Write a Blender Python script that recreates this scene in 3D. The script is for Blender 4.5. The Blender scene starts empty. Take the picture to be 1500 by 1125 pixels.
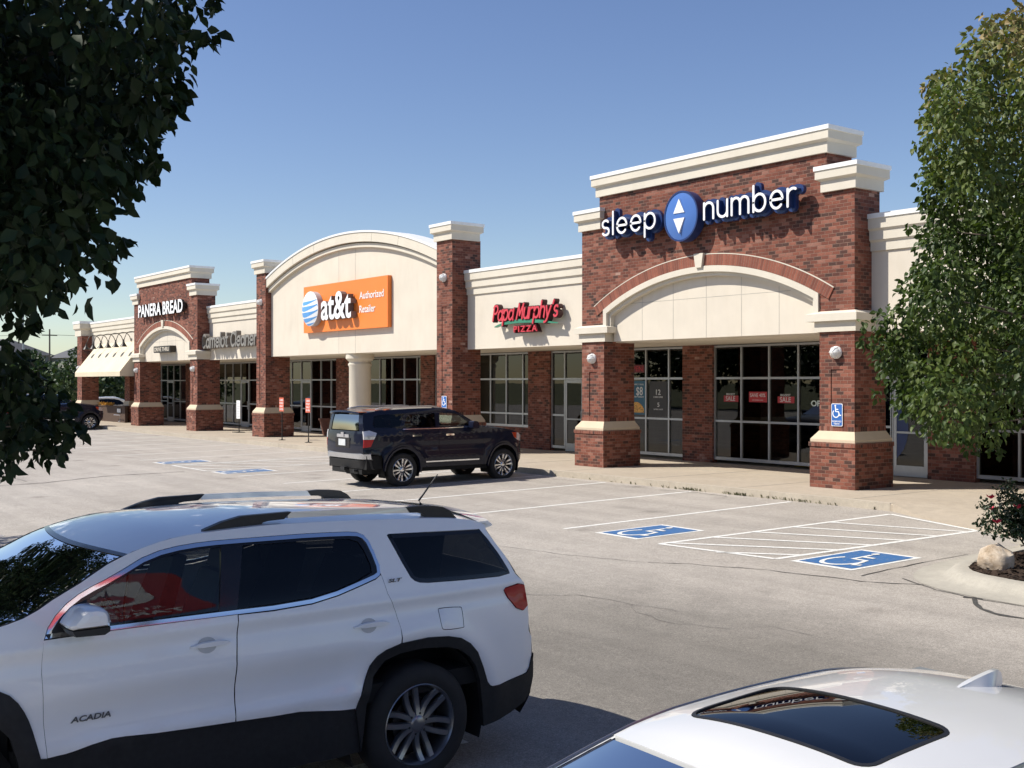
import bpy, bmesh, math, random
import numpy as np
from mathutils import Vector, Matrix
from mathutils.geometry import delaunay_2d_cdt
random.seed(7)
R = math.radians
D = bpy.data
scene = bpy.context.scene
COL = scene.collection

# ------------------------------------------------------------------ camera, sky, sun, exposure
cam_d = D.cameras.new("camera")
cam = D.objects.new("camera", cam_d)
COL.objects.link(cam)
cam.location = (0, 0, 2.38)
cam.rotation_euler = (R(89.93), 0, R(52.6855))
cam_d.lens = 39.36
cam_d.sensor_width = 36
cam_d.clip_end = 6000
cam_d.clip_start = .05
scene.camera = cam

SUN_DIR = Vector((-.374, -.547, .749)).normalized()      # towards the sun
world = D.worlds.new("World")
scene.world = world
world.use_nodes = True
wn = world.node_tree.nodes
bg = wn["Background"]
sky = wn.new("ShaderNodeTexSky")
sky.sky_type = 'NISHITA'
sky.sun_disc = False
sky.sun_elevation = math.asin(SUN_DIR.z)
sky.sun_rotation = math.atan2(SUN_DIR.x, SUN_DIR.y)
sky.altitude = 300
sky.air_density = 1.0
sky.dust_density = .5
sky.ozone_density = 1.6
hs = wn.new("ShaderNodeHueSaturation"); hs.inputs["Saturation"].default_value = 1.1; hs.inputs["Hue"].default_value = .512; hs.inputs["Value"].default_value = 1.03
world.node_tree.links.new(sky.outputs[0], hs.inputs["Color"])
world.node_tree.links.new(hs.outputs[0], bg.inputs[0])
bg.inputs[1].default_value = .085
sun_d = D.lights.new("sun", 'SUN')
sun_d.energy = 4.2
sun_d.angle = R(.5)
sun_d.color = (1, .95, .87)
sun = D.objects.new("sun", sun_d)
COL.objects.link(sun)
sun.rotation_euler = (-SUN_DIR).to_track_quat('-Z', 'Y').to_euler()
scene.view_settings.view_transform = 'Standard'
scene.view_settings.look = 'None'
scene.view_settings.exposure = .55
scene.view_settings.gamma = 1
scene.render.engine = 'CYCLES'
scene.cycles.max_bounces = 8
scene.cycles.transparent_max_bounces = 16
scene.cycles.use_denoising = True

# ------------------------------------------------------------------ helpers
def tag(o, label=None, cat=None, group=None, kind=None):
    if label: o["label"] = label
    if cat: o["category"] = cat
    if group: o["group"] = group
    if kind: o["kind"] = kind
    return o

def empty(name, loc=(0, 0, 0), rz=0, parent=None):
    o = D.objects.new(name, None)
    COL.objects.link(o)
    o.location = loc
    o.rotation_euler = (0, 0, rz)
    o.empty_display_size = .2
    if parent: o.parent = parent
    return o

class MB:
    def __init__(s):
        s.v = []; s.f = []; s.uv = {}; s.mi = {}; s.vn = {}
    def add(s, verts, faces, uvs=None, mi=0):
        b = len(s.v)
        s.v += [tuple(p) for p in verts]
        for k, f in enumerate(faces):
            if uvs: s.uv[len(s.f)] = uvs[k]
            if mi: s.mi[len(s.f)] = mi
            s.f.append(tuple(b + i for i in f))
        return s
    def box(s, x0, x1, y0, y1, z0, z1, mi=0):
        v = [(x0, y0, z0), (x1, y0, z0), (x1, y1, z0), (x0, y1, z0), (x0, y0, z1), (x1, y0, z1), (x1, y1, z1), (x0, y1, z1)]
        return s.add(v, [(0, 3, 2, 1), (4, 5, 6, 7), (0, 1, 5, 4), (1, 2, 6, 5), (2, 3, 7, 6), (3, 0, 4, 7)], mi=mi)
    def taper(s, a, b, z0, z1):            # a, b = (x0,x1,y0,y1) rectangles below and above
        v = [(a[0], a[2], z0), (a[1], a[2], z0), (a[1], a[3], z0), (a[0], a[3], z0), (b[0], b[2], z1), (b[1], b[2], z1), (b[1], b[3], z1), (b[0], b[3], z1)]
        return s.add(v, [(0, 3, 2, 1), (4, 5, 6, 7), (0, 1, 5, 4), (1, 2, 6, 5), (2, 3, 7, 6), (3, 0, 4, 7)])
    def prism(s, poly, y0, y1, fn=None, mi=0):      # poly in (x,z), from y0 (front) to y1
        fn = fn or (lambda a, b, c: (a, c, b))
        n = len(poly)
        v = [fn(a, b, y0) for a, b in poly] + [fn(a, b, y1) for a, b in poly]
        f = [tuple(range(n)), tuple(range(2 * n - 1, n - 1, -1))]
        f += [(i, i + n, (i + 1) % n + n, (i + 1) % n) for i in range(n)]
        return s.add(v, f, mi=mi)
    def tube(s, pts, r, n=8, caps=True, mi=0):
        pts = [Vector(p) for p in pts]
        rr = r if isinstance(r, (list, tuple)) else [r] * len(pts)
        v = []; f = []
        up = Vector((0, 0, 1))
        for i, p in enumerate(pts):
            t = (pts[min(i + 1, len(pts) - 1)] - pts[max(i - 1, 0)]).normalized()
            a = t.cross(up)
            if a.length < .05: a = t.cross(Vector((1, 0, 0)))
            a.normalize(); b = t.cross(a)
            for k in range(n):
                w = 2 * math.pi * k / n
                v.append(p + (a * math.cos(w) + b * math.sin(w)) * rr[i])
        for i in range(len(pts) - 1):
            for k in range(n):
                f.append((i * n + k, i * n + (k + 1) % n, (i + 1) * n + (k + 1) % n, (i + 1) * n + k))
        if caps:
            f.append(tuple(range(n - 1, -1, -1))); f.append(tuple(range((len(pts) - 1) * n, len(pts) * n)))
        return s.add(v, f, mi=mi)
    def lathe(s, prof, org, ax=(0, 0, 1), n=24, mi=0):
        ax = Vector(ax).normalized(); org = Vector(org)
        a = ax.orthogonal().normalized(); b = ax.cross(a)
        v = []; f = []
        for r, h in prof:
            for k in range(n):
                w = 2 * math.pi * k / n
                v.append(org + ax * h + (a * math.cos(w) + b * math.sin(w)) * r)
        for i in range(len(prof) - 1):
            for k in range(n):
                f.append((i * n + k, i * n + (k + 1) % n, (i + 1) * n + (k + 1) % n, (i + 1) * n + k))
        return s.add(v, f, mi=mi)
    def build(s, name, mat, parent=None, smooth=False, ang=35, loc=None):
        me = D.meshes.new(name)
        me.from_pydata(s.v, [], s.f)
        mats = mat if isinstance(mat, (list, tuple)) else [mat]
        for m in mats: me.materials.append(m)
        if s.mi:
            for k, m in s.mi.items(): me.polygons[k].material_index = m
        if s.uv:
            ul = me.uv_layers.new(name="UVMap")
            for k, uvs in s.uv.items():
                for li, c in zip(me.polygons[k].loop_indices, uvs): ul.data[li].uv = c
        me.update()
        if smooth:
            me.shade_smooth()
            me.set_sharp_from_angle(angle=R(ang))
            if s.vn:                       # exact surface normals where a panel knows its own curvature
                cn = [tuple(c.vector) for c in me.corner_normals]
                for i, l in enumerate(me.loops):
                    n = s.vn.get(l.vertex_index)
                    if n: cn[i] = n
                me.normals_split_custom_set(cn)
        o = D.objects.new(name, me)
        COL.objects.link(o)
        if parent: o.parent = parent
        if loc: o.location = loc
        return o

def fix_normals(o):
    bm = bmesh.new(); bm.from_mesh(o.data)
    bmesh.ops.recalc_face_normals(bm, faces=bm.faces)
    bm.to_mesh(o.data); bm.free()
    return o

def mesh_np(name, V, F, mat, parent=None, nv=3, attr=None):
    me = D.meshes.new(name)
    me.vertices.add(len(V)); me.vertices.foreach_set("co", V.astype(np.float32).ravel())
    me.loops.add(F.size); me.loops.foreach_set("vertex_index", F.astype(np.int32).ravel())
    me.polygons.add(len(F)); me.polygons.foreach_set("loop_start", (np.arange(len(F)) * nv).astype(np.int32))
    me.update(calc_edges=True)
    me.validate()
    if attr is not None:
        at = me.attributes.new("tint", 'FLOAT', 'POINT')
        at.data.foreach_set("value", attr.astype(np.float32))
    me.materials.append(mat)
    o = D.objects.new(name, me); COL.objects.link(o)
    if parent: o.parent = parent
    return o

def copy_tree(o, parent=None):
    c = o.copy(); COL.objects.link(c)
    if parent: c.parent = parent
    for ch in list(o.children): copy_tree(ch, c)
    return c

def lerp_t(T, x):
    if x <= T[0][0]: return T[0][1]
    for (a, b), (c, d) in zip(T, T[1:]):
        if x <= c: return b + (d - b) * (x - a) / (c - a)
    return T[-1][1]

class Curve1:                                  # smooth monotone interpolation through points
    def __init__(s, T):
        T = sorted(T); s.x = [a for a, b in T]; s.y = [b for a, b in T]
        n = len(T); d = [(s.y[i + 1] - s.y[i]) / (s.x[i + 1] - s.x[i]) for i in range(n - 1)]
        m = [d[0]] + [0 if d[i - 1] * d[i] <= 0 else 2 * d[i - 1] * d[i] / (d[i - 1] + d[i]) for i in range(1, n - 1)] + [d[-1]]
        s.m = m
    def __call__(s, x):
        X = s.x
        if x <= X[0]: return s.y[0]
        if x >= X[-1]: return s.y[-1]
        lo = 0
        while X[lo + 1] < x: lo += 1
        h = X[lo + 1] - X[lo]; t = (x - X[lo]) / h
        return ((1 + 2 * t) * (1 - t) ** 2 * s.y[lo] + t * (1 - t) ** 2 * h * s.m[lo] + t * t * (3 - 2 * t) * s.y[lo + 1] + t * t * (t - 1) * h * s.m[lo + 1])

def arc(cx, cz, rx, rz, a0, a1, n=12):
    return [(cx + rx * math.cos(R(a0 + (a1 - a0) * i / n)), cz + rz * math.sin(R(a0 + (a1 - a0) * i / n))) for i in range(n + 1)]

def offset_line(pts, w, closed=False):
    n = len(pts); L = []; Rr = []
    for i, p in enumerate(pts):
        if closed: a, b = pts[i - 1], pts[(i + 1) % n]
        else: a, b = pts[max(i - 1, 0)], pts[min(i + 1, n - 1)]
        dx, dz = b[0] - a[0], b[1] - a[1]; l = math.hypot(dx, dz) or 1
        nx, nz = -dz / l, dx / l
        L.append((p[0] + nx * w, p[1] + nz * w)); Rr.append((p[0] - nx * w, p[1] - nz * w))
    return L, Rr

def ribbon(mb, pts, w, y0, y1, fn=None, cap=True, mi=0):      # a stroke of half width w in the x-z plane
    fn = fn or (lambda a, b, c: (a, c, b))
    q = [pts[0]]
    for p in pts[1:]:
        if math.hypot(p[0] - q[-1][0], p[1] - q[-1][1]) > 1e-4: q.append(p)
    pts = q
    L, Rr = offset_line(pts, w)
    poly = []
    if cap:
        a, b = pts[-2], pts[-1]; t = math.atan2(b[1] - a[1], b[0] - a[0])
        end = [(b[0] + w * math.cos(t + math.pi / 2 - math.pi * k / 6), b[1] + w * math.sin(t + math.pi / 2 - math.pi * k / 6)) for k in range(1, 6)]
        a, b = pts[1], pts[0]; t = math.atan2(b[1] - a[1], b[0] - a[0])
        sta = [(b[0] + w * math.cos(t + math.pi / 2 - math.pi * k / 6), b[1] + w * math.sin(t + math.pi / 2 - math.pi * k / 6)) for k in range(1, 6)]
    else: end = []; sta = []
    n = len(pts)
    v = [fn(x, z, y0) for x, z in L] + [fn(x, z, y0) for x, z in Rr] + [fn(x, z, y1) for x, z in L] + [fn(x, z, y1) for x, z in Rr]
    f = []
    for i in range(n - 1):
        f += [(i, i + 1, n + i + 1, n + i), (2 * n + i, 3 * n + i, 3 * n + i + 1, 2 * n + i + 1),
              (i, 2 * n + i, 2 * n + i + 1, i + 1), (n + i, n + i + 1, 3 * n + i + 1, 3 * n + i)]
    for ca, ring in (((n - 1, 2 * n - 1), end), ((n, 0), sta)):
        if ring:
            b = len(v); m = len(ring)
            v += [fn(x, z, y0) for x, z in ring] + [fn(x, z, y1) for x, z in ring]
            f.append((ca[0],) + tuple(range(b, b + m)) + (ca[1],))
            f.append((ca[1] + 2 * n,) + tuple(range(b + 2 * m - 1, b + m - 1, -1)) + (ca[0] + 2 * n,))
            seq = [ca[0]] + list(range(b, b + m)) + [ca[1]]; seq2 = [ca[0] + 2 * n] + list(range(b + m, b + 2 * m)) + [ca[1] + 2 * n]
            for k in range(len(seq) - 1): f.append((seq[k], seq2[k], seq2[k + 1], seq[k + 1]))
        else:
            f.append((ca[0], ca[1], ca[1] + 2 * n, ca[0] + 2 * n))
    mb.add(v, f, mi=mi)

def text_mesh(s, height, depth, shear=0, width=None, bold=0, align='LEFT', spacing=1.0):
    """outline of a word as mesh data in the x-z plane, extruded towards -y"""
    cu = D.curves.new("word", 'FONT')
    cu.body = s; cu.size = 1; cu.extrude = .5; cu.offset = bold; cu.shear = shear; cu.align_x = align; cu.space_character = spacing
    cu.resolution_u = 3
    o = D.objects.new("word", cu); COL.objects.link(o)
    dg = bpy.context.evaluated_depsgraph_get(); dg.update()
    me = D.meshes.new_from_object(o.evaluated_get(dg))
    D.objects.remove(o); D.curves.remove(cu)
    co = np.empty(len(me.vertices) * 3, np.float32); me.vertices.foreach_get("co", co); co = co.reshape(-1, 3)
    capc = D.curves.new("cap", 'FONT'); capc.body = "H"; capc.size = 1
    oc = D.objects.new("cap", capc); COL.objects.link(oc); dg.update()
    mc = D.meshes.new_from_object(oc.evaluated_get(dg)); D.objects.remove(oc); D.curves.remove(capc)
    hh = max(v.co.y for v in mc.vertices); D.meshes.remove(mc)
    co[:, 1] *= height / hh
    x0, x1 = co[:, 0].min(), co[:, 0].max()
    co[:, 0] = (co[:, 0] - (x0 if align == 'LEFT' else 0)) * ((width / (x1 - x0)) if width else height / hh)
    V = np.stack([co[:, 0], -co[:, 2] * depth - depth * .5, co[:, 1]], 1)     # y from -depth (front) to 0
    faces = [tuple(p.vertices) for p in me.polygons]
    D.meshes.remove(me)
    return [tuple(v) for v in V], faces

# ------------------------------------------------------------------ materials
def new_mat(name):
    m = D.materials.new(name); m.use_nodes = True
    nt = m.node_tree; b = nt.nodes["Principled BSDF"]
    return m, nt, b

def N(nt, t, **kw):
    n = nt.nodes.new(t)
    for k, v in kw.items(): setattr(n, k, v)
    return n

def math_n(nt, op, a, b=None, c=None):
    n = N(nt, "ShaderNodeMath", operation=op)
    for i, x in enumerate((a, b, c)):
        if x is None: continue
        if hasattr(x, "is_linked") or hasattr(x, "links"): nt.links.new(x, n.inputs[i])
        else: n.inputs[i].default_value = x
    return n.outputs[0]

def ramp(nt, fac, stops, interp='LINEAR'):
    n = N(nt, "ShaderNodeValToRGB"); n.color_ramp.interpolation = interp
    els = n.color_ramp.elements
    while len(els) < len(stops): els.new(.5)
    for e, (p, c) in zip(els, stops): e.position = p; e.color = (*c, 1) if len(c) == 3 else c
    nt.links.new(fac, n.inputs[0])
    return n.outputs[0]

def mixc(nt, fac, a, b, blend='MIX'):
    n = N(nt, "ShaderNodeMix", data_type='RGBA', blend_type=blend)
    for i, x in ((0, fac), (6, a), (7, b)):
        if isinstance(x, (int, float)): n.inputs[i].default_value = x
        elif isinstance(x, tuple): n.inputs[i].default_value = (*x, 1)
        else: nt.links.new(x, n.inputs[i])
    return n.outputs[2]

def pos(nt): return N(nt, "ShaderNodeNewGeometry").outputs["Position"]
def objco(nt): return N(nt, "ShaderNodeTexCoord").outputs["Object"]

def noise(nt, vec, scale, detail=4, rough=.55, out=0):
    n = N(nt, "ShaderNodeTexNoise"); n.inputs["Scale"].default_value = scale
    n.inputs["Detail"].default_value = detail; n.inputs["Roughness"].default_value = rough
    if vec is not None: nt.links.new(vec, n.inputs["Vector"])
    return n.outputs[out]

def bump(nt, b, h, strength=.3, dist=.01):
    n = N(nt, "ShaderNodeBump"); n.inputs["Strength"].default_value = strength; n.inputs["Distance"].default_value = dist
    nt.links.new(h, n.inputs["Height"]); nt.links.new(n.outputs[0], b.inputs["Normal"])

def plain(name, c, rough=.5, metal=0, var=.08, scale=6, spec=.5, coat=0, world_space=False, bmp=0, trans=0):
    m, nt, b = new_mat(name)
    v = pos(nt) if world_space else objco(nt)
    nz = noise(nt, v, scale, 5)
    lo = tuple(max(0, x * (1 - var * 1.6)) for x in c); hi = tuple(min(1, x * (1 + var * 1.6)) for x in c)
    nt.links.new(ramp(nt, nz, [(.25, lo), (.75, hi)]), b.inputs["Base Color"])
    b.inputs["Roughness"].default_value = rough; b.inputs["Metallic"].default_value = metal
    b.inputs["Specular IOR Level"].default_value = spec
    if coat: b.inputs["Coat Weight"].default_value = coat; b.inputs["Coat Roughness"].default_value = .03
    if bmp: bump(nt, b, noise(nt, v, scale * 12, 3), bmp, .004)
    return m

def brick_mat(name, w=.203, h=.081, vertical=False, use_uv=False, tone=1.0, plainer=False):
    m, nt, b = new_mat(name)
    if use_uv:
        uv = N(nt, "ShaderNodeUVMap"); sp = N(nt, "ShaderNodeSeparateXYZ"); nt.links.new(uv.outputs[0], sp.inputs[0])
        U, V = sp.outputs[0], sp.outputs[1]
    else:
        g = N(nt, "ShaderNodeNewGeometry"); sp = N(nt, "ShaderNodeSeparateXYZ"); nt.links.new(g.outputs["Position"], sp.inputs[0])
        sn = N(nt, "ShaderNodeSeparateXYZ"); nt.links.new(g.outputs["True Normal"], sn.inputs[0])
        side = math_n(nt, 'GREATER_THAN', math_n(nt, 'ABSOLUTE', sn.outputs[0]), .7)
        U = math_n(nt, 'ADD', math_n(nt, 'MULTIPLY', sp.outputs[1], side), math_n(nt, 'MULTIPLY', sp.outputs[0], math_n(nt, 'SUBTRACT', 1, side)))
        V = sp.outputs[2]
    if vertical: w, h = h, w
    vr = math_n(nt, 'DIVIDE', V, h); row = math_n(nt, 'FLOOR', vr)
    shift = 0.0 if vertical else math_n(nt, 'MULTIPLY', math_n(nt, 'MODULO', math_n(nt, 'ADD', row, 1000), 2), .5)
    us = math_n(nt, 'ADD', math_n(nt, 'DIVIDE', U, w), shift); col = math_n(nt, 'FLOOR', us)
    fu = math_n(nt, 'SUBTRACT', us, col); fv = math_n(nt, 'SUBTRACT', vr, row)
    du = math_n(nt, 'MULTIPLY', math_n(nt, 'MINIMUM', fu, math_n(nt, 'SUBTRACT', 1, fu)), w)
    dv = math_n(nt, 'MULTIPLY', math_n(nt, 'MINIMUM', fv, math_n(nt, 'SUBTRACT', 1, fv)), h)
    d = math_n(nt, 'MINIMUM', du, dv)
    vec = pos(nt)
    d = math_n(nt, 'ADD', d, math_n(nt, 'MULTIPLY', math_n(nt, 'SUBTRACT', noise(nt, vec, 30, 2), .5), .006))
    mask = N(nt, "ShaderNodeMapRange"); mask.inputs[1].default_value = .0035; mask.inputs[2].default_value = .0075
    nt.links.new(d, mask.inputs[0])
    cv = N(nt, "ShaderNodeCombineXYZ"); nt.links.new(col, cv.inputs[0]); nt.links.new(row, cv.inputs[1])
    wnz = N(nt, "ShaderNodeTexWhiteNoise", noise_dimensions='2D'); nt.links.new(cv.outputs[0], wnz.inputs["Vector"])
    # clusters of dark bricks come from a slow noise added to the white noise
    pick = math_n(nt, 'ADD', math_n(nt, 'MULTIPLY', wnz.outputs["Value"], .72), math_n(nt, 'MULTIPLY', noise(nt, vec, .9, 2), .42))
    t = tone
    if plainer: pick = math_n(nt, 'ADD', math_n(nt, 'MULTIPLY', pick, .45), .33)
    bc = ramp(nt, pick, [(0, (.06 * t, .037 * t, .03 * t)), (.27, (.085 * t, .045 * t, .036 * t)), (.36, (.135 * t, .05 * t, .036 * t)), (.5, (.175 * t, .063 * t, .043 * t)), (.68, (.225 * t, .079 * t, .051 * t)), (.84, (.275 * t, .108 * t, .073 * t)), (.955, (.3 * t, .15 * t, .11 * t)), (1, (.42 * t, .27 * t, .21 * t))])
    grain = ramp(nt, noise(nt, vec, 45, 5, .7), [(.3, (.78, .78, .78)), (.7, (1.15, 1.15, 1.15))])
    bc = mixc(nt, 1.0, bc, grain, 'MULTIPLY')
    mort = ramp(nt, noise(nt, vec, 14, 3), [(.3, (.17, .1, .075)), (.7, (.28, .175, .13))])
    c = mixc(nt, mask.outputs[0], mort, bc)
    dirt = ramp(nt, noise(nt, vec, 1.3, 5, .6), [(.35, (.82, .8, .8)), (.65, (1.06, 1.05, 1.04))])
    nt.links.new(mixc(nt, 1.0, c, dirt, 'MULTIPLY'), b.inputs["Base Color"])
    b.inputs["Roughness"].default_value = .88
    b.inputs["Specular IOR Level"].default_value = .25
    hgt = math_n(nt, 'ADD', mask.outputs[0], math_n(nt, 'MULTIPLY', noise(nt, vec, 60, 3), .35))
    bump(nt, b, hgt, .6, .006)
    return m

def stucco_mat(name, c):
    m, nt, b = new_mat(name); v = pos(nt)
    base = ramp(nt, noise(nt, v, .8, 5, .6), [(.3, tuple(x * .93 for x in c)), (.7, tuple(min(1, x * 1.03) for x in c))])
    # faint vertical weather streaks
    mp = N(nt, "ShaderNodeMapping"); mp.inputs["Scale"].default_value = (1.7, 1.7, .3); nt.links.new(v, mp.inputs[0])
    st = ramp(nt, noise(nt, mp.outputs[0], 1.6, 5, .65), [(.5, (1, 1, 1)), (.8, (.945, .935, .92))])
    nt.links.new(mixc(nt, 1.0, base, st, 'MULTIPLY'), b.inputs["Base Color"])
    b.inputs["Roughness"].default_value = .9; b.inputs["Specular IOR Level"].default_value = .2
    bump(nt, b, noise(nt, v, 130, 3), .25, .003)
    return m

def ground_mat(name, cols, fine=180, big=.25, rough=.9, speck=.5):
    m, nt, b = new_mat(name); v = pos(nt)
    base = ramp(nt, noise(nt, v, big, 6, .6), [(.3, cols[0]), (.7, cols[1])])
    g1 = ramp(nt, noise(nt, v, fine, 3, .8), [(.3, (1 - speck * .55,) * 3), (.52, (1, 1, 1)), (.72, (1 + speck * .6,) * 3)])
    g2 = ramp(nt, noise(nt, v, fine * .22, 4, .7), [(.3, (1 - speck * .2,) * 3), (.7, (1 + speck * .2,) * 3)])
    g3 = ramp(nt, noise(nt, v, big * 9, 5, .65), [(.35, (.93, .93, .935)), (.65, (1.05, 1.05, 1.045))])
    c = mixc(nt, 1.0, mixc(nt, 1.0, base, g1, 'MULTIPLY'), g2, 'MULTIPLY')
    nt.links.new(mixc(nt, 1.0, c, g3, 'MULTIPLY'), b.inputs["Base Color"])
    b.inputs["Roughness"].default_value = rough; b.inputs["Specular IOR Level"].default_value = .3
    bump(nt, b, noise(nt, v, fine * .7, 3, .7), .35, .006)
    return m

def asphalt_mat():
    m, nt, b = new_mat("asphalt"); v = pos(nt)
    base = ramp(nt, noise(nt, v, .16, 5, .6), [(.3, (.345, .31, .268)), (.7, (.425, .388, .34))])
    # worn wheel tracks and oily drive lane: darker band that follows the aisle along x
    sp = N(nt, "ShaderNodeSeparateXYZ"); nt.links.new(v, sp.inputs[0])
    yy = math_n(nt, 'ADD', sp.outputs[1], math_n(nt, 'MULTIPLY', math_n(nt, 'SUBTRACT', noise(nt, v, .35, 3), .5), 2.2))
    xx = math_n(nt, 'ADD', sp.outputs[0], math_n(nt, 'MULTIPLY', math_n(nt, 'SUBTRACT', noise(nt, v, .3, 3), .5), 5))
    lane = ramp(nt, math_n(nt, 'DIVIDE', yy, 20), [(.18, (1, 1, 1)), (.32, (.5, .505, .5)), (.44, (.55, .555, .545)), (.56, (1, 1, 1))])
    lx = ramp(nt, math_n(nt, 'DIVIDE', math_n(nt, 'ADD', xx, 30), 30), [(.3, (0, 0, 0)), (.72, (1, 1, 1))])
    base = mixc(nt, 1.0, base, mixc(nt, lx, (1, 1, 1), lane), 'MULTIPLY')
    # long faint tyre streaks along the aisle and oil spots
    mp = N(nt, "ShaderNodeMapping"); mp.inputs["Scale"].default_value = (.12, 1.5, 1); nt.links.new(v, mp.inputs[0])
    base = mixc(nt, 1.0, base, ramp(nt, noise(nt, mp.outputs[0], 1.0, 5, .65), [(.35, (.9, .9, .9)), (.6, (1.05, 1.05, 1.05))]), 'MULTIPLY')
    vs = N(nt, "ShaderNodeTexVoronoi"); vs.inputs["Scale"].default_value = .55; nt.links.new(v, vs.inputs["Vector"])
    sd_ = math_n(nt, 'ADD', vs.outputs["Distance"], math_n(nt, 'MULTIPLY', math_n(nt, 'SUBTRACT', noise(nt, v, 6, 4), .5), .12))
    base = mixc(nt, 1.0, base, ramp(nt, sd_, [(.03, (.62, .61, .6)), (.12, (.9, .9, .9)), (.22, (1, 1, 1))]), 'MULTIPLY')
    for sc, lo, hi in ((150, .5, 1.6), (62, .68, 1.36), (24, .86, 1.14), (7, .93, 1.06), (1.4, .92, 1.07)):
        g = ramp(nt, noise(nt, v, sc, 3, .75), [(.3, (lo,) * 3), (.5, (1, 1, 1)), (.72, (hi,) * 3)])
        base = mixc(nt, 1.0, base, g, 'MULTIPLY')
    vo = N(nt, "ShaderNodeTexVoronoi"); vo.inputs["Scale"].default_value = 38; nt.links.new(v, vo.inputs["Vector"])
    peb = ramp(nt, vo.outputs["Distance"], [(.0, (1.22, 1.2, 1.16)), (.2, (1, 1, 1)), (.6, (.93, .93, .93))])
    base = mixc(nt, 1.0, base, peb, 'MULTIPLY')
    nt.links.new(base, b.inputs["Base Color"])
    b.inputs["Roughness"].default_value = .85; b.inputs["Specular IOR Level"].default_value = .35
    bump(nt, b, noise(nt, v, 120, 3, .7), .5, .008)
    return m

def paint_line_mat(name, c, wear=.5):
    m, nt, b = new_mat(name); v = pos(nt)
    nz = noise(nt, v, 22, 6, .75)
    f = ramp(nt, nz, [(.5 - .22 * (1 - wear) - .1, (0, 0, 0)), (.56 - .1 * (1 - wear), (1, 1, 1))])
    nt.links.new(mixc(nt, f, (.27, .25, .225), mixc(nt, noise(nt, v, 60, 3), tuple(x * .88 for x in c), c)), b.inputs["Base Color"])
    b.inputs["Roughness"].default_value = .75
    return m

def glass_mat(name, tint=(.3, .33, .33), refl=1.0, rough=.0, ior=1.5, base=None, wob=0):
    """thin window glass: tinted see-through film with a Fresnel reflection"""
    m, nt, b = new_mat(name); out = nt.nodes["Material Output"]; nt.nodes.remove(b)
    tr = N(nt, "ShaderNodeBsdfTransparent"); tr.inputs[0].default_value = (*tint, 1)
    gl = N(nt, "ShaderNodeBsdfGlossy"); gl.inputs["Roughness"].default_value = rough; gl.inputs[0].default_value = (refl, refl, refl, 1)
    fr = N(nt, "ShaderNodeFresnel"); fr.inputs[0].default_value = ior
    if wob:
        bp = N(nt, "ShaderNodeBump"); bp.inputs["Strength"].default_value = wob; bp.inputs["Distance"].default_value = .05
        nt.links.new(noise(nt, pos(nt), .8, 2), bp.inputs["Height"]); nt.links.new(bp.outputs[0], gl.inputs["Normal"]); nt.links.new(bp.outputs[0], fr.inputs["Normal"])
    mx = N(nt, "ShaderNodeMixShader")
    nt.links.new(fr.outputs[0], mx.inputs[0]); nt.links.new(tr.outputs[0], mx.inputs[1]); nt.links.new(gl.outputs[0], mx.inputs[2])
    nt.links.new(mx.outputs[0], out.inputs[0])
    return m

def leaf_mat(name, stops, trans=.25, rough=.45, spec=.45):
    m, nt, b = new_mat(name)
    at = N(nt, "ShaderNodeAttribute", attribute_name="tint")
    c = ramp(nt, at.outputs["Fac"], stops)
    c = mixc(nt, 1.0, c, ramp(nt, noise(nt, pos(nt), 3, 3), [(.3, (.8, .8, .8)), (.7, (1.15, 1.15, 1.15))]), 'MULTIPLY')
    nt.links.new(c, b.inputs["Base Color"])
    b.inputs["Roughness"].default_value = rough; b.inputs["Specular IOR Level"].default_value = spec
    tl = N(nt, "ShaderNodeBsdfTranslucent"); nt.links.new(mixc(nt, 1.0, c, (1.3, 1.5, .5), 'MULTIPLY'), tl.inputs[0])
    mx = N(nt, "ShaderNodeMixShader"); mx.inputs[0].default_value = trans
    out = nt.nodes["Material Output"]
    nt.links.new(b.outputs[0], mx.inputs[1]); nt.links.new(tl.outputs[0], mx.inputs[2]); nt.links.new(mx.outputs[0], out.inputs[0])
    return m

M = {}
M['brick'] = brick_mat("red_brick")
M['soldier'] = brick_mat("soldier_brick", vertical=True)
M['archbrick'] = brick_mat("arch_brick", w=.3, h=.075, use_uv=True, vertical=True, tone=1.3, plainer=True)
M['stucco'] = stucco_mat("cream_stucco", (.67, .605, .5))
M['trim'] = stucco_mat("cream_trim", (.66, .605, .5))
M['coping'] = plain("white_coping", (.8, .8, .78), .45, 0, .04)
M['stone'] = stucco_mat("tan_cast_stone", (.6, .5, .36))
M['soffit'] = stucco_mat("soffit_paint", (.72, .66, .55))
M['seam'] = plain("panel_joint", (.42, .39, .33), .9)
M['concrete'] = ground_mat("sidewalk_concrete", [(.385, .325, .25), (.45, .385, .3)], 140, .5, .9, .22)
M['kerb'] = ground_mat("kerb_concrete", [(.4, .35, .28), (.48, .425, .34)], 120, .8, .9, .3)
M['gutter'] = ground_mat("island_concrete", [(.35, .325, .275), (.42, .39, .33)], 120, .8, .9, .25)
M['asphalt'] = asphalt_mat()
M['crack'] = plain("crack_tar", (.06, .057, .052), .8, 0, .3, 20)
M['crackthin'] = plain("crack_line", (.12, .11, .1), .9, 0, .3, 20)
M['line'] = paint_line_mat("line_paint", (.8, .79, .74), .35)
M['lineold'] = paint_line_mat("line_paint_worn", (.78, .77, .72), .5)
M['hcblue'] = paint_line_mat("blue_paint", (.025, .125, .32), .2)
M['hcblueold'] = paint_line_mat("blue_paint_worn", (.06, .16, .34), .4)
M['dirt'] = ground_mat("dry_grass", [(.1, .11, .04), (.16, .16, .07)], 20, .05, .95, .5)
M['mulch'] = ground_mat("dark_mulch", [(.028, .018, .012), (.05, .032, .022)], 40, 3, .95, .8)
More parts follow.
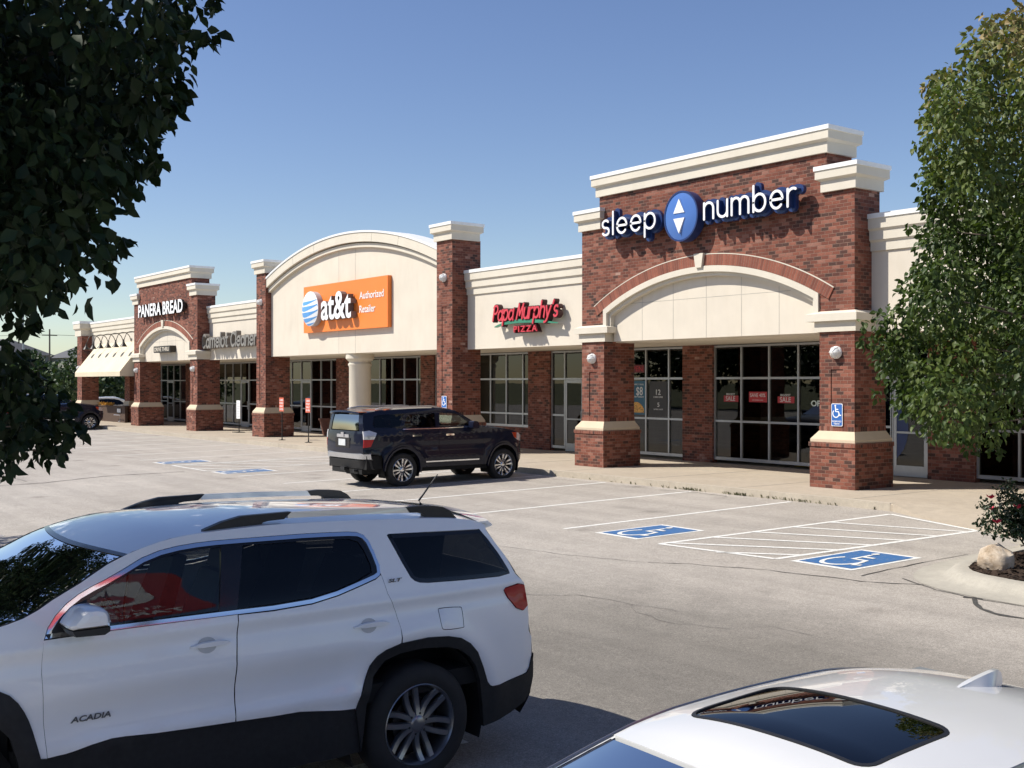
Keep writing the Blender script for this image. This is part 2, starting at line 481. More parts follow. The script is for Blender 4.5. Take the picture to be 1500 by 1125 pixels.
M['alu'] = plain("window_aluminium", (.42, .43, .43), .35, .5, .04)
M['pane'] = glass_mat("store_glass", (.17, .185, .175), .95, 0, 1.52, wob=.02)
M['inwall'] = plain("shop_inside", (.3, .28, .24), .9, 0, .1, 1)
M['infloor'] = plain("shop_floor", (.22, .2, .18), .5, 0, .1, 2)
M['white'] = plain("white_plastic", (.82, .82, .8), .35, 0, .03)
M['black'] = plain("black_plastic", (.012, .012, .013), .5, 0, .2)
M['navy'] = plain("navy_enamel", (.014, .034, .125), .35, 0, .06, spec=.5)
M['red'] = plain("red_acrylic", (.62, .05, .07), .35, 0, .06)
M['green'] = plain("green_acrylic", (.04, .22, .13), .4)
M['orange'] = plain("orange_panel", (.85, .22, .035), .45, 0, .02, 1)
M['signwhite'] = plain("sign_white", (.86, .86, .86), .35, 0, .02)
M['globeblue'] = plain("globe_blue", (.1, .34, .72), .3, 0, .04)
M['tan_letter'] = plain("taupe_letter", (.18, .16, .14), .5, 0, .1)
M['steel'] = plain("dark_steel", (.03, .03, .03), .45, .3)
M['poster_blue'] = plain("poster_teal", (.02, .1, .16), .4, 0, .1)
M['poster_red'] = plain("poster_red", (.4, .02, .025), .45, 0, .1)
M['pizza'] = plain("pizza_print", (.5, .27, .06), .5, 0, .6, 25)
M['terracotta'] = plain("terracotta", (.17, .07, .045), .8, 0, .12)
M['awning'] = stucco_mat("awning_canvas", (.68, .6, .44))
M['bronze'] = plain("dark_bronze", (.03, .025, .02), .45, .4)

# ------------------------------------------------------------------ ground
KY = 19.27                      # kerb face
def gz(y):                      # height of the parking lot, falling gently away from the shops
    return -.15 - .0126 * max(0, KY - max(y, -2))

def strip_sheet(name, mat, xs, ys, dz, kind='structure', parent=None):
    mb = MB()
    v = [(x, y, gz(y) + dz) for y in ys for x in xs]; n = len(xs)
    f = [(j * n + i, j * n + i + 1, (j + 1) * n + i + 1, (j + 1) * n + i) for j in range(len(ys) - 1) for i in range(n - 1)]
    mb.add(v, f)
    o = mb.build(name, mat, parent); tag(o, kind=kind); return o

strip_sheet("ground", M['dirt'], [-3000, -200, -20, 200, 3000], [-3000, -60, -2, KY, 60, 200, 3000], -.03)
strip_sheet("parking_lot", M['asphalt'], [-135, -110, -60, -30, -10, 10, 45], [-38, -2, 5, 12, KY + .01], 0)
mb = MB(); mb.box(-135, -78, KY + .012, 70, -.4, -.15); tag(mb.build("side_driveway", M['asphalt']), kind='structure')

def ground_ribbon(mb, pts, w, dz, cap=False):
    """flat painted strip that follows the slope of the lot"""
    n = len(pts); L, Rr = offset_line(pts, w)
    v = [(x, y, gz(y) + dz) for x, y in L] + [(x, y, gz(y) + dz) for x, y in Rr]
    mb.add(v, [(i, n + i, n + i + 1, i + 1) for i in range(n - 1)])

def lerp2(a, b, t): return (a[0] + (b[0] - a[0]) * t, a[1] + (b[1] - a[1]) * t)

# sidewalk with its kerb, a flush ramp at the near end
SW = MB()
def sidewalk():
    # walking surface, kerb top rounded by a small chamfer
    x0, x1 = -92, -12.95
    prof = [(KY + .0, -.5), (KY, -.02), (KY + .025, 0), (30, 0), (30, -.5)]
    n = len(prof)
    v = [(x0, y, z) for y, z in prof] + [(x1, y, z) for y, z in prof]
    SW.add(v, [(i, i + 1, i + 1 + n, i + n) for i in range(n - 1)])
    SW.add([(x1, 21.0, 0), (x1, 30, 0), (14, 30, 0), (14, 21.0, 0)], [(0, 3, 2, 1)])
    # ramp: kerb drops to the lot between x1 and -10.4, edge skews outwards
    e = [(-12.95, KY), (-12.2, 18.85), (-10.4, 18.02), (-8.6, 17.25), (-6, 16.9), (14, 16.9)]
    z = [0, -.105, -.155, -.165, -.16, -.16]
    tops = [(x1, 21.0), (-12.2, 21.0), (-10.4, 21.0), (-8.6, 21.0), (-6, 21.0), (14, 21.0)]
    vv = [(a, b, c) for (a, b), c in zip(e, z)] + [(a, b, 0) for a, b in tops] + [(a, b, -.5) for (a, b) in e]
    SW.add(vv, [(i, i + 1, 7 + i, 6 + i) for i in range(5)] + [(12 + i, 13 + i, i + 1, i) for i in range(5)])
sidewalk()
tag(SW.build("sidewalk", M['concrete']), kind='structure')
kb = MB()                        # the kerb's weathered face, 3 mm proud of the walk's edge
x = -92.0
while x < -13.2:
    xe = min(x + 3.04, -13.0)
    kb.box(x + .006, xe - .006, KY - .004, KY + .16, -.34, .004); x = xe
tag(kb.build("kerb", M['kerb']), kind='structure')
jb = MB()
for x in np.arange(-90, 10, 3.04):
    jb.box(x - .008, x + .008, KY + .17 if x < -13 else 20.9, 24.9, .001, .004)
for y in (22.6,): jb.box(-90, 10, y - .007, y + .007, .0012, .0045)
tag(jb.build("sidewalk_joints", M['seam']), kind='structure')
jb = MB()
for (a, b) in (((-12.75, 19.2), (-9.3, 20.9)), ((-9.8, 17.85), (-6.2, 20.9)), ((-13.0, 19.3), (-13.0, 20.9))):
    pts = [lerp2(a, b, k / 10) for k in range(11)]
    L, Rr = offset_line(pts, .007)
    zz = lambda p: .005 + (lerp_t([(18.0, -.155), (19.2, -.085), (21, 0)], p[1]))
jbx = jb

# painted lines
ln = MB(); lo = MB()
W2 = .05
def stall(mb, x, y0=12.85, y1=19.12, w=W2): ground_ribbon(mb, [(x, y0 + (y1 - y0) * k / 6) for k in range(7)], w, .004)
for x in (-15.33, -18.19, -21.15): stall(ln, x)
for x in (-23.75, -26.6, -29.45): stall(lo, x)
for k in range(0, 15): stall(lo, -34.6 - 2.85 * k, 12.85, 18.9)
for k in range(0, 16): stall(lo, -18.35 - 2.85 * k, -.8, 4.85)          # opposite row
for k in range(0, 6): stall(lo, -15.5 + 2.85 * k, -.8, 4.85)
# near access aisle
def poly_lines(mb, a, b, c, d, n, dz=.004, w=W2):
    # a,b: left line near->far ; d,c: right line near->far
    def seg(p, q): ground_ribbon(mb, [lerp2(p, q, k / 8) for k in range(9)], w, dz)
    def seg2(p, q): ground_ribbon(mb, [lerp2(p, q, k / 8) for k in range(9)], w, dz + .002)
    seg(a, b); seg(d, c); seg2(a, d); seg2(b, c)
    for k in range(n):
        t1 = (k + .7) / n; t0 = t1 - .92 / n - .10           # bars slant from the left line up to the right line
        p = lerp2(a, b, t0 - .0); q = lerp2(d, c, t1)
        if t0 < 0: s = -t0 / (t1 - t0); p = lerp2(lerp2(a, b, t0), q, s)
        seg2(p, q)
poly_lines(ln, (-12.95, 12.87), (-12.72, 18.85), (-10.45, 18.0), (-10.8, 13.12), 6)
poly_lines(lo, (-34.45, 12.85), (-34.2, 18.8), (-31.7, 18.8), (-31.75, 12.85), 5)
tag(ln.build("parking_lines", M['line']), kind='structure')
tag(lo.build("faded_parking_lines", M['lineold']), kind='structure')

# wheelchair symbol: painted blue panel with white border and figure
def isa_strokes():
    wheel = arc(.0, -.16, .30, .30, 150, 400 - 40, 18)
    wheel = arc(-.02, -.17, .29, .29, 140, 370, 20)
    body = [(-.06, .30), (-.04, -.02), (.22, -.03), (.33, -.33), (.43, -.29)]
    arm = [(-.05, .14), (.18, .14)]
    return wheel, body, arm
def hc_symbol(cx, cy, w, l, white, blue, skew=.02):
    """painted symbol, l along y, w along x, figure's head towards the kerb"""
    def loc(a, b): return (cx + a * w + b * skew * l, cy + b * l)
    def sheet(mb, pts, dz): 
        mb.add([(p[0], p[1], gz(p[1]) + dz) for p in pts], [tuple(range(len(pts)))])
    bw = MB(); sheet(bw, [loc(-.5, -.5), loc(.5, -.5), loc(.5, .5), loc(-.5, .5)], .004)
    sheetw = .42
    o = bw.build("accessible_symbol_border", white); tag(o, kind='structure')
    bb = MB(); sheet(bb, [loc(-.435, -.435), loc(.435, -.435), loc(.435, .435), loc(-.435, .435)], .008)
    tag(bb.build("accessible_symbol_panel", blue), kind='structure')
    fb = MB()
    wheel, body, arm = isa_strokes()
    def strip(pts, hw, dz):
        L, Rr = offset_line(pts, hw); n = len(pts)
        P = [loc(a * .85, b * .85) for a, b in L] + [loc(a * .85, b * .85) for a, b in Rr]
        fb.add([(p[0], p[1], gz(p[1]) + dz) for p in P], [(i, n + i, n + i + 1, i + 1) for i in range(n - 1)])
    strip(wheel, .032, .012); strip(body, .035, .0135); strip(arm, .03, .015)
    hd = arc(-.07, .38, .062, .055, 0, 360, 14)[:-1]
    P = [loc(a * .85, b * .85) for a, b in hd]
    fb.add([(p[0], p[1], gz(p[1]) + .0165) for p in P], [tuple(range(len(P)))])
    tag(fb.build("accessible_symbol_figure", white), kind='structure')
hc_symbol(-14.06, 13.74, 1.05, 1.62, M['line'], M['hcblue'])
hc_symbol(-10.0, 13.98, 1.05, 1.68, M['line'], M['hcblue'])
hc_symbol(-30.85, 13.65, 1.05, 1.65, M['lineold'], M['hcblueold'])
hc_symbol(-35.7, 13.65, 1.05, 1.65, M['lineold'], M['hcblueold'])

# cracks, tar seams and stains in the asphalt
rc = random.Random(3)
def crack(mb, pts, w, dz=.006, jit=.05, step=.18):
    out = []
    for a, b in zip(pts, pts[1:]):
        n = max(2, int(math.hypot(b[0] - a[0], b[1] - a[1]) / step))
        for k in range(n): 
            p = lerp2(a, b, k / n); out.append((p[0] + rc.uniform(-jit, jit), p[1] + rc.uniform(-jit, jit)))
    out.append(pts[-1])
    n = len(out); L = []; Rr = []
    dx, dy = pts[-1][0] - pts[0][0], pts[-1][1] - pts[0][1]; l = math.hypot(dx, dy); nx, ny = -dy / l, dx / l
    for p in out:
        k = w * rc.uniform(.45, 1.3); L.append((p[0] + nx * k, p[1] + ny * k)); Rr.append((p[0] - nx * k, p[1] - ny * k))
    mb.add([(x, y, gz(y) + dz) for x, y in L] + [(x, y, gz(y) + dz) for x, y in Rr], [(i, n + i, n + i + 1, i + 1) for i in range(n - 1)])
ck = MB(); ct = MB()
crack(ck, [(-7.38, 12.66), (-7.2, 12.38), (-7.0, 12.17), (-6.8, 12.05), (-6.58, 12.02), (-6.3, 12.07), (-5.6, 12.3)], .035, jit=.01)
crack(ck, [(-7.5, 12.62), (-7.4, 12.68), (-7.3, 12.7)], .03, jit=.01)
crack(ct, [(-11.83, 11.46), (-11.33, 11.87), (-10.82, 12.02), (-10.4, 12.26), (-9.86, 12.4), (-9.37, 12.49), (-8.9, 12.56)], .015, jit=.03)
crack(ck, [(-9.0, 12.55), (-8.86, 12.58), (-8.56, 12.77), (-8.25, 12.96)], .017, jit=.02)
crack(ct, [(-14.5, 10.8), (-13.2, 11.0), (-11.83, 11.46)], .007, jit=.03)
crack(ct, [(-11.5, 8.5), (-11.0, 8.7), (-10.61, 9.16), (-10.2, 9.25), (-9.54, 9.29), (-9.2, 9.4)], .006, jit=.04)
crack(ct, [(-9.75, 9.22), (-9.44, 8.94), (-8.75, 8.94), (-8.23, 9.15), (-7.97, 9.62), (-7.4, 9.6)], .004, jit=.05)
crack(ct, [(-31.1, 5.0), (-31.2, 8.07), (-32.12, 9.95), (-32.0, 12.29)], .035, jit=.03)
crack(ct, [(-24.8, 11.5), (-25.0, 10.6), (-24.4, 10.0), (-24.7, 9.2)], .02, jit=.06)
crack(ct, [(-60, 7.0), (-50, 8.2), (-40, 7.6), (-32, 7.9)], .03, jit=.05, step=.5)
crack(ck, [(-16.9, 18.9), (-18.1, 19.0), (-18.9, 18.8)], .02, jit=.02)
crack(ck, [(-9.15, 12.9), (-9.2, 13.6), (-9.22, 14.6), (-9.2, 15.6)], .013, jit=.012)
crack(ck, [(-8.7, 13.15), (-8.36, 12.97), (-7.95, 12.78), (-7.34, 12.66), (-6.0, 12.64)], .012, jit=.01)
tag(ck.build("tar_seams", M['crack']), kind='structure')
tag(ct.build("asphalt_cracks", M['crackthin']), kind='structure')

# ------------------------------------------------------------------ the shops
YF, YB, YW, YS = 21.09, 20.97, 21.72, 25.0
mall = empty("strip_mall", (-38, 23, 0))
tag(mall, "long brick and cream strip mall with arched tower entrances", "building")
def part(name, mb, mat, parent=None, smooth=False):
    o = mb.build(name, mat, None, smooth)
    p = parent or mall
    o.parent = p
    o.matrix_parent_inverse = Matrix.Translation((38, -23, 0))
    if parent: o.matrix_parent_inverse = Matrix.Identity(4)
    return o
mall.location = (0, 0, 0)
def part(name, mb, mat, parent=None, smooth=False):
    return mb.build(name, mat, parent or mall, smooth)

def pier(x1, ztop, host, groove_top, depth=1.16):
    """square brick pier, shaft's right face at x1, on a wider base with a stone cap"""
    x0 = x1 - .94; xc = x1 - .47; y0, y1 = YF, YF + depth
    mb = MB()
    mb.box(x0, x1, y0 + .022, y1, 1.2, ztop)                             # shaft with a sunk panel in its face
    g = .165
    mb.box(x0, xc - g, y0, y0 + .03, 1.2, ztop); mb.box(xc + g, x1, y0, y0 + .03, 1.2, ztop)
    mb.box(xc - g, xc + g, y0, y0 + .03, groove_top, ztop); mb.box(xc - g, xc + g, y0, y0 + .03, 1.2, 1.43)
    mb.box(x0 - .18, x1 + .10, YB, y1 + .14, -.02, .935)
    p = part("brick_pier", mb, M['brick'], host)
    mb = MB(); mb.box(x0 - .2, x1 + .12, YB - .022, y1 + .16, .935, 1.035); mb.box(x0 - .006, x1 + .006, y0 - .006, y1 + .006, 1.27, 1.39)
    part("soldier_course", mb, M['soldier'], p) if host is mall else part("soldier_course", mb, M['soldier'], host)
    mb = MB(); a = (x0 - .17, x1 + .09, YB + .005, y1 + .13)
    mb.box(*a[:2], *a[2:], 1.035, 1.1); mb.taper(a, (x0 - .008, x1 + .008, y0 - .008, y1 + .008), 1.1, 1.285)
    part("pier_cap_stone", mb, M['stone'], host)
    return p

def cornice(mb, cp, x0, x1, y0, y1, z0, z1, front_only=False):
    """two-step cream cornice with a white metal coping, round all four sides of a block"""
    h = z1 - z0
    mb.box(x0 - .08, x1 + .08, y0 - .08, y1 + .08, z0, z0 + h * .42)
    mb.taper((x0 - .085, x1 + .085, y0 - .085, y1 + .085), (x0 - .17, x1 + .17, y0 - .17, y1 + .17), z0 + h * .42, z0 + h * .5)
    mb.box(x0 - .17, x1 + .17, y0 - .17, y1 + .17, z0 + h * .5, z0 + h * .83)
    cp.box(x0 - .195, x1 + .195, y0 - .195, y1 + .195, z0 + h * .83, z1)

def arc_pts(cx, cz, r, xh, n=36):
    a = math.asin(xh / r)
    return [(cx + r * math.sin(-a + 2 * a * i / n), cz + r * math.cos(-a + 2 * a * i / n)) for i in range(n + 1)]

def tower(x1):
    """entrance tower: two piers, brick upper wall with a raised middle, arched cream panel"""
    x0 = x1 - 9.21; xc = (x0 + x1) / 2
    hw = 3.66; rise = .92; zs = 4.42; r = (hw * hw + rise * rise) / (2 * rise); cz = zs + rise - r
    outer = arc_pts(xc, cz, r, hw)
    mb = MB()
    poly = [(x0, 3.92), (x0, 6.7), (x0 + .75, 6.7), (x0 + .75, 7.62), (x1 - .75, 7.62), (x1 - .75, 6.7), (x1, 6.7), (x1, 3.92), (xc + hw, 3.92)] + outer[::-1] + [(xc - hw, 3.92)]
    mb.prism(poly[::-1], YF, YF + .5)
    mb.box(x1 - .5, x1, YF + .5, YF + .93, 3.92, 6.7); mb.box(x0, x0 + .5, YF + .5, YF + .93, 3.92, 6.7)
    mb.box(x0 + .75, x1 - .75, YF + .5, YF + .93, 6.0, 7.62)
    t = part("entrance_tower", mb, M['brick'])
    pier(x1, 3.55, t, 2.68); pier(x0 + .94, 3.55, t, 2.68)
    cb = MB(); cp = MB()
    cornice(cb, cp, x0 + .75, x1 - .75, YF, YF + .93, 7.6, 8.2)
    part("cornice", cb, M['trim'], t); part("coping", cp, M['coping'], t)
    for xa, xb in ((x1 - .78, x1), (x0, x0 + .78)):
        cb = MB(); cp = MB(); cornice(cb, cp, xa, xb, YF + .002, YF + .9, 6.7, 7.28)
        part("pier_cornice", cb, M['trim'], t); part("coping", cp, M['coping'], t)
    # capitals: lower band, upper band, sloped wash
    for xa, xb in ((x1 - .94, x1), (x0, x0 + .94)):
        cb = MB(); inn = .1
        a = (xa - inn, xb + .07) if xb == x1 else (xa - .07, xb + inn)
        b = (xa - .3, xb + .16) if xb == x1 else (xa - .16, xb + .3)
        cb.box(*a, YF - .06, YF + 1.2, 3.53, 3.77)
        cb.box(*b, YF - .16, YF + 1.28, 3.77, 3.935)
        cb.taper((*b, YF - .16, YF + 1.28), (xa - .02, xb + .02, YF - .01, YF + 1.0), 3.935, 4.0)
        part("capital", cb, M['trim'], t)
    # brick ring over the arch with uv-laid bricks
    rb = MB(); ri, ro = r + .002, r + .285; a = math.asin(3.99 / (r + .14)); n = 80
    pr = []
    for i in range(n + 1):
        w = -a + 2 * a * i / n
        pr.append((xc + ri * math.sin(w), cz + ri * math.cos(w), xc + ro * math.sin(w), cz + ro * math.cos(w), w * r))
    yf = YF - .025
    for p, q in zip(pr, pr[1:]):
        v = [(p[0], yf, p[1]), (q[0], yf, q[1]), (q[2], yf, q[3]), (p[2], yf, p[3]), (p[2], YF + .1, p[3]), (q[2], YF + .1, q[3]), (p[0], YF + .1, p[1]), (q[0], YF + .1, q[1])]
        rb.add(v, [(0, 1, 2, 3), (3, 2, 5, 4), (0, 6, 7, 1)], [[(p[4], 0.005), (q[4], 0.005), (q[4], .295), (p[4], .295)], [(p[4], .29), (q[4], .29), (q[4], .3), (p[4], .3)], [(p[4], .0), (p[4], .01), (q[4], .01), (q[4], .0)]])
    for p, s in ((pr[0], 1), (pr[-1], -1)):
        rb.add([(p[0], yf, p[1]), (p[2], yf, p[3]), (p[2], YF + .1, p[3]), (p[0], YF + .1, p[1])], [(0, 1, 2, 3)], [[(0, 0.01), (0, .29), (.07, .29), (.07, 0.01)]])
    part("brick_arch", rb, M['archbrick'], t)
    tb = MB()                                                            # pale mortar edge on top of the ring
    rr = arc_pts(xc, cz, ro + .008, ro * math.sin(a), 60)
    ribbon(tb, rr, .011, yf - .004, YF + .05, cap=False); part("arch_edging", tb, M['trim'], t)
    # cream moulding in two steps, then the set-back panel
    def band(rad0, rad1, x_in0, x_in1, y0, y1, zb):
        o = arc_pts(xc, cz, rad0, x_in0); i = arc_pts(xc, cz, rad1, x_in1)
        o = [(xc - x_in0, zb)] + o + [(xc + x_in0, zb)]; i = [(xc - x_in1, zb)] + i + [(xc + x_in1, zb)]
        b = MB(); n = len(o)
        v = [(x, y0, z) for x, z in o] + [(x, y0, z) for x, z in i] + [(x, y1, z) for x, z in o] + [(x, y1, z) for x, z in i]
        b.add(v, [(k, n + k, n + k + 1, k + 1) for k in range(n - 1)] + [(n + k, 3 * n + k, 3 * n + k + 1, n + k + 1) for k in range(n - 1)] + [(k, k + 1, 2 * n + k + 1, 2 * n + k) for k in range(n - 1)])
        return b
    b1 = band(r - .002, r - .155, hw - .002, hw - .135, YF - .05, YF + .4, 3.9)
    b2 = band(r - .157, r - .25, hw - .137, hw - .22, YF + .045, YF + .4, 3.9)
    b1.v += []; off = len(b1.v); b1.v += b2.v; b1.f += [tuple(i + off for i in f) for f in b2.f]
    part("arch_moulding", b1, M['trim'], t)
    pb = MB(); pi = arc_pts(xc, cz, r - .24, hw - .19)
    pb.prism(([(xc + hw - .19, 3.53), (xc - hw + .19, 3.53)] + pi), YF + .2, YF + .5)
    part("arch_panel", pb, M['stucco'], t)
    sb = MB()
    for k in range(-2, 3):
        xs = xc + k * 1.17 + .585 * 0
        top = cz + math.sqrt((r - .25) ** 2 - (xs - xc) ** 2)
        sb.box(xs - .007, xs + .007, YF + .197, YF + .21, 3.535, top)
    sb.box(xc - 3.3, xc + 3.3, YF + .198, YF + .21, 4.553, 4.567)
    part("panel_joints", sb, M['seam'], t)
    kb = MB(); kb.prism([(xc - .1, 5.3), (xc + .1, 5.3), (xc + .16, 5.66), (xc - .16, 5.66)], YF - .1, YF + .1); part("keystone", kb, M['trim'], t)
    return t
tower(-15.14); tower(-53.22)

def wing(x0, x1):
    """cream shopfront wall between the towers with a stepped parapet"""
    mb = MB(); mb.box(x0, x1, YW, YW + .4, 3.5, 5.95)
    w = part("wing_wall", mb, M['stucco'])
    cb = MB(); d = .002
    for z0, z1, y in ((5.33, 5.52, 21.675), (5.57, 5.77, 21.625), (5.82, 6.05, 21.575)):
        cb.box(x0 + d, x1 - d, y, YW + .41, z0, z1)
    for z0, z1, a, b in ((5.52, 5.57, 21.675, 21.632), (5.77, 5.82, 21.625, 21.582)):
        cb.taper((x0 + d, x1 - d, a, YW + .41), (x0 + d, x1 - d, b, YW + .41), z0, z1)
    part("parapet_cornice", cb, M['trim'], w)
    cp = MB(); cp.box(x0, x1, 21.55, YW + .45, 6.05, 6.155); part("coping", cp, M['coping'], w)
    return w
wing(-30.96, -24.35); wing(-53.22, -46.37); wing(-72.16, -62.43); wing(-15.14, 4)

# barrel-topped bay with the round column
def gable_bay():
    xa, xb = -45.43, -31.9; xc = -38.66; hw = 6.77; zs = 6.98; rise = 1.22
    r = (hw * hw + rise * rise) / (2 * rise); cz = zs + rise - r
    o = arc_pts(xc, cz, r - .32, hw, 60)
    mb = MB(); mb.prism([(xb + .004, 3.52), (xa - .0, 3.52)] + o, 21.36, 22.2)
    g = part("gable_bay", mb, M['stucco'])
    pier(-30.96, 7.2, g, 4.95); pier(-45.43, 7.2, g, 4.95)
    for x1 in (-30.96, -45.43):
        cb = MB(); cp = MB(); cornice(cb, cp, x1 - .94, x1, YF, YF + 1.0, 7.17, 7.75)
        part("pier_cornice", cb, M['trim'], g); part("coping", cp, M['coping'], g)
    def band(r0, r1, y0, y1, mat, name):
        O = arc_pts(xc, cz, r0, hw, 60); I = arc_pts(xc, cz, r1, hw, 60); n = len(O); b = MB()
        v = [(x, y0, z) for x, z in O] + [(x, y0, z) for x, z in I] + [(x, y1, z) for x, z in O] + [(x, y1, z) for x, z in I]
        f = [(k, n + k, n + k + 1, k + 1) for k in range(n - 1)] + [(n + k, 3 * n + k, 3 * n + k + 1, n + k + 1) for k in range(n - 1)] + [(k, k + 1, 2 * n + k + 1, 2 * n + k) for k in range(n - 1)] + [(2 * n + k, 2 * n + k + 1, 3 * n + k + 1, 3 * n + k) for k in range(n - 1)]
        f += [(0, 2 * n, 3 * n, n), (n - 1, 2 * n - 1, 4 * n - 1, 3 * n - 1)]
        b.add(v, f); return part(name, b, mat, g, True)
    band(r - .075, r - .42, 21.12, 22.3, M['trim'], "arch_moulding")
    band(r - .47, r - .62, 21.22, 21.9, M['trim'], "arch_moulding")
    band(r + .0, r - .073, 21.09, 22.02, M['coping'], "coping")
    sb = MB()
    for x in (-39.3, -37.98):
        sb.box(x - .008, x + .008, 21.356, 21.37, 3.53, cz + math.sqrt((r - .6) ** 2 - (x - xc) ** 2))
    part("panel_joints", sb, M['seam'], g)
    cb = MB(); cb.lathe([(.43, 0), (.43, 3.0), (.47, 3.06), (.47, 3.12), (.43, 3.14), (.43, 3.2), (.56, 3.32), (.56, 3.52), (0, 3.52)], (-38.66, 21.95, 0), n=40)
    part("round_column", cb, M['trim'], g, True)
    # joints between the moulding pieces
    jb = MB()
    for k in (-.62, -.34, .34, .62):
        a = math.asin(hw / r) * k
        p0 = (xc + (r - .08) * math.sin(a), cz + (r - .08) * math.cos(a)); p1 = (xc + (r - .42) * math.sin(a), cz + (r - .42) * math.cos(a))
        jb = MB(); ribbon(jb, [p0, p1], .008, 21.116, 21.2, cap=False); part("moulding_joint", jb, M['seam'], g)
gable_bay()

# west corner pier, inner pier and their stone caps
x1 = -72.16
g = MB(); g.box(x1 - .94, x1, YF, YF + 1.05, 1.2, 5.3); g.box(x1 - 1.1, x1 + .1, YB, YF + 1.15, -.02, 1.0)
cp_ = part("brick_pier", g, M['brick'])
g = MB(); g.taper((x1 - 1.1, x1 + .1, YB, YF + 1.15), (x1 - .95, x1 + .01, YF - .01, YF + 1.06), 1.0, 1.28); part("pier_cap_stone", g, M['stone'], cp_)
g = MB(); gp = MB(); cornice(g, gp, x1 - 1.25, x1 - .15, YF + .05, YF + 1.0, 5.3, 6.24); part("pier_cornice", g, M['trim'], cp_); part("coping", gp, M['coping'], cp_)
x1 = -67.1
g = MB(); g.box(x1 - .9, x1, 22.4, 23.3, 1.2, 3.6); g.box(x1 - 1.0, x1 + .1, 22.3, 23.4, -.02, 1.0)
cp_ = part("brick_pier", g, M['brick'])
g = MB(); g.taper((x1 - 1.0, x1 + .1, 22.3, 23.4), (x1 - .91, x1 + .01, 22.39, 23.31), 1.0, 1.28); part("pier_cap_stone", g, M['stone'], cp_)

# arcade ceiling, rear wall, roof deck
mb = MB(); mb.box(-72.0, 4, YW + .03, YS + .05, 3.505, 3.58)
for x1 in (-15.14, -53.22): mb.box(x1 - 9.2, x1 - .01, YF + .45, YW + .029, 3.506, 3.579)
part("arcade_ceiling", mb, M['soffit'])
mb = MB(); mb.box(-71.5, 4, YS - .05, YS + .2, 3.585, 5.6); mb.box(-71.5, 4, 36, 36.3, -.2, 5.6); mb.box(-71.5, -71.2, YS + .2, 36, -.2, 5.6); mb.box(3.7, 4, YS + .2, 36, -.2, 5.6)
part("rear_wall", mb, M['trim'])
mb = MB(); mb.box(-71.4, 3.9, YW + .45, 35.9, 5.3, 5.5); part("roof_deck", mb, M['coping'])

# storefronts: (mullion x list, sill height, door index or None)
def storefront(xs, sill=0.1, door=None, top=3.48):
    fb = MB(); y0, y1 = YS - .055, YS + .045; w = .027
    x0, x1 = xs[0], xs[-1]
    for k, x in enumerate(xs):
        fb.box(x - w, x + w, y0, y1, sill, top)
    def h(z, hw, skip=None, dy=.003):
        for k in range(len(xs) - 1):
            if skip is not None and k == skip: continue
            fb.box(xs[k] + w, xs[k + 1] - w, y0 + dy, y1 - dy, z - hw, z + hw)
    h(2.51, .032); h(1.25, .03, door); h(top - .03, .03); h(sill + .045, .045, door)
    gb = MB()
    for k in range(len(xs) - 1):
        for (za, zb) in ((sill + .09, 1.22), (1.28, 2.478), (2.542, top - .06)):
            if door is not None and k == door and zb < 2.5: continue
            gb.box(xs[k] + w, xs[k + 1] - w, YS - .008, YS + .0, za, zb)
    win = part("storefront_window", gb, M['pane'])
    part("frame", fb, M['alu'], win)
    if sill > .3:
        bb = MB(); bb.box(x0 - .03, x1 + .03, YS - .09, YS + .1, -.02, sill - .002); part("brick_bulkhead", bb, M['brick'], win)
    if door is not None:
        a, b = xs[door] + w, xs[door + 1] - w
        db = MB(); yd0, yd1 = YS - .045, YS + .0; s = .09
        db.box(a + .004, a + s, yd0, yd1, .02, 2.47); db.box(b - s, b - .004, yd0, yd1, .02, 2.47)
        db.box(a + s, b - s, yd0 + .002, yd1 - .002, .02, .29); db.box(a + s, b - s, yd0 + .002, yd1 - .002, 2.37, 2.47); 
        d = part("door", db, M['alu'])
        pb = MB(); pb.box(a + s, b - s, YS - .028, YS - .02, .29, 2.37); part("pane", pb, M['pane'], d)
        hb = MB(); hb.box(a + s - .02, b - s + .02, yd0 - .03, yd0 - .012, 1.1, 1.15); hb.tube([(b - .05, yd0 - .05, .95), (b - .05, yd0 - .05, 1.4)], .015); hb.box(b - .056, b - .044, yd0 - .05, yd0, 1.0, 1.02); hb.box(b - .056, b - .044, yd0 - .05, yd0, 1.33, 1.35)
        part("handle", hb, M['alu'], d)
    return win
def pilaster(x0, x1):
    mb = MB(); mb.box(x0, x1, YS - .12, YS + .1, -.02, 3.5); part("brick_pilaster", mb, M['brick'])
S = 1.02
storefront([-14.46 + S * k for k in range(0, 7)], .1)
pilaster(-15.74, -14.49)
storefront([-16.78, -15.77], .1, 0)
storefront([-22.80 + S * k for k in range(0, 6)] + [-16.81], .1)
pilaster(-24.05, -22.83)
storefront([-30.43, -29.73, -28.73, -27.73, -26.72, -25.72, -24.71, -24.08], .1, 1)
pilaster(-31.69, -30.46)
storefront([-37.82, -37.1, -36.1, -35.09, -34.08, -33.09, -32.09, -31.72], .76)
pilaster(-38.84, -37.85)
storefront([-44.27, -43.25, -42.23, -41.22, -40.22, -39.21, -38.87], .76)
pilaster(-46.04, -44.3)
storefront([-51.79, -50.77, -49.73, -48.67, -47.68, -46.66, -46.07], .1, 2)
pilaster(-54.7, -51.82)
storefront([-60.0 + 1.05 * k for k in range(0, 6)], .1, 3)
pilaster(-64.6, -60.03)
storefront([-69.9 + 1.05 * k for k in range(0, 6)], .1, 2)
pilaster(-71.5, -69.93)

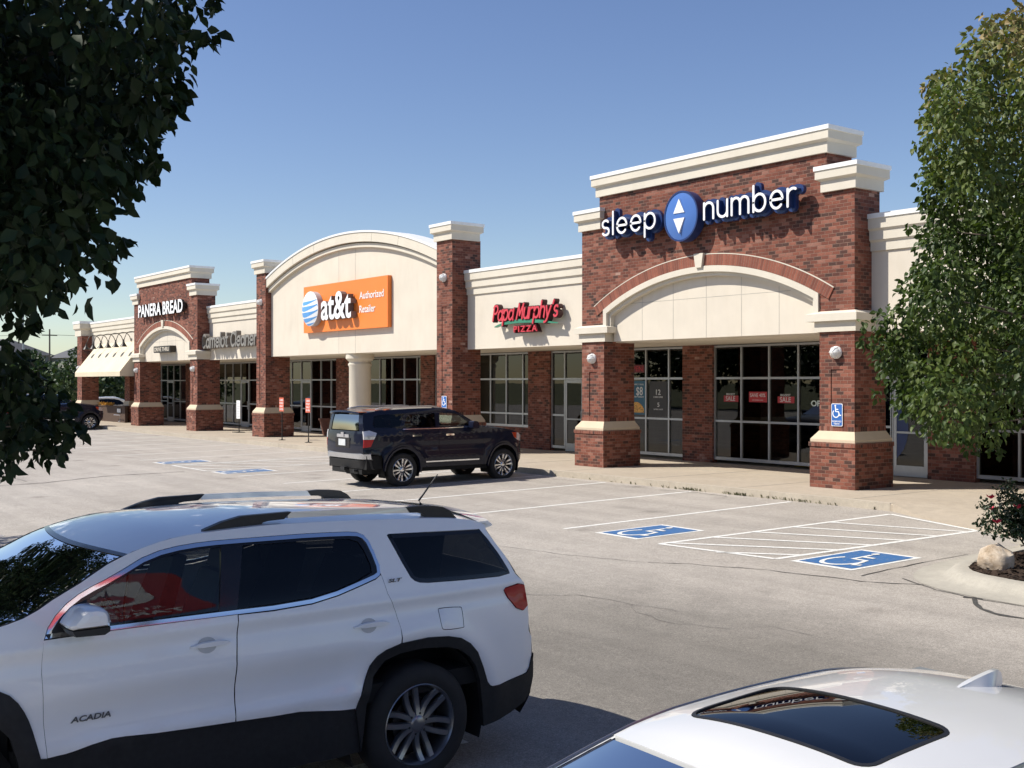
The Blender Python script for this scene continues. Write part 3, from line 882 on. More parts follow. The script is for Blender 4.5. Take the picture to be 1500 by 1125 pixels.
# interiors seen dimly through the glass
mb = MB(); mb.box(-71.1, 3.6, 25.4, 35.9, .0, .012); part("shop_floor", mb, M['infloor'])
mb = MB()
for x in (-71.15, -60.5, -51.8, -45.2, -38.4, -31.1, -23.4, -15.1, -5): mb.box(x - .06, x + .06, YS + .12, 33, 0, 3.5)
mb.box(-71.1, 3.6, 33, 33.1, 0, 3.5); part("shop_partitions", mb, M['inwall'])
mb = MB(); mb.box(-71.1, 3.6, YS + .06, 33.2, 3.5, 3.56); part("shop_ceiling", mb, M['inwall'])
M['lamp_on'], _nt, _b = new_mat("lit_lamp"); _b.inputs["Emission Color"].default_value = (1, .95, .85, 1); _b.inputs["Emission Strength"].default_value = 3.5
mb = MB()
for x in np.arange(-30, -5, 2.1):
    for y in (26.4, 28.6): mb.lathe([(0, 3.493), (.09, 3.493), (.09, 3.505)], (x, y, 0), n=12)
part("ceiling_downlights", mb, M['lamp_on'])
mb = MB()
for x in (-28.4, -25.6, -33.4, -36, -41, -49, -57): mb.box(x - .6, x + .6, 27.2, 27.35, 3.47, 3.498)
part("strip_lights", mb, M['lamp_on'])
def shop_item(name, label, cat, boxes, mat, loc):
    o = empty(name, loc); tag(o, label, cat)
    for nm, bx, m in boxes:
        mb = MB(); mb.box(*bx); mb.build(nm, m, o)
    return o
M['bedding'] = plain("bedding", (.62, .62, .6), .9)
M['yellow'] = plain("yellow_card", (.6, .42, .05), .7)
for k, (x, y, l) in enumerate(((-21.9, 26.0, "white display bed behind the leftmost panes of the mattress shop"), (-19.5, 27.4, "white display bed deeper inside the mattress shop"), (-13.3, 26.0, "white display bed behind the window right of the glass door"))):
    shop_item("display_bed", l, "bed", [("base", (-.8, .8, 0, 2.0, .012, .32), M['inwall']), ("mattress", (-.78, .78, .02, 1.98, .32, .62), M['bedding']), ("headboard", (-.8, .8, 2.0, 2.1, .012, 1.15), M['black'])], M['bedding'], (x, y, 0))
shop_item("display_stand", "yellow display box low behind mattress shop window near the pier", "display", [("panel", (-.18, .18, 0, .3, .012, .75), M['yellow']), ("shelf", (.22, .5, 0, .3, .012, .42), M['yellow'])], M['yellow'], (-20.2, 25.6, 0))
shop_item("shop_counter", "pale counter seen through the pizza shop windows", "counter", [("base", (-2.2, 2.2, 0, .7, .012, 1.0), M['inwall']), ("top", (-2.25, 2.25, -.05, .75, 1.0, 1.05), M['bedding'])], M['inwall'], (-27.3, 29.5, 0))
shop_item("menu_board", "pale menu boards on the pizza shop's back wall", "menu board", [("panel", (-2.4, 2.4, 0, .06, 2.1, 2.9), M['bedding'])], M['inwall'], (-27.3, 32.9, 0))

# ------------------------------------------------------------------ lettering
def GL(ch):
    """strokes of a round letter, x-height 1, baseline 0; returns (strokes, advance)"""
    c = {
     's': ([arc(.3, .745, .27, .255, 35, 270, 14) + arc(.31, .245, .29, .245, 88, -150, 14)], .62),
     'l': ([[(0, 0), (0, 1.52)]], .0),
     'e': ([[(.03, .51), (.84, .51)] + arc(.44, .5, .41, .5, 4, 318, 24)], .86),
     'p': ([[(0, -.5), (0, 1)], arc(.42, .5, .42, .5, 176, -182, 26)], .84),
     'b': ([[(0, 0), (0, 1.52)], arc(.42, .5, .42, .5, 176, -182, 26)], .84),
     'a': ([arc(.38, .47, .36, .47, 52, 322, 22), [(.82, 1.02), (.80, .2), (.9, -.02)]], .86),
     'o': ([arc(.44, .5, .44, .5, 90, 450, 28)], .88),
     'n': ([[(0, 1), (0, 0)], arc(.36, .62, .36, .38, 178, 0, 14) + [(.72, 0)]], .72),
     'h': ([[(0, 1.52), (0, 0)], arc(.36, .62, .36, .38, 178, 0, 14) + [(.72, 0)]], .72),
     'u': ([[(0, 1)] + arc(.36, .38, .36, .38, 180, 360, 14), [(.72, 1), (.72, 0)]], .72),
     'm': ([[(0, 1), (0, 0)], arc(.31, .66, .31, .34, 178, 0, 12) + [(.62, 0)], arc(.93, .66, .31, .34, 178, 0, 12) + [(1.24, 0)]], 1.24),
     'r': ([[(0, 1), (0, 0)], arc(.36, .6, .36, .4, 176, 62, 10)], .54),
     't': ([[(.2, 1.4), (.2, .2)] + arc(.42, .2, .22, .2, 190, 290, 6), [(0, 1), (.5, 1)]], .5),
     'y': ([[(0, 1), (.36, .05)], [(.76, 1), (.3, -.3), (.12, -.46), (-.08, -.48)]], .76),
     'P': ([[(0, 1.45), (-.02, 0)], [(-.12, 1.3)] + arc(.28, 1.08, .46, .4, 120, -95, 16)], .74),
     'M': ([[(0, 0), (.18, 1.4)], [(.16, 1.42), (.5, .35)], [(.48, .35), (.98, 1.42)], [(.94, 1.42), (1.02, 0)]], 1.04),
     'C': ([arc(.55, .72, .55, .74, 48, 312, 22)], .98),
     "'": ([[(0.08, 1.5), (0, 1.2)]], .1),
     ' ': ([], .35)}
    return c[ch]

def word(s, x0, z0, xh, width, y_front, depth, hw, gap=.3, shear=0.0, slopes=None, mb=None, step=.0012, smul=None):
    """stroke-built word; every stroke's front face sits a hair in front of the last so none coincide"""
    mb = mb or MB(); cx = 0; strokes = []
    for ch in s:
        st, adv = GL(ch); k = (smul or {}).get(ch, 1)
        for p in st: strokes.append([(cx + a * k, b * k) for a, b in p])
        cx += adv * k + gap
    total = cx - gap
    kx = width / total if width else xh
    for i, p in enumerate(strokes):
        q = [(x0 + a * kx + b * xh * shear, z0 + b * xh) for a, b in p]
        ribbon(mb, q, hw, y_front - (i % 7) * step, y_front + depth)
    return mb

def sign_thing(name, label, cat="sign", loc=(0, 0, 0), group=None):
    o = empty(name, loc); tag(o, label, cat, group); return o

# mattress shop: white channel letters on navy backers, oval with two arrows
s = sign_thing("shop_sign", "white sleep number lettering on navy backing with blue oval, on near brick tower")
mb = word("sleep", -22.99, 6.42, .40, 2.05, 20.64, .018, .030, gap=.34)
mb.build("letters", M['signwhite'], s)
mb = word("number", -19.22, 6.43, .40, 2.82, 20.64, .018, .030, gap=.34)
mb.build("letters", M['signwhite'], s)
mb = word("sleep", -22.99, 6.42, .40, 2.05, 20.659, .14, .032, gap=.34); mb.build("letter_returns", M['navy'], s)
mb = word("number", -19.22, 6.43, .40, 2.82, 20.659, .14, .032, gap=.34); mb.build("letter_returns", M['navy'], s)
mb = word("sleep", -22.99, 6.42, .40, 2.05, 20.80, .1, .112, gap=.34); mb.build("backing", M['navy'], s)
mb = word("number", -19.22, 6.43, .40, 2.82, 20.80, .1, .112, gap=.34); mb.build("backing", M['navy'], s)
mb = MB(); mb.box(-21.2, -19.3, 20.9, 21.08, 6.5, 6.62); mb.box(-22.6, -22.5, 20.9, 21.08, 6.5, 6.6); mb.box(-17.6, -17.5, 20.9, 21.08, 6.5, 6.6); mb.build("raceway", M['navy'], s)
mb = MB(); ox, oz, ow, oh = -20.1, 6.625, .575, .625
def lens(mb, cx, cz, rx, rz, y0, bulge, n=40, m=10):
    v = [(cx, y0 - bulge, cz)]; f = []
    for j in range(1, m + 1):
        t = j / m
        for k in range(n):
            a = 2 * math.pi * k / n; v.append((cx + rx * t * math.cos(a), y0 - bulge * (1 - t * t), cz + rz * t * math.sin(a)))
    f += [(0, 1 + (k + 1) % n, 1 + k) for k in range(n)]
    for j in range(m - 1):
        for k in range(n):
            a = 1 + j * n + k; b = 1 + j * n + (k + 1) % n; f.append((a, b, b + n, a + n))
    mb.add(v, f)
lens(mb, ox, oz, ow, oh, 20.74, .07)
ov = mb.build("oval", D.materials.new("oval_blue") if False else M['navy'], s, True)
M['ovalblue'] = plain("oval_blue", (.06, .15, .42), .28, 0, .05, 1, spec=.6)
ov.data.materials[0] = M['ovalblue']
mb = MB(); n = 40
el = [(ox + ow * math.cos(2 * math.pi * k / n), oz + oh * math.sin(2 * math.pi * k / n)) for k in range(n)]
L, Rr = offset_line(el, .022, True)
v = [(a, 20.722, b) for a, b in L] + [(a, 20.722, b) for a, b in Rr] + [(a, 21.0, b) for a, b in L] + [(a, 21.0, b) for a, b in Rr]
mb.add(v, [(k, n + k, n + (k + 1) % n, (k + 1) % n) for k in range(n)] + [(n + k, 3 * n + k, 3 * n + (k + 1) % n, n + (k + 1) % n) for k in range(n)] + [(k, (k + 1) % n, 2 * n + (k + 1) % n, 2 * n + k) for k in range(n)])
mb.build("oval_rim", M['navy'], s, True)
mb = MB(); mb.prism([(ox - .19, oz + .075), (ox + .19, oz + .075), (ox, oz + .435)], 20.655, 20.72); mb.prism([(ox - .19, oz - .06), (ox, oz - .445), (ox + .19, oz - .06)], 20.655, 20.72)
mb.build("arrows", M['signwhite'], s)

# phone shop: orange panel, globe, letters
s = sign_thing("shop_sign", "orange at&t Authorized Retailer panel with striped globe on cream barrel-topped bay")
mb = MB(); mb.box(-41.97, -35.28, 21.18, 21.35, 4.42, 6.31); mb.build("panel", M['orange'], s)
gx, gz_, gr = -40.92, 5.36, .70
mb = MB(); lens(mb, gx, gz_, gr, gr, 20.93, .13, 48, 14); mb.build("globe", M['signwhite'], s, True)
mb = MB(); n = 48
v = [(gx + gr * math.cos(2 * math.pi * k / n), y, gz_ + gr * math.sin(2 * math.pi * k / n)) for y in (20.93, 21.17) for k in range(n)]
mb.add(v, [(k, (k + 1) % n, n + (k + 1) % n, n + k) for k in range(n)]); mb.build("globe_return", plain("grey_return", (.4, .4, .42), .5), s, True)
mb = MB()
def gpt(a, b):
    q = min(1, a * a + b * b); return (gx + a * gr, 20.93 - .13 * (1 - q) - .004, gz_ + b * gr)
for c0, th, x0_, x1_ in ((.42, .13, -.80, .86), (.10, .17, -.97, .99), (-.24, .17, -.96, .97), (-.56, .14, -.82, .86), (-.82, .07, -.5, .6)):
    n = 22; top = []; bot = []
    for k in range(n + 1):
        a = x0_ + (x1_ - x0_) * k / n; t = k / n
        mid = c0 - .22 * math.sqrt(max(0, 1 - (a * .95) ** 2)) + .13 + .1 * a
        w = th * (.35 + .65 * math.sin(math.pi * min(1, .15 + t * .85)))* (1 - .55 * t)
        def cl(b):
            m = math.sqrt(max(0, .985 - a * a)); return max(-m, min(m, b))
        top.append(gpt(a, cl(mid + w))); bot.append(gpt(a, cl(mid - w)))
    mb.add(top + bot, [(k, n + 1 + k, n + 2 + k, k + 1) for k in range(n)])
mb.build("globe_stripes", M['globeblue'], s)
V, Fc = text_mesh("at&t", 1.0, .24, width=2.42, bold=.022)
mb = MB(); mb.add([(x - 39.95, y + 21.15, z * 1.02 + 4.89) for x, y, z in V], Fc); mb.build("letters", [M['signwhite']], s)
lo_ = mb
V, Fc = text_mesh("Authorized", .27, .02, width=1.78); mb = MB(); mb.add([(x - 37.32, y + 21.18, z + 5.55) for x, y, z in V], Fc)
V, Fc = text_mesh("Retailer", .27, .02, width=1.17); mb.build("small_lettering", M['signwhite'], s); mb = MB(); mb.add([(x - 37.32, y + 21.18, z + 5.03) for x, y, z in V], Fc)
mb.build("small_lettering", M['signwhite'], s)
# the big letters have dark sides: a slightly smaller white face on a grey body
body = [o for o in s.children if o.name.startswith("letters")][-1]
body.data.materials.clear(); body.data.materials.append(M['signwhite']); body.data.materials.append(plain("letter_side", (.16, .13, .12), .6))
for p in body.data.polygons: p.material_index = 0 if p.normal.y < -.7 else 1

# pizza shop
s = sign_thing("shop_sign", "red script Papa Murphy's Pizza lettering with green swoosh on cream wall")
kw = dict(xh=.32, gap=.24, shear=.22)
mb = word("Papa", -29.1, 4.37, width=1.05, y_front=21.40, depth=.05, hw=.031, **kw); word("Murphy's", -27.86, 4.38, width=2.0, y_front=21.40, depth=.05, hw=.031, mb=mb, **kw)
mb.build("letters", M['red'], s)
mb = word("Papa", -29.1, 4.37, width=1.05, y_front=21.425, depth=.16, hw=.056, **kw); word("Murphy's", -27.86, 4.38, width=2.0, y_front=21.425, depth=.16, hw=.056, mb=mb, **kw)
mb.build("letter_backs", plain("oxblood_return", (.05, .008, .01), .5), s)
mb = MB(); pts = [(-29.05 + 3.2 * k / 20, 4.17 + .14 * math.sin(math.pi * (k / 20) ** .8)) for k in range(21)]
ww = [.012 + .05 * math.sin(math.pi * min(1, k / 20 + .02)) for k in range(21)]
v = []
for y in (21.43, 21.56):
    v += [(p[0], y, p[1] + w) for p, w in zip(pts, ww)] + [(p[0], y, p[1] - w) for p, w in zip(pts, ww)]
n = 21
mb.add(v, [(k, n + k, n + k + 1, k + 1) for k in range(n - 1)] + [(k, k + 1, 2 * n + k + 1, 2 * n + k) for k in range(n - 1)] + [(n + k, 3 * n + k, 3 * n + k + 1, n + k + 1) for k in range(n - 1)])
mb.build("swoosh", M['green'], s)
V, Fc = text_mesh("PIZZA", .185, .05, width=1.18, bold=.012, spacing=1.25); mb = MB(); mb.add([(x - 28.0, y + 21.45, z + 3.965) for x, y, z in V], Fc); mb.build("letters", M['red'], s)
V, Fc = text_mesh("PIZZA", .21, .15, width=1.22, bold=.05, spacing=1.25); mb = MB(); mb.add([(x - 28.02, y + 21.6, z + 3.955) for x, y, z in V], Fc); mb.build("letter_backs", D.materials["oxblood_return"], s)
mb = MB(); mb.box(-28.9, -26.0, 21.585, 21.625, 4.36, 4.46)
for x in (-28.6, -27.4, -26.3): mb.box(x - .03, x + .03, 21.62, 21.73, 4.37, 4.43)
mb.build("raceway", M['trim'], s)

# dry cleaner: tall taupe letters
s = sign_thing("shop_sign", "taupe Camelot Cleaners channel letters standing off cream wall")
mb = word("Camelot", -53.25, 4.1, .42, 3.1, 21.34, .22, .068, gap=.3, shear=.1); word("Cleaners", -49.75, 4.1, .42, 3.25, 21.34, .22, .068, gap=.28, shear=.1, mb=mb)
mb.build("letters", M['tan_letter'], s)
mb = word("Camelot", -53.25, 4.1, .42, 3.1, 21.325, .02, .045, gap=.3, shear=.1); word("Cleaners", -49.75, 4.1, .42, 3.25, 21.325, .02, .045, gap=.28, shear=.1, mb=mb)
mb.build("letter_faces", plain("grey_letter_face", (.24, .225, .2), .4), s)
mb = MB(); mb.box(-53.1, -46.6, 21.55, 21.6, 4.2, 4.28)
for x in (-52.5, -50, -47.6): mb.box(x - .03, x + .03, 21.6, 21.72, 4.21, 4.27)
mb.build("raceway", M['trim'], s)

# bakery
s = sign_thing("shop_sign", "white PANERA BREAD block letters on far brick tower")
V, Fc = text_mesh("PANERA BREAD", .62, .14, width=6.5, bold=.028); mb = MB(); mb.add([(x - 61.0, y + 20.97, z + 5.94) for x, y, z in V], Fc)
o = mb.build("letters", [M['signwhite'], M['black']], s)
for p in o.data.polygons: p.material_index = 0 if p.normal.y < -.7 else 1
mb = MB(); mb.box(-61, -54.6, 20.98, 21.08, 6.1, 6.4); mb.build("raceway", M['bronze'], s)
s = sign_thing("drive_through_sign", "small dark DRIVE THRU box sign on far tower's arched panel")
mb = MB(); mb.box(-59.0, -56.6, 20.97, 21.28, 3.96, 4.3); mb.build("box", M['bronze'], s)
V, Fc = text_mesh("DRIVE THRU", .2, .012, width=2.1, bold=.01); mb = MB(); mb.add([(x - 58.85, y + 20.97, z + 4.03) for x, y, z in V], Fc); mb.build("lettering", M['stucco'], s)

# ------------------------------------------------------------------ wall lamps
def lamp(x, z, label):
    o = empty("wall_lamp", (x, YF, z)); tag(o, label, "wall lamp", "round lamps on the brick piers")
    lamp.n += 1
    if lamp.n == 1:
        mb = MB(); mb.lathe([(0, -.035), (.135, -.035), (.14, .0)], (0, 0, 0), (0, 1, 0), 28); mb.lathe([(.14, -.035), (.14, -.05), (.125, -.06)], (0, 0, 0), (0, 1, 0), 28)
        mb.build("base", M['white'], o, True)
        mb = MB(); mb.lathe([(.125, -.055)] + [(.125 * math.cos(R(a)), -.055 - .13 * math.sin(R(a))) for a in range(8, 90, 9)] + [(.001, -.186)], (0, 0, 0), (0, 1, 0), 28)
        mb.build("globe", plain("opal_glass", (.8, .8, .77), .18, 0, .02), o, True)
        mb = MB()
        for a in (0, 60, 120):
            mb.tube([(.137 * math.cos(R(b)) * math.cos(R(a)), -.055 - .14 * math.sin(R(b)), .137 * math.cos(R(b)) * math.sin(R(a))) for b in range(0, 181, 15)], .007, 6)
        mb.build("cage", M['white'], o, True); lamp.src = o
    else:
        for c in lamp.src.children: copy_tree(c, o)
    return o
lamp.n = 0
for x, z, l in ((-15.61, 3.06, "white caged lamp on near tower's right pier above blue sign"), (-23.88, 3.06, "white caged lamp on near tower's left pier beside pizza shop"),
             (-31.43, 5.92, "white caged lamp high on pier between orange sign and pizza shop"), (-45.9, 5.92, "white caged lamp high on pier left of orange sign"),
             (-53.69, 3.06, "white caged lamp on far tower's right pier by dry cleaner"), (-61.96, 3.06, "white caged lamp on far tower's left pier beside awning"), (-72.63, 3.3, "white caged lamp on end pier left of the awning")):
    lamp(x, z, l)

# ------------------------------------------------------------------ accessible parking signs on the piers
def isa_plate(name, xc, z0, z1, w, label):
    o = empty(name, (0, 0, 0)); tag(o, label, "sign")
    h = z1 - z0; zc = (z0 + z1) / 2
    def rrect(hw, hh, r): 
        q = []
        for cx, cz, a in ((hw - r, hh - r, 0), (-hw + r, hh - r, 90), (-hw + r, -hh + r, 180), (hw - r, -hh + r, 270)): q += arc(cx, cz, r, r, a, a + 90, 5)
        return [(xc + a, zc + b) for a, b in q]
    y = YF - .03
    mb = MB(); mb.prism(rrect(w / 2, h / 2, .03)[::-1], y, y + .012); mb.build("plate", M['signwhite'], o)
    mb = MB(); mb.prism(rrect(w / 2 - .014, h / 2 - .014, .024)[::-1], y - .003, y + .0); mb.build("blue_face", plain("sign_blue", (.03, .13, .42), .4), o)
    mb = MB(); k = w * .95; wz = zc + h * .16
    wheel, body, arm = isa_strokes()
    for q, d, hw in ((wheel, .006, .04), (body, .0075, .05), (arm, .009, .04)):
        ribbon(mb, [(xc + (a - .06) * k, wz + b * k * 1.05) for a, b in q], hw * k, y - d, y - .0031)
    mb.prism([(xc + (-.13 + .075 * math.cos(t)) * k, wz + (.43 + .075 * math.sin(t)) * k) for t in np.linspace(0, 6.0, 14)][::-1], y - .0105, y - .0031)
    V, Fc = text_mesh("RESERVED", .034, .004, width=w * .8, bold=.01); mb.add([(x + xc - w * .4, yy + y - .0031, z + zc - h * .32) for x, yy, z in V], Fc)
    V, Fc = text_mesh("PARKING", .034, .004, width=w * .5, bold=.01); mb.add([(x + xc - w * .25, yy + y - .0031, z + zc - h * .425) for x, yy, z in V], Fc)
    mb.build("markings", M['signwhite'], o)
    mb = MB(); mb.box(xc - .03, xc + .03, y + .012, YF + .025, zc - .1, zc + .1); mb.build("bracket", M['steel'], o)
isa_plate("parking_sign", -15.585, 1.4, 1.91, .3, "blue wheelchair parking sign on near tower's right pier")
isa_plate("parking_sign", -31.41, 1.42, 1.93, .3, "blue wheelchair parking sign on pier behind dark SUV")

# ------------------------------------------------------------------ window posters and open signs
def poster(name, label, x0, x1, z0, z1, mat, texts=(), y=YS - .0105):
    o = empty(name); tag(o, label, "poster")
    mb = MB(); mb.box(x0, x1, y, y + .0015, z0, z1); mb.build("sheet", mat, o)
    if texts:
        mb = MB()
        for s, tx, tz, h, w in texts:
            V, Fc = text_mesh(s, h, .002, width=w, bold=.01); mb.add([(a + tx, b + y, c + tz) for a, b, c in V], Fc)
        mb.build("print", plain("poster_print", (.6, .6, .58), .6) if "poster_print" not in D.materials else D.materials["poster_print"], o)
    return o
poster("window_poster", "red BIGGEST SALE poster in mattress shop, nearest the brick pilaster", -22.48, -21.92, 1.82, 2.0, M['poster_red'], (("SALE", -22.4, 1.85, .13, .36), ("BIGGEST", -22.38, 2.01, .06, .33)))
poster("window_poster", "red SAVE 40% poster, middle one in mattress shop window", -21.52, -20.86, 1.82, 2.12, M['poster_red'], (("SAVE 40%", -21.48, 1.97, .1, .56), ("storewide event", -21.4, 1.87, .03, .4)))
poster("window_poster", "red BIGGEST SALE poster in mattress shop, nearest the OPEN sign", -20.48, -19.9, 1.81, 1.99, M['poster_red'], (("SALE", -20.4, 1.84, .13, .38), ("BIGGEST", -20.38, 2.0, .06, .35)))
o = empty("open_sign"); tag(o, "green and white OPEN letters in window beside brick pier", "sign")
V, Fc = text_mesh("OPEN", .15, .01, width=.62, bold=.02); mb = MB(); mb.add([(x - 19.33, y + YS - .0105, z + 1.74) for x, y, z in V], Fc); mb.build("letters", plain("open_white", (.7, .8, .75), .5), o)
poster("window_poster", "teal $8 pizza deal poster beside left brick pier", -26.66, -25.76, 1.36, 2.44, M['poster_blue'], (("$8", -26.2, 1.98, .26, .3), ("FAMILY DEAL", -26.35, 2.3, .05, .5), ("EVERY TUESDAY", -26.35, 1.9, .05, .5)))
o = empty("pizza_picture"); tag(o, "printed half pizza picture in window under the $8 poster text", "poster")
mb = MB(); mb.prism(([(-26.21 + .38 * math.cos(t), 1.42 + .34 * math.sin(t)) for t in np.linspace(0, math.pi, 16)])[::-1], YS - .0135, YS - .0122); mb.build("print", M['pizza'], o)
poster("window_poster", "dark menu poster with $12 and $5 offers in pizza shop window", -25.6, -24.82, 1.34, 2.42, plain("poster_dark", (.03, .028, .025), .5), (("12", -25.3, 2.0, .16, .2), ("5", -25.24, 1.62, .13, .09), ("COMBO OFFER", -25.42, 1.9, .05, .42), ("EXTRA LARGE", -25.4, 1.52, .04, .4)))
poster("window_poster", "red and white Now Hiring poster in pizza shop door window", -29.47, -28.85, 1.98, 2.38, M['poster_red'], (("Now", -29.42, 2.23, .12, .32), ("Hiring", -29.42, 2.05, .12, .44)))
poster("window_poster", "grey staff photo poster under the Now Hiring poster", -29.47, -28.85, 1.36, 1.975, plain("poster_grey", (.22, .17, .16), .5, 0, .7, 9))
o = empty("neon_open_sign"); tag(o, "unlit red OPEN sign high in pizza shop window", "sign")
mb = MB(); mb.box(-26.66, -25.82, YS - .0105, YS - .0085, 2.7, 2.95); mb.build("box", plain("sign_dark_red", (.12, .01, .015), .5), o)
V, Fc = text_mesh("OPEN", .16, .004, width=.66); mb = MB(); mb.add([(x - 26.57, y + YS - .0105, z + 2.745) for x, y, z in V], Fc); mb.build("letters", M['poster_red'], o)
o = empty("door_decal"); tag(o, "navy oval decal on white framed glass door right of near tower", "decal")
mb = MB(); mb.prism([(-16.95 + .62 * math.cos(t), 1.25 + .88 * math.sin(t)) for t in np.linspace(0, 2 * math.pi, 30)[:-1] if -16.95 + .62 * math.cos(t) > -16.7][::-1], YS - .035, YS - .03); mb.build("film", M['navy'], o)
# white door frame on that door
# ------------------------------------------------------------------ things on the walk
def post_sign(x, y, label):
    o = empty("curbside_sign", (x, y, 0)); tag(o, label, "sign", "pickup signs on black posts")
    mb = MB(); mb.tube([(0, 0, .0), (0, 0, 1.2)], .022, 10); mb.build("post", M['steel'], o, True)
    mb = MB(); mb.lathe([(.15, 0), (.15, .012), (.03, .03), (.03, .05)], (0, 0, .002), n=20); mb.build("base", M['steel'], o, True)
    mb = MB(); mb.box(-.2, .2, -.03, -.024, 1.19, 1.76); mb.build("panel", plain("sign_orange_red", (.6, .12, .06), .5, 0, .04), o)
    mb = MB()
    for k, t in enumerate(("CURBSIDE", "PICKUP", "ONLY", "10 MIN")):
        V, Fc = text_mesh(t, .07, .003, width=.32, bold=.01); mb.add([(a - .16, b - .03, c + 1.62 - k * .125) for a, b, c in V], Fc)
    mb.build("lettering", M['signwhite'], o)
post_sign(-42.64, 20.53, "orange-red sign on black post nearer the brick pier left of round column")
post_sign(-40.25, 20.52, "orange-red sign on black post in front of the glass door by round column")
o = empty("sandwich_sign", (-50.44, 22.03, 0)); tag(o, "tall white panel sign on black post and foot by dry cleaner", "sign")
mb = MB(); mb.box(-.2, .2, -.025, .0, .66, 1.53); mb.build("panel", M['signwhite'], o)
mb = MB(); mb.tube([(0, .02, .02), (0, .02, .7)], .025, 8); mb.build("post", M['steel'], o, True)
mb = MB(); mb.box(-.3, .3, -.2, .2, .0, .03); mb.build("base", M['steel'], o)
mb = MB()
for k in range(6): mb.box(-.12, .12, -.028, -.0252, .76 + k * .12, .79 + k * .12)
mb.build("lettering", plain("faint_print", (.45, .45, .45), .6), o)
def pot(x, y, s, label):
    o = empty("planter_pot", (x, y, 0)); tag(o, label, "planter")
    mb = MB(); mb.lathe([(0, 0), (.34 * s, 0), (.5 * s, .68 * s), (.54 * s, .68 * s), (.54 * s, .76 * s), (.47 * s, .76 * s), (.45 * s, .66 * s)], (0, 0, .002), n=28); mb.build("pot", M['terracotta'], o, True)
    mb = MB(); mb.lathe([(0, .68 * s), (.46 * s, .68 * s)], (0, 0, 0), n=20); mb.build("soil", M['mulch'], o)
pot(-45.3, 24.2, 1.0, "brown tapered planter pot behind dark SUV by the glass door")

# ------------------------------------------------------------------ awning and gooseneck lamps
mb = MB(); ax0, ax1 = -71.0, -62.6; yf, zt, zb, zv = 20.35, 4.75, 3.0, 2.74
def awn():
    n = 1
    v = [(ax0, YW, zt), (ax1, YW, zt), (ax1, yf, zb), (ax0, yf, zb), (ax0, yf, zv), (ax1, yf, zv), (ax0, YW, zv), (ax1, YW, zv)]
    mb.add(v, [(0, 3, 2, 1), (3, 4, 5, 2), (0, 6, 4, 3), (1, 2, 5, 7)])
awn(); part("awning", mb, M['awning'])
for k in range(6):
    x = -70.3 + 1.38 * k
    o = empty("gooseneck_lamp", (x, YW, 4.85)); tag(o, "black gooseneck lamp over the cream awning", "lamp", "gooseneck lamps above the awning")
    if k == 0:
        mb = MB(); mb.tube([(0, 0, .0)] + [(0, -.05 - .45 * (1 - math.cos(R(a))) * .5 * 2 * .9, .0 + .42 * math.sin(R(a))) for a in range(10, 150, 14)] + [(0, -.9, -.12)], .022, 8); mb.build("arm", M['bronze'], o, True)
        mb = MB(); mb.lathe([(.03, 0), (.06, -.1), (.09, -.16), (.21, -.34), (.2, -.34), (.08, -.17)], (0, -.9, -.1), n=20); mb.build("shade", M['bronze'], o, True)
        mb = MB(); mb.lathe([(.08, 0), (.08, -.03), (0, -.03)], (0, 0, 0), (0, 1, 0), 14); mb.build("wall_plate", M['bronze'], o); g0 = o
    else:
        for c in g0.children: copy_tree(c, o)

# ------------------------------------------------------------------ planted island
def inset(poly, d):
    L, Rr = offset_line(poly, d, True)
    return L
outer = [(-9.15, 17.25), (-9.15, 16.4), (-9.13, 15.6), (-9.07, 14.6), (-8.97, 14.0), (-8.8, 13.57), (-8.62, 13.3), (-8.36, 13.05), (-7.95, 12.84), (-7.34, 12.72), (-6.8, 12.7), (-4.9, 12.7), (-4.3, 12.85), (-3.8, 13.3), (-3.6, 14), (-3.6, 15.5), (-3.6, 17.2)]
outer = outer[::-1]      # clockwise -> inset to the right
sgn = 1
cx = sum(p[0] for p in outer) / len(outer); cy = sum(p[1] for p in outer) / len(outer)
t1 = offset_line(outer, .2, True)[0]
area = lambda P: sum(a[0] * b[1] - b[0] * a[1] for a, b in zip(P, P[1:] + P[:1]))
sgn = 1 if abs(area(t1)) < abs(area(outer)) else -1
rings = [(0, .005), (.36, .022), (.43, .06), (.48, .115), (.53, .14), (.58, .15), (.7, .148), (.71, .1)]
mb = MB(); n = len(outer); v = []
for d, z in rings:
    q = offset_line(outer, sgn * d, True)[0] if d else outer
    v += [(x, y, gz(y) + z) for x, y in q]
mb.add(v, [(j * n + i, j * n + (i + 1) % n, (j + 1) * n + (i + 1) % n, (j + 1) * n + i) for j in range(len(rings) - 1) for i in range(n)])
tag(mb.build("island_kerb", M['gutter'], None, True, 50), kind='structure')
q = offset_line(outer, sgn * .70, True)[0]
from mathutils.geometry import tessellate_polygon
mulch_poly = q
gp = []; rm = random.Random(5)
def inside(P, x, y):
    c = False; j = len(P) - 1
    for i in range(len(P)):
        if (P[i][1] > y) != (P[j][1] > y) and x < (P[j][0] - P[i][0]) * (y - P[i][1]) / (P[j][1] - P[i][1]) + P[i][0]: c = not c
        j = i
    return c
pts = list(q); 
for xx in np.arange(-8.6, -4.1, .12):
    for yy in np.arange(13.2, 17, .12):
        if inside(q, xx, yy): pts.append((xx, yy))
r_ = delaunay_2d_cdt([Vector(p) for p in pts], [(i, (i + 1) % n) for i in range(n)], [], 0, 1e-5)
vv = [(p[0], p[1], gz(p[1]) + .11 + (rm.uniform(-.02, .04) if i >= n else 0) + (.12 if i >= n else 0) * max(0, 1 - ((p[0] + 6.3) / 2) ** 2) * max(0, 1 - ((p[1] - 15.2) / 1.8) ** 2)) for i, p in enumerate(r_[0])]
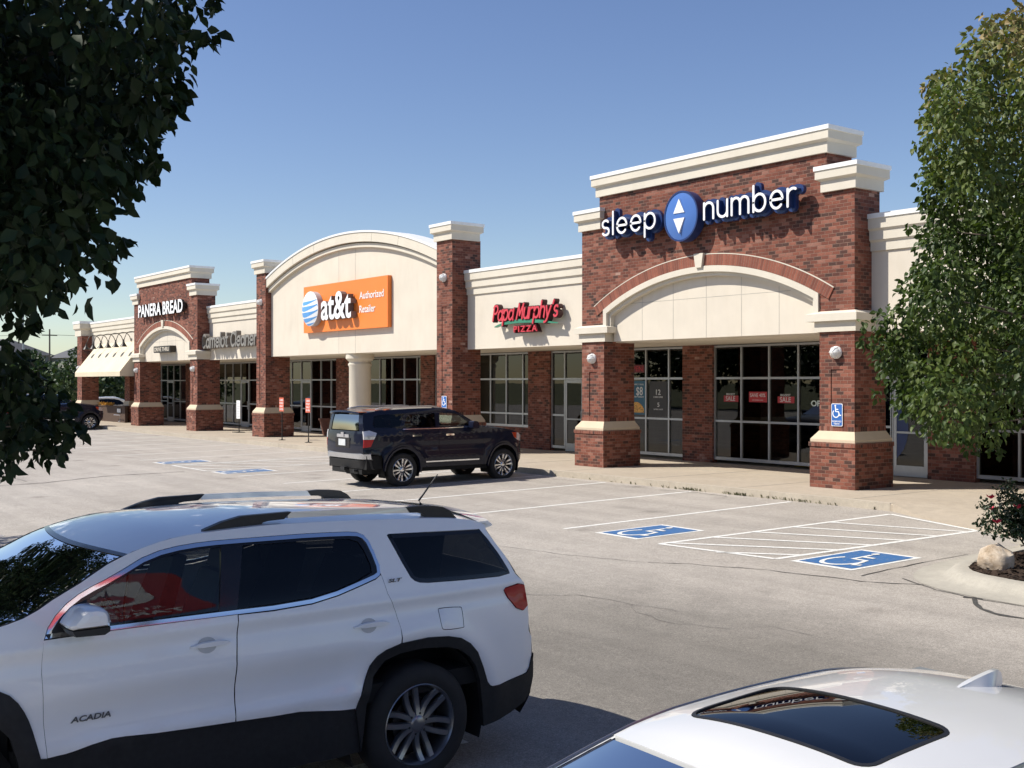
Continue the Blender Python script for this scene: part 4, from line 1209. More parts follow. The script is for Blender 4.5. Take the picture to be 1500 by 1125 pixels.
ff = [f for f in r_[2] if inside(q, sum(r_[0][i][0] for i in f) / 3, sum(r_[0][i][1] for i in f) / 3)]
mb = MB(); mb.add(vv, ff)
# bark chips scattered over the bed
for _ in range(5200):
    x, y = rm.uniform(-8.6, -4.1), rm.uniform(13.2, 16.8)
    if not inside(q, x, y): continue
    z = gz(y) + .125 + rm.uniform(0, .03) + .12 * max(0, 1 - ((x + 6.3) / 2) ** 2) * max(0, 1 - ((y - 15.2) / 1.8) ** 2)
    a = rm.uniform(0, 6.3); l, w = rm.uniform(.02, .05), rm.uniform(.006, .014); t = rm.uniform(-.02, .03)
    ux, uy = math.cos(a), math.sin(a)
    mb.add([(x - ux * l - uy * w, y - uy * l + ux * w, z), (x + ux * l - uy * w, y + uy * l + ux * w, z + t), (x + ux * l + uy * w, y + uy * l - ux * w, z + t + .006), (x - ux * l + uy * w, y - uy * l - ux * w, z + .006)], [(0, 1, 2, 3)])
tag(mb.build("mulch", M['mulch']), kind='stuff')

# rock: faceted limestone boulder
bm = bmesh.new(); bmesh.ops.create_icosphere(bm, subdivisions=4, radius=1)
rr = random.Random(11)
planes = [(Vector((rr.uniform(-1, 1), rr.uniform(-1, 1), rr.uniform(-.6, 1))).normalized(), rr.uniform(.62, .82)) for _ in range(13)]
from mathutils import noise as mnoise
for v_ in bm.verts:
    for nn, dd in planes:
        d = v_.co.dot(nn)
        if d > dd: v_.co -= nn * (d - dd) * .93
    v_.co += v_.co.normalized() * (mnoise.noise(v_.co * 2.3) * .06 + mnoise.noise(v_.co * 7) * .025)
    v_.co = Vector((v_.co.x * .24, v_.co.y * .2, v_.co.z * .27))
me = D.meshes.new("boulder"); bm.to_mesh(me); bm.free()
m, nt, b = new_mat("limestone"); v = objco(nt)
c = ramp(nt, noise(nt, v, 7, 6, .7), [(.3, (.34, .24, .15)), (.5, (.58, .47, .35)), (.7, (.68, .59, .48))])
nt.links.new(c, b.inputs["Base Color"]); b.inputs["Roughness"].default_value = .9; bump(nt, b, noise(nt, v, 16, 6, .7), .7, .02)
me.materials.append(m); me.shade_smooth(); me.set_sharp_from_angle(angle=R(28))
o = D.objects.new("boulder", me); COL.objects.link(o); o.location = (-7.86, 13.98, gz(14) + .27); o.rotation_euler = (.1, -.22, .5)
tag(o, "pale angular boulder on mulch in front of the rose bush", "rock")

# ------------------------------------------------------------------ vehicles
def car_paint(name, c, coat=1.0, metal=0.0, rough=.35, spec=.5):
    m, nt, b = new_mat(name); v = objco(nt)
    nt.links.new(ramp(nt, noise(nt, v, 3, 4), [(.3, tuple(x * .97 for x in c)), (.7, c)]), b.inputs["Base Color"])
    b.inputs["Roughness"].default_value = rough; b.inputs["Metallic"].default_value = metal
    b.inputs["Coat Weight"].default_value = coat; b.inputs["Coat Roughness"].default_value = .025; b.inputs["Specular IOR Level"].default_value = spec; b.inputs["Coat IOR"].default_value = 1.45
    return m
M['white_paint'] = car_paint("white_car_paint", (.9, .905, .9))
M['sedan_paint'] = car_paint("pearl_white_paint", (.62, .62, .605))
M['navy_paint'] = car_paint("navy_car_paint", (.006, .008, .022), .7, 0, .5, .1)
M['dark_paint'] = car_paint("black_car_paint", (.012, .013, .015))
M['tyre'] = plain("tyre_rubber", (.018, .018, .018), .85, 0, .15, 12)
M['rim'] = plain("wheel_grey_alloy", (.25, .255, .27), .28, .85, .05)
M['rimdark'] = plain("wheel_dark_pocket", (.03, .03, .032), .4, .5)
M['rimbright'] = plain("wheel_machined_alloy", (.72, .72, .72), .22, .85, .04)
M['chrome'] = plain("chrome", (.8, .82, .86), .08, 1.0, .02)
M['silver'] = plain("silver_rail", (.62, .63, .65), .28, .8, .03)
M['cladding'] = plain("grey_black_cladding", (.017, .0175, .019), .6, 0, .15, 30, spec=.35)
M['gloss_black'] = plain("gloss_black", (.008, .008, .01), .12, 0, .05)
M['liner'] = plain("dark_underbody", (.006, .006, .006), .9)
M['front_glass'] = glass_mat("clear_auto_glass", (.72, .78, .74), 1.0, 0, 1.5)
M['dark_glass'] = glass_mat("privacy_glass", (.12, .13, .14), .8, 0, 1.45)
M['ws_glass'] = glass_mat("windscreen_glass", (.3, .36, .38), 1.0, 0, 1.5)
M['roof_glass'] = glass_mat("sunroof_glass", (.02, .02, .025), 1.0, 0, 1.55)
M['seat'] = plain("dark_seat", (.06, .066, .075), .75, 0, .1)
M['tail_red'] = plain("tail_lamp_red", (.4, .008, .014), .2, 0, .1, coat=.25, spec=.3)
M['lamp_clear'] = plain("lamp_clear", (.6, .6, .62), .1, .3, .05, coat=1)
M['orange_lens'] = plain("orange_lens", (.5, .06, .02), .15, 0, .05, coat=1)
M['plate'] = plain("number_plate", (.6, .62, .62), .5)

def dens(poly, d=.06):
    out = []
    for a, b in zip(poly, poly[1:] + poly[:1]):
        n = max(1, int(math.hypot(b[0] - a[0], b[1] - a[1]) / d))
        out += [lerp2(a, b, k / n) for k in range(n)]
    return out

def smooth_poly(pts, n=4, closed=False):
    """Catmull-Rom through points"""
    out = []; m = len(pts)
    for i in range(m if closed else m - 1):
        p0 = pts[(i - 1) % m] if closed or i > 0 else pts[i]; p1 = pts[i]; p2 = pts[(i + 1) % m]; p3 = pts[(i + 2) % m] if closed or i < m - 2 else p2
        for k in range(n):
            t = k / n
            out.append(tuple(.5 * (2 * b + (c - a) * t + (2 * a - 5 * b + 4 * c - d) * t * t + (3 * b - a - 3 * c + d) * t ** 3) for a, b, c, d in zip(p0, p1, p2, p3)))
    if not closed: out.append(pts[-1])
    return out

def shrink(poly, d):
    a = offset_line(poly, d, True)
    ar = lambda P: abs(sum(p[0] * q[1] - q[0] * p[1] for p, q in zip(P, P[1:] + P[:1])))
    return a[0] if ar(a[0]) < ar(a[1]) else a[1]

def dist_poly(P, x, y):
    best = 9
    for a, b in zip(P, P[1:] + P[:1]):
        dx, dy = b[0] - a[0], b[1] - a[1]; l2 = dx * dx + dy * dy or 1e-9
        t = max(0, min(1, ((x - a[0]) * dx + (y - a[1]) * dy) / l2)); best = min(best, math.hypot(x - a[0] - dx * t, y - a[1] - dy * t))
    return best

def panel(mb, outer, holes, fn, thick=.03, sp=.07, d=.05, mi=0, rim_mi=0):
    """curved sheet whose outline is drawn in side view and laid on the body surface fn(x, z, inset)"""
    loops = [dens(outer, d)] + [dens(h, d) for h in holes]
    V = []; E = []
    for lp in loops:
        b = len(V); V += lp; E += [(b + i, b + (i + 1) % len(lp)) for i in range(len(lp))]
    O = loops[0]
    xs = [p[0] for p in O]; zs = [p[1] for p in O]
    x = min(xs) + sp / 2; j = 0
    while x < max(xs):
        z = min(zs) + sp / 2 * (1 + j % 2)
        while z < max(zs):
            if inside(O, x, z) and not any(inside(h, x, z) for h in loops[1:]) and all(dist_poly(lp, x, z) > sp * .45 for lp in loops): V.append((x, z))
            z += sp
        x += sp * .87; j += 1
    r = delaunay_2d_cdt([Vector(p) for p in V], E, [], 0, 1e-6)
    P = [(p[0], p[1]) for p in r[0]]
    F = []
    for f in r[2]:
        c = (sum(P[i][0] for i in f) / len(f), sum(P[i][1] for i in f) / len(f))
        if inside(O, *c) and not any(inside(h, *c) for h in loops[1:]): F.append(tuple(f))
    cnt = {}
    for f in F:
        for a, b in zip(f, f[1:] + f[:1]): cnt[(a, b)] = cnt.get((a, b), 0) + 1
    rim = [(a, b) for (a, b) in cnt if (b, a) not in cnt]
    n = len(P)
    v3 = [Vector(fn(x, z, 0)) for x, z in P]
    h = .004; nrm = []
    for (x, z), p in zip(P, v3):
        out = p - Vector(fn(x, z, .01))
        nn = (Vector(fn(x + h, z, 0)) - Vector(fn(x - h, z, 0))).cross(Vector(fn(x, z + h, 0)) - Vector(fn(x, z - h, 0))).normalized()
        nrm.append(-nn if nn.dot(out) < 0 else nn)
    if not F: return
    f0 = F[len(F) // 2]
    if (v3[f0[1]] - v3[f0[0]]).cross(v3[f0[2]] - v3[f0[0]]).dot(nrm[f0[0]]) < 0: F = [f[::-1] for f in F]; rim = [(b, a) for a, b in rim]
    b0 = len(mb.v); mb.add(v3, F, mi=mi)
    for k in range(n): mb.vn[b0 + k] = tuple(nrm[k])
    if thick:
        for a, b in rim:
            q = [fn(*P[a], 0), fn(*P[b], 0), fn(*P[b], thick), fn(*P[a], thick)]
            mb.add(q, [(0, 3, 2, 1)], mi=rim_mi or mi)

def wheel(parent, loc, r, rr, w, side, style, rimm, name="wheel", tm=None):
    """tyre and rim, axle along y; side=+1 faces +y"""
    o = empty(name, loc, 0, parent)
    ax = (0, side, 0)
    mb = MB()
    mb.lathe([(rr - .01, -w * .5), (rr + .01, -w * .5), (r - .04, -w * .52), (r - .012, -w * .44), (r, -w * .34), (r, .34 * w), (r - .012, w * .44), (r - .04, w * .53), (rr + .05, w * .56), (rr + .015, w * .5), (rr - .004, w * .45), (rr - .01, w * .3)], (0, 0, 0), ax, 56)
    mb.build("tyre", M['tyre'], o, True)
    mb = MB(); mb.lathe([(rr - .012, -.3 * w), (rr - .02, w * .1), (rr - .014, w * .4), (rr + .002, w * .5), (rr + .012, w * .47), (rr + .006, w * .42)], (0, 0, 0), ax, 56)
    a = Vector((1, 0, 0)); b = Vector((0, 0, 1))
    def P(rad, ang, h): return a * (rad * math.cos(ang)) + b * (rad * math.sin(ang)) + Vector(ax) * h
    hub = .052 * rr / .265
    def spoke(a0, a1, w0, w1, h0, h1, mi=0, r0=.055, r1=None):
        r1 = r1 or rr - .012
        r0 = r0 * rr / .265
        n = 5; v = []; f = []
        for k in range(n + 1):
            t = k / n; rad = r0 + (r1 - r0) * t; an = a0 + (a1 - a0) * t; ww = (w0 + (w1 - w0) * t) / rad / 2; h = h0 + (h1 - h0) * t - .018 * math.sin(math.pi * t)
            v += [P(rad, an - ww, h - .012), P(rad, an - ww * .7, h), P(rad, an + ww * .7, h), P(rad, an + ww, h - .012), P(rad, an + ww, h - .035), P(rad, an - ww, h - .035)]
        for k in range(n):
            for q in range(6): f.append((k * 6 + q, k * 6 + (q + 1) % 6, k * 6 + 6 + (q + 1) % 6, k * 6 + 6 + q))
        mb.add(v, f, mi=mi)
    for k in range(6):
        c = math.pi / 3 * k + .26
        if style == 'split':
            for s in (-1, 1): spoke(c + s * .34, c + s * .15, .046, .046, w * .37, w * .43)
        elif style == 'pocket':
            for s in (-1, 1): spoke(c + s * .26, c + s * .2, .036, .056, w * .4, w * .43, 0, .08)
            spoke(c, c, .05, .07, w * .3, w * .32, 1, .06); 
            spoke(c - .16, c + .16, .03, .03, w * .41, w * .41, 0, .235, .242)
        else:
            spoke(c, c, .07, .05, w * .38, w * .42)
    mb.lathe([(0, w * .41), (hub * .75, w * .41), (hub, w * .385), (hub * 1.25, w * .33), (hub * 1.5, w * .3)], (0, 0, 0), ax, 24)
    mb.build("rim", [rimm, M['rimdark']], o, True, 30)
    mb = MB(); mb.lathe([(0, -.08), (rr - .02, -.08), (rr - .02, -.1)], (0, 0, 0), ax, 30); mb.lathe([(0, .03), (rr * .62, .03), (rr * .62, .0), (rr * .3, -.02)], (0, 0, 0), ax, 30)
    for k in range(6):
        mb.lathe([(.009, w * .3), (.009, w * .36), (.005, w * .38), (0, w * .38)], P(hub * 1.32, math.pi / 3 * k + .26 + .52, 0), ax, 8)
    mb.build("brake_disc", M['rimdark'], o, True)
    return o

class Car:
    def __init__(s, name, label, loc, rz, PZ, PX, half, E, crown, group=None, cat="car"):
        s.root = empty(name, loc, rz); tag(s.root, label, cat, group)
        s.pz = Curve1(PZ); s.px = Curve1(PX); s.E = Curve1(E); s.c = Curve1(crown); s.dent = lambda x, z: 0
    def W(s, x, z): return s.pz(z) * s.px(x) + s.dent(x, z)
    def side(s, sg, off=0):
        def fn(x, z, inset=0): return (x, sg * (s.W(x, z) + off - inset), z)
        return fn
    def top(s, x, t, bow=0, dz=0):
        """point on the spine surface: t = -1..1 across the car, bow pushes the middle forward"""
        xx = x + bow * (1 - t * t)
        ze = s.E(xx); ye = s.W(xx, ze)
        return (xx, ye * t, ze + s.c(xx) * (1 - abs(t) ** 2.4) + dz)
    def top_patch(s, mb, x0, x1, b0, b1, n=14, m=18, t0=-1, t1=1, dz=0, mi=0, skip=None):
        v = []; f = []
        for i in range(n + 1):
            k = i / n
            for j in range(m + 1):
                t = t0 + (t1 - t0) * j / m
                v.append(s.top(x0 + (x1 - x0) * k, t, b0 + (b1 - b0) * k, dz))
        for i in range(n):
            for j in range(m):
                if skip and skip(i / n, j / m): continue
                a = i * (m + 1) + j; f.append((a, a + 1, a + m + 2, a + m + 1))
        mb.add(v, f, mi=mi)
    def part(s, name, mb, mat, smooth=True, ang=32, parent=None): return mb.build(name, mat, parent or s.root, smooth, ang)

def end_patch(car, mb, xz, z0, z1, bulge, t0=-1, t1=1, n=10, m=16, dx=0, mi=0):
    """front or rear face between heights z0..z1; xz(z) is its side silhouette"""
    v = []; f = []
    for i in range(n + 1):
        z = z0 + (z1 - z0) * i / n; x = xz(z); y = car.W(x, z)
        for j in range(m + 1):
            t = t0 + (t1 - t0) * j / m; v.append((x + bulge * (1 - abs(t) ** 2.6) + dx, y * t, z))
    for i in range(n):
        for j in range(m): a = i * (m + 1) + j; f.append((a, a + 1, a + m + 2, a + m + 1))
    mb.add(v, f, mi=mi)

def seat_mesh(mb, x, y, z, w=.5, head=True):
    mb.taper((x - .05, x + .5, y - w / 2, y + w / 2), (x - .02, x + .46, y - w / 2 + .03, y + w / 2 - .03), z, z + .16)
    b = [(x - .02, y - w / 2), (x - .02, y + w / 2)]
    mb.add([(x, y - w / 2, z + .1), (x, y + w / 2, z + .1), (x + .14, y + w / 2, z + .1), (x + .14, y - w / 2, z + .1),
            (x - .2, y - w * .36, z + .72), (x - .2, y + w * .36, z + .72), (x - .1, y + w * .36, z + .72), (x - .1, y - w * .36, z + .72)],
           [(0, 3, 2, 1), (4, 5, 6, 7), (0, 1, 5, 4), (1, 2, 6, 5), (2, 3, 7, 6), (3, 0, 4, 7)])
    if head: 
        mb.taper((x - .24, x - .12, y - .12, y + .12), (x - .27, x - .16, y - .14, y + .14), z + .74, z + .86); mb.taper((x - .27, x - .16, y - .14, y + .14), (x - .26, x - .18, y - .09, y + .09), z + .86, z + .95)

# ---- white three-row SUV in the foreground, nose towards the street (-y)
PZ = [(.0, .93), (.25, .97), (.45, 1.0), (.7, 1.02), (.95, 1.03), (1.2, 1.02), (1.34, .995), (1.55, .915), (1.7, .845), (1.78, .80), (1.9, .72)]
PX = [(-1.2, .85), (-1.05, .895), (-.9, .94), (-.6, .975), (-.2, .993), (.3, 1), (2.6, 1), (3.2, .985), (3.7, .93), (4.05, .8), (4.2, .6)]
Ew = [(-.72, 1.68), (-.64, 1.695), (-.576, 1.724), (-.446, 1.746), (-.167, 1.77), (.147, 1.785), (.591, 1.802), (.979, 1.81), (1.378, 1.80), (1.612, 1.786), (1.842, 1.741), (1.93, 1.715), (2.04, 1.675), (2.23, 1.578), (2.36, 1.52), (2.46, 1.467), (2.56, 1.429), (2.65, 1.41), (3.0, 1.34), (3.5, 1.22), (3.9, 1.04), (4.1, .85)]
cw = [(-.7, .045), (.5, .05), (1.6, .045), (2.0, .04), (2.5, .045), (2.8, .05), (3.3, .05), (4.1, .05)]
sv = Car("white_suv", "white three-row SUV parked in the left foreground under the tree", (-7.41, 4.108, -.34), R(-90), PZ, PX, 1, Ew, cw, cat="car")
def dent(x, z):
    k = 0
    if -.4 < x < 2.7:
        e = min(1, (x + .4) / .5) * min(1, (2.7 - x) / .5)
        k += e * (-.022 * math.exp(-((z - .86) / .1) ** 2) + .012 * math.exp(-((z - 1.02) / .07) ** 2) + .016 * math.exp(-((z - .70) / .05) ** 2))
    k += .008 * math.exp(-((z - 1.27) / .03) ** 2) - .01 * math.exp(-((z - 1.2) / .05) ** 2)
    for c in (0, 3.08): k += .02 * math.exp(-((math.hypot(x - c, z - .39) - .66) / .09) ** 2) * (1 if z < 1.15 else 0)
    return k
sv.dent = dent
arch_o = [(.513, .59), (.474, .721), (.411, .867), (.36, .925), (.3, .958), (.172, .990), (-.03, .998), (-.201, .982), (-.303, .956), (-.382, .908), (-.45, .835), (-.506, .721), (-.552, .606), (-.575, .578), (-.60, .566), (-.667, .564), (-.957, .595), (-1.0, .64), (-1.012, .716)]
arch_i = [(.455, .30), (.449, .419), (.437, .616), (.387, .794), (.299, .885), (.184, .916), (.007, .925), (-.201, .905), (-.305, .873), (-.384, .814), (-.439, .742), (-.483, .639), (-.522, .44), (-.546, .283)]
farch_o = [(2.43, .676), (2.465, .683), (2.48, .744), (2.504, .838), (2.523, .896), (2.547, .95), (2.579, 1.004), (2.619, 1.049), (2.68, 1.085), (2.8, 1.11), (3.05, 1.12), (3.3, 1.09), (3.48, 1.0), (3.6, .85), (3.66, .68), (3.69, .6)]
farch_i = [(2.55, .30), (2.55, .45), (2.57, .65), (2.62, .82), (2.72, .94), (2.9, 1.0), (3.1, 1.01), (3.3, .97), (3.46, .86), (3.56, .68), (3.6, .45), (3.6, .3)]
seam_f = [(2.43, .676), (2.445, .871), (2.455, 1.138), (2.442, 1.30)]
dlo_top = [(2.434, 1.322), (2.413, 1.376), (2.369, 1.432), (2.305, 1.487), (2.231, 1.531), (2.157, 1.563), (2.077, 1.592), (1.965, 1.639), (1.851, 1.69), (1.736, 1.722), (1.621, 1.738), (1.507, 1.746), (1.39, 1.749), (1.213, 1.748), (.998, 1.745), (.806, 1.743), (.611, 1.737), (.47, 1.73), (.40, 1.722), (.356, 1.701), (.327, 1.661), (.303, 1.584), (.286, 1.502), (.29, 1.456)]
seam_r = [(.286, 1.443), (.258, 1.317), (.204, 1.194), (.183, 1.089), (.176, .990)]
belt = [(2.434, 1.318), (2.088, 1.318), (1.67, 1.317), (1.317, 1.315), (1.082, 1.312), (.817, 1.321), (.629, 1.35), (.469, 1.389), (.336, 1.423), (.29, 1.452)]
rear_sil = [(-1.012, .716), (-1.007, .849), (-.97, .90), (-.969, 1.01), (-.955, 1.12), (-.93, 1.25), (-.918, 1.266), (-.846, 1.33), (-.783, 1.46), (-.711, 1.566), (-.66, 1.65)]
qg = [(.179, 1.684), (.164, 1.692), (-.155, 1.681), (-.60, 1.664), (-.655, 1.59), (-.72, 1.49), (-.79, 1.36), (-.795, 1.338), (-.687, 1.328), (-.364, 1.339), (-.067, 1.353), (-.001, 1.362), (.038, 1.378), (.065, 1.403), (.108, 1.499), (.153, 1.617)]
lamp_t = [(-.734, 1.247), (-.86, 1.262), (-.925, 1.245), (-.945, 1.171), (-.955, 1.09), (-.901, 1.058), (-.83, 1.086), (-.75, 1.174), (-.72, 1.228)]
Etop = [(x, sv.E(x)) for x in np.linspace(-.66, 4.05, 60)]
body_poly = arch_o[5:][::1]
outer_b = [(.176, .990)] + arch_o[6:] + rear_sil[1:] + Etop + [(4.1, .75), (4.05, .6)] + farch_o[::-1] + seam_f[1:] + dlo_top + seam_r[:-1]
fuel = [(-.15, 1.175), (-.309, 1.165), (-.334, 1.142), (-.337, 1.039), (-.317, 1.021), (-.165, 1.03), (-.139, 1.061), (-.134, 1.152)]
fuel = smooth_poly(fuel, 3, True)
for sg in (1, -1):
    S_ = sv.side(sg)
    if sg == 1: mbody = MB()
    panel(mbody, outer_b, [qg, lamp_t] + ([fuel] if sg == 1 else []), S_, rim_mi=1, sp=.035 if sg == 1 else .07, d=.03)
mb = mbody
sv.top_patch(mb, -.70, 1.93, 0, .10, 26, 22)
sv.top_patch(mb, 2.66, 4.06, .34, .05, 16, 18)
rx = Curve1([(z, x) for x, z in [(-1.01, .3), (-1.02, .716), (-1.0, .86), (-.97, .95), (-.965, 1.05), (-.95, 1.15), (-.925, 1.25), (-.86, 1.33)]])
end_patch(sv, mb, rx, .70, 1.33, -.10)
fx = Curve1([(z, x) for x, z in [(4.06, .3), (4.1, .6), (4.1, .8), (4.06, .95)]])
end_patch(sv, mb, fx, .3, .93, .18)
for sg in (1, -1): mb.box(-.70, -.57, sg * .60 - .25, sg * .60 + .22, 1.70, 1.715)
sv.part("body", mb, [M['white_paint'], M['liner']])
mb = MB(); rgx = Curve1([(z, x) for x, z in [(-.86, 1.33), (-.783, 1.46), (-.711, 1.566), (-.66, 1.66)]])
end_patch(sv, mb, rgx, 1.335, 1.66, -.09); sv.part("rear_window", mb, M['dark_glass'])
mb = MB()                                                            # spoiler lip
v = []
for t in np.linspace(-1, 1, 15):
    y = .80 * t; bx = -.10 * (1 - abs(t) ** 3)
    v += [(-.60 + bx * .3, y * 1.0, 1.72 + .05 * (1 - abs(t) ** 2.4)), (-.735 + bx, y, 1.695 + .05 * (1 - t * t)), (-.75 + bx, y, 1.675 + .05 * (1 - t * t)), (-.66 + bx, y, 1.655 + .045 * (1 - t * t))]
mb.add(v, [(i * 4 + q, i * 4 + q + 1, i * 4 + q + 5, i * 4 + q + 4) for i in range(14) for q in range(3)] + [(0, 1, 2, 3), (56, 59, 58, 57)])
sv.part("spoiler", mb, M['white_paint'])
# windscreen with a dark frit border
mb = MB(); sv.top_patch(mb, 1.945, 2.64, .10, .34, 16, 22, -.985, .985, -.004); sv.part("windscreen", mb, M['ws_glass'])
mb = MB(); sv.top_patch(mb, 1.925, 1.955, .10, .105, 1, 22, -1, 1, .001); 
sv.part("windscreen_seal", mb, M['gloss_black'])
mb = MB(); sv.top_patch(mb, 2.6, 2.70, .335, .345, 2, 22, -.97, .97, -.02); sv.part("cowl", mb, M['black'])
door_f = seam_f[:3] + [(2.444, 1.30), (2.44, 1.314)] + belt[1:4] + [(1.315, 1.30), (1.337, 1.056), (1.342, .674), (1.6, .685), (1.831, .697), (2.0, .712), (2.081, .715), (2.194, .701), (2.28, .683), (2.33, .676)]
door_r = [(1.309, 1.311), (1.331, 1.056), (1.336, .674), (1.09, .659), (.915, .655), (.734, .627), (.52, .604)] + arch_o[:6] + [(.18, .992)] + seam_r[::-1][1:] + belt[::-1][:-3][:7]
door_r = [(1.3125, 1.311), (1.3345, 1.056), (1.3395, .674), (1.09, .659), (.915, .655), (.734, .627), (.513, .603)] + arch_o[:5] + [(.185, .988)] + seam_r[::-1][1:] + [(.336, 1.418), (.469, 1.384), (.629, 1.345), (.817, 1.316), (1.082, 1.307)]
trim_loop = dlo_top + [(.30, 1.44)] + belt[::-1][1:]
fg = [(2.165, 1.345), (2.172, 1.50), (2.08, 1.545), (1.965, 1.595), (1.851, 1.645), (1.736, 1.678), (1.621, 1.695), (1.507, 1.703), (1.40, 1.706), (1.355, 1.706), (1.43, 1.345)]
rg = [(1.315, 1.345), (1.215, 1.705), (.998, 1.70), (.806, 1.698), (.611, 1.692), (.47, 1.684), (.405, 1.66), (.375, 1.60), (.35, 1.51), (.352, 1.462), (.48, 1.415), (.63, 1.378), (.81, 1.352), (1.08, 1.342)]
for sg, sn in ((1, "left"), (-1, "right")):
    S_ = sv.side(sg)
    mb = MB(); panel(mb, shrink(door_f, .0025), [], S_, rim_mi=1, sp=.035 if sg == 1 else .07, d=.03); df = sv.part("door", mb, [M['white_paint'], M['liner']])
    mb = MB(); panel(mb, shrink(door_r, .0025), [], S_, rim_mi=1, sp=.035 if sg == 1 else .07, d=.03); dr = sv.part("door", mb, [M['white_paint'], M['liner']])
    mb = MB(); panel(mb, shrink(trim_loop, .002), [shrink(trim_loop, .026)], sv.side(sg, .006), .02, .2); sv.part("window_trim", mb, M['chrome'])
    mb = MB(); panel(mb, shrink(trim_loop, .024), [fg, rg], sv.side(sg, -.002), .02, .12); sv.part("window_surround", mb, M['gloss_black'])
    mb = MB(); panel(mb, shrink(fg, -.004), [], sv.side(sg, -.009), 0, .04, .04); sv.part("window_pane", mb, M['front_glass'])
    mb = MB(); panel(mb, shrink(rg, -.004), [], sv.side(sg, -.009), 0, .05, .05); sv.part("window_pane", mb, M['dark_glass'])
    mb = MB(); panel(mb, shrink(qg, .004), [], sv.side(sg, -.003), .0, .09); sv.part("quarter_window", mb, M['dark_glass'])
    mb = MB(); panel(mb, shrink(qg, .004), [shrink(qg, .03)], sv.side(sg, -.0015), .0, .2); sv.part("window_surround", mb, M['gloss_black'])
    mb = MB(); panel(mb, shrink(lamp_t, .004), [], sv.side(sg, .012), .03, .06); sv.part("tail_lamp", mb, M['tail_red'])
    # plastic cladding
    sill = [(2.425, .672), (2.33, .672), (2.28, .679), (2.194, .697), (2.081, .711), (2.0, .708), (1.831, .693), (1.342, .670), (1.09, .655), (.915, .651), (.734, .623), (.509, .60), (.455, .30), (2.55, .30)]
    mb = MB(); panel(mb, sill, [], sv.side(sg, -.006), .03, .1)
    ring = arch_o[:15] + [(-.60, .562), (-.667, .56), (-.95, .59), (-.99, .63), (-1.01, .70), (-1.03, .66), (-1.035, .55), (-1.01, .45), (-.95, .385), (-.80, .33), (-.56, .285)] + arch_i[::-1]
    panel(mb, ring, [], sv.side(sg, .012), .04, .09)
    fr_ = farch_o + [(4.0, .58), (4.0, .36), (3.61, .3)] + farch_i[::-1]
    panel(mb, fr_, [], sv.side(sg, .012), .04, .09)
    sv.part("cladding", mb, M['cladding'])
    # roof rail: silver bar with black feet
    def rail(poly, y0=.07, y1=.03):
        m2 = MB(); q = dens(poly, .08); n = len(q); v = []
        for dy in (y0, y1):
            for x, z in q: v.append((x, sg * (sv.W(x, sv.E(x)) - dy), z))
        c = len(v)
        m2.add(v, [tuple(range(n)), tuple(range(2 * n - 1, n - 1, -1))] + [(i, n + i, n + (i + 1) % n, (i + 1) % n) for i in range(n)])
        return m2
    top_z = lambda x: lerp_t([(-.10, 1.848), (.4, 1.868), (.84, 1.877)], x)
    bar = [(x, top_z(x)) for x in np.linspace(-.10, .86, 9)] + [(x, top_z(x) - .038) for x in np.linspace(.86, -.10, 9)]
    rl = sv.part("roof_rail", rail(bar, .075, .035), M['silver'], False)
    foot_f = [(1.468, 1.795), (1.38, 1.825), (1.305, 1.85), (1.176, 1.876), (.836, 1.88), (.888, 1.836), (1.0, 1.832), (1.036, 1.825), (1.054, 1.8), (1.25, 1.795)]
    foot_r = [(-.03, 1.851), (-.123, 1.855), (-.24, 1.848), (-.33, 1.836), (-.39, 1.805), (-.454, 1.742), (-.178, 1.762), (-.176, 1.793), (-.131, 1.808), (-.06, 1.812)]
    for q in (foot_f, foot_r): sv.part("foot", rail(q, .08, .03), M['black'], False, parent=rl)
    # mirror
    mc = [(2.364, 1.409), (2.331, 1.451), (2.293, 1.487), (2.229, 1.498), (2.172, 1.485), (2.145, 1.458), (2.138, 1.414), (2.14, 1.385)]
    m2 = MB(); q = smooth_poly([(2.345, 1.385)] + mc[:1] + mc[1:], 3); yb = sv.W(2.25, 1.42)
    def sh(poly, y, k): 
        cx = sum(p[0] for p in poly) / len(poly); cz = sum(p[1] for p in poly) / len(poly)
        return [(cx + (x - cx) * k, sg * y, cz + (z - cz) * k) for x, z in poly]
    n = len(q); v = sh(q, yb + .02, .8) + sh(q, yb + .07, 1.0) + sh(q, yb + .17, 1.0) + sh(q, yb + .235, .93) + sh(q, yb + .265, .72) + sh(q, yb + .272, .3)
    f = [(j * n + i, j * n + (i + 1) % n, (j + 1) * n + (i + 1) % n, (j + 1) * n + i) for j in range(5) for i in range(n)] + [tuple(range(n)), tuple(range(6 * n - 1, 5 * n - 1, -1))]
    m2.add(v, f); mr = sv.part("mirror", m2, M['white_paint'])
    m2 = MB(); q = [(2.35, 1.384), (2.138, 1.384), (2.14, 1.36), (2.17, 1.343), (2.33, 1.35)]; n = len(q)
    v = sh(q, yb - .03, 1) + sh(q, yb + .17, 1.03) + sh(q, yb + .24, .95); m2.add(v, [(j * n + i, j * n + (i + 1) % n, (j + 1) * n + (i + 1) % n, (j + 1) * n + i) for j in range(2) for i in range(n)] + [tuple(range(n)), tuple(range(3 * n - 1, 2 * n - 1, -1))])
    sv.part("base", m2, M['black'], False, parent=mr)
    m2 = MB(); m2.add([(2.132, sg * (yb + .06), 1.40), (2.132, sg * (yb + .22), 1.40), (2.15, sg * (yb + .22), 1.465), (2.15, sg * (yb + .06), 1.465)], [(0, 1, 2, 3)]); sv.part("mirror_glass", m2, M['chrome'], False, parent=mr)
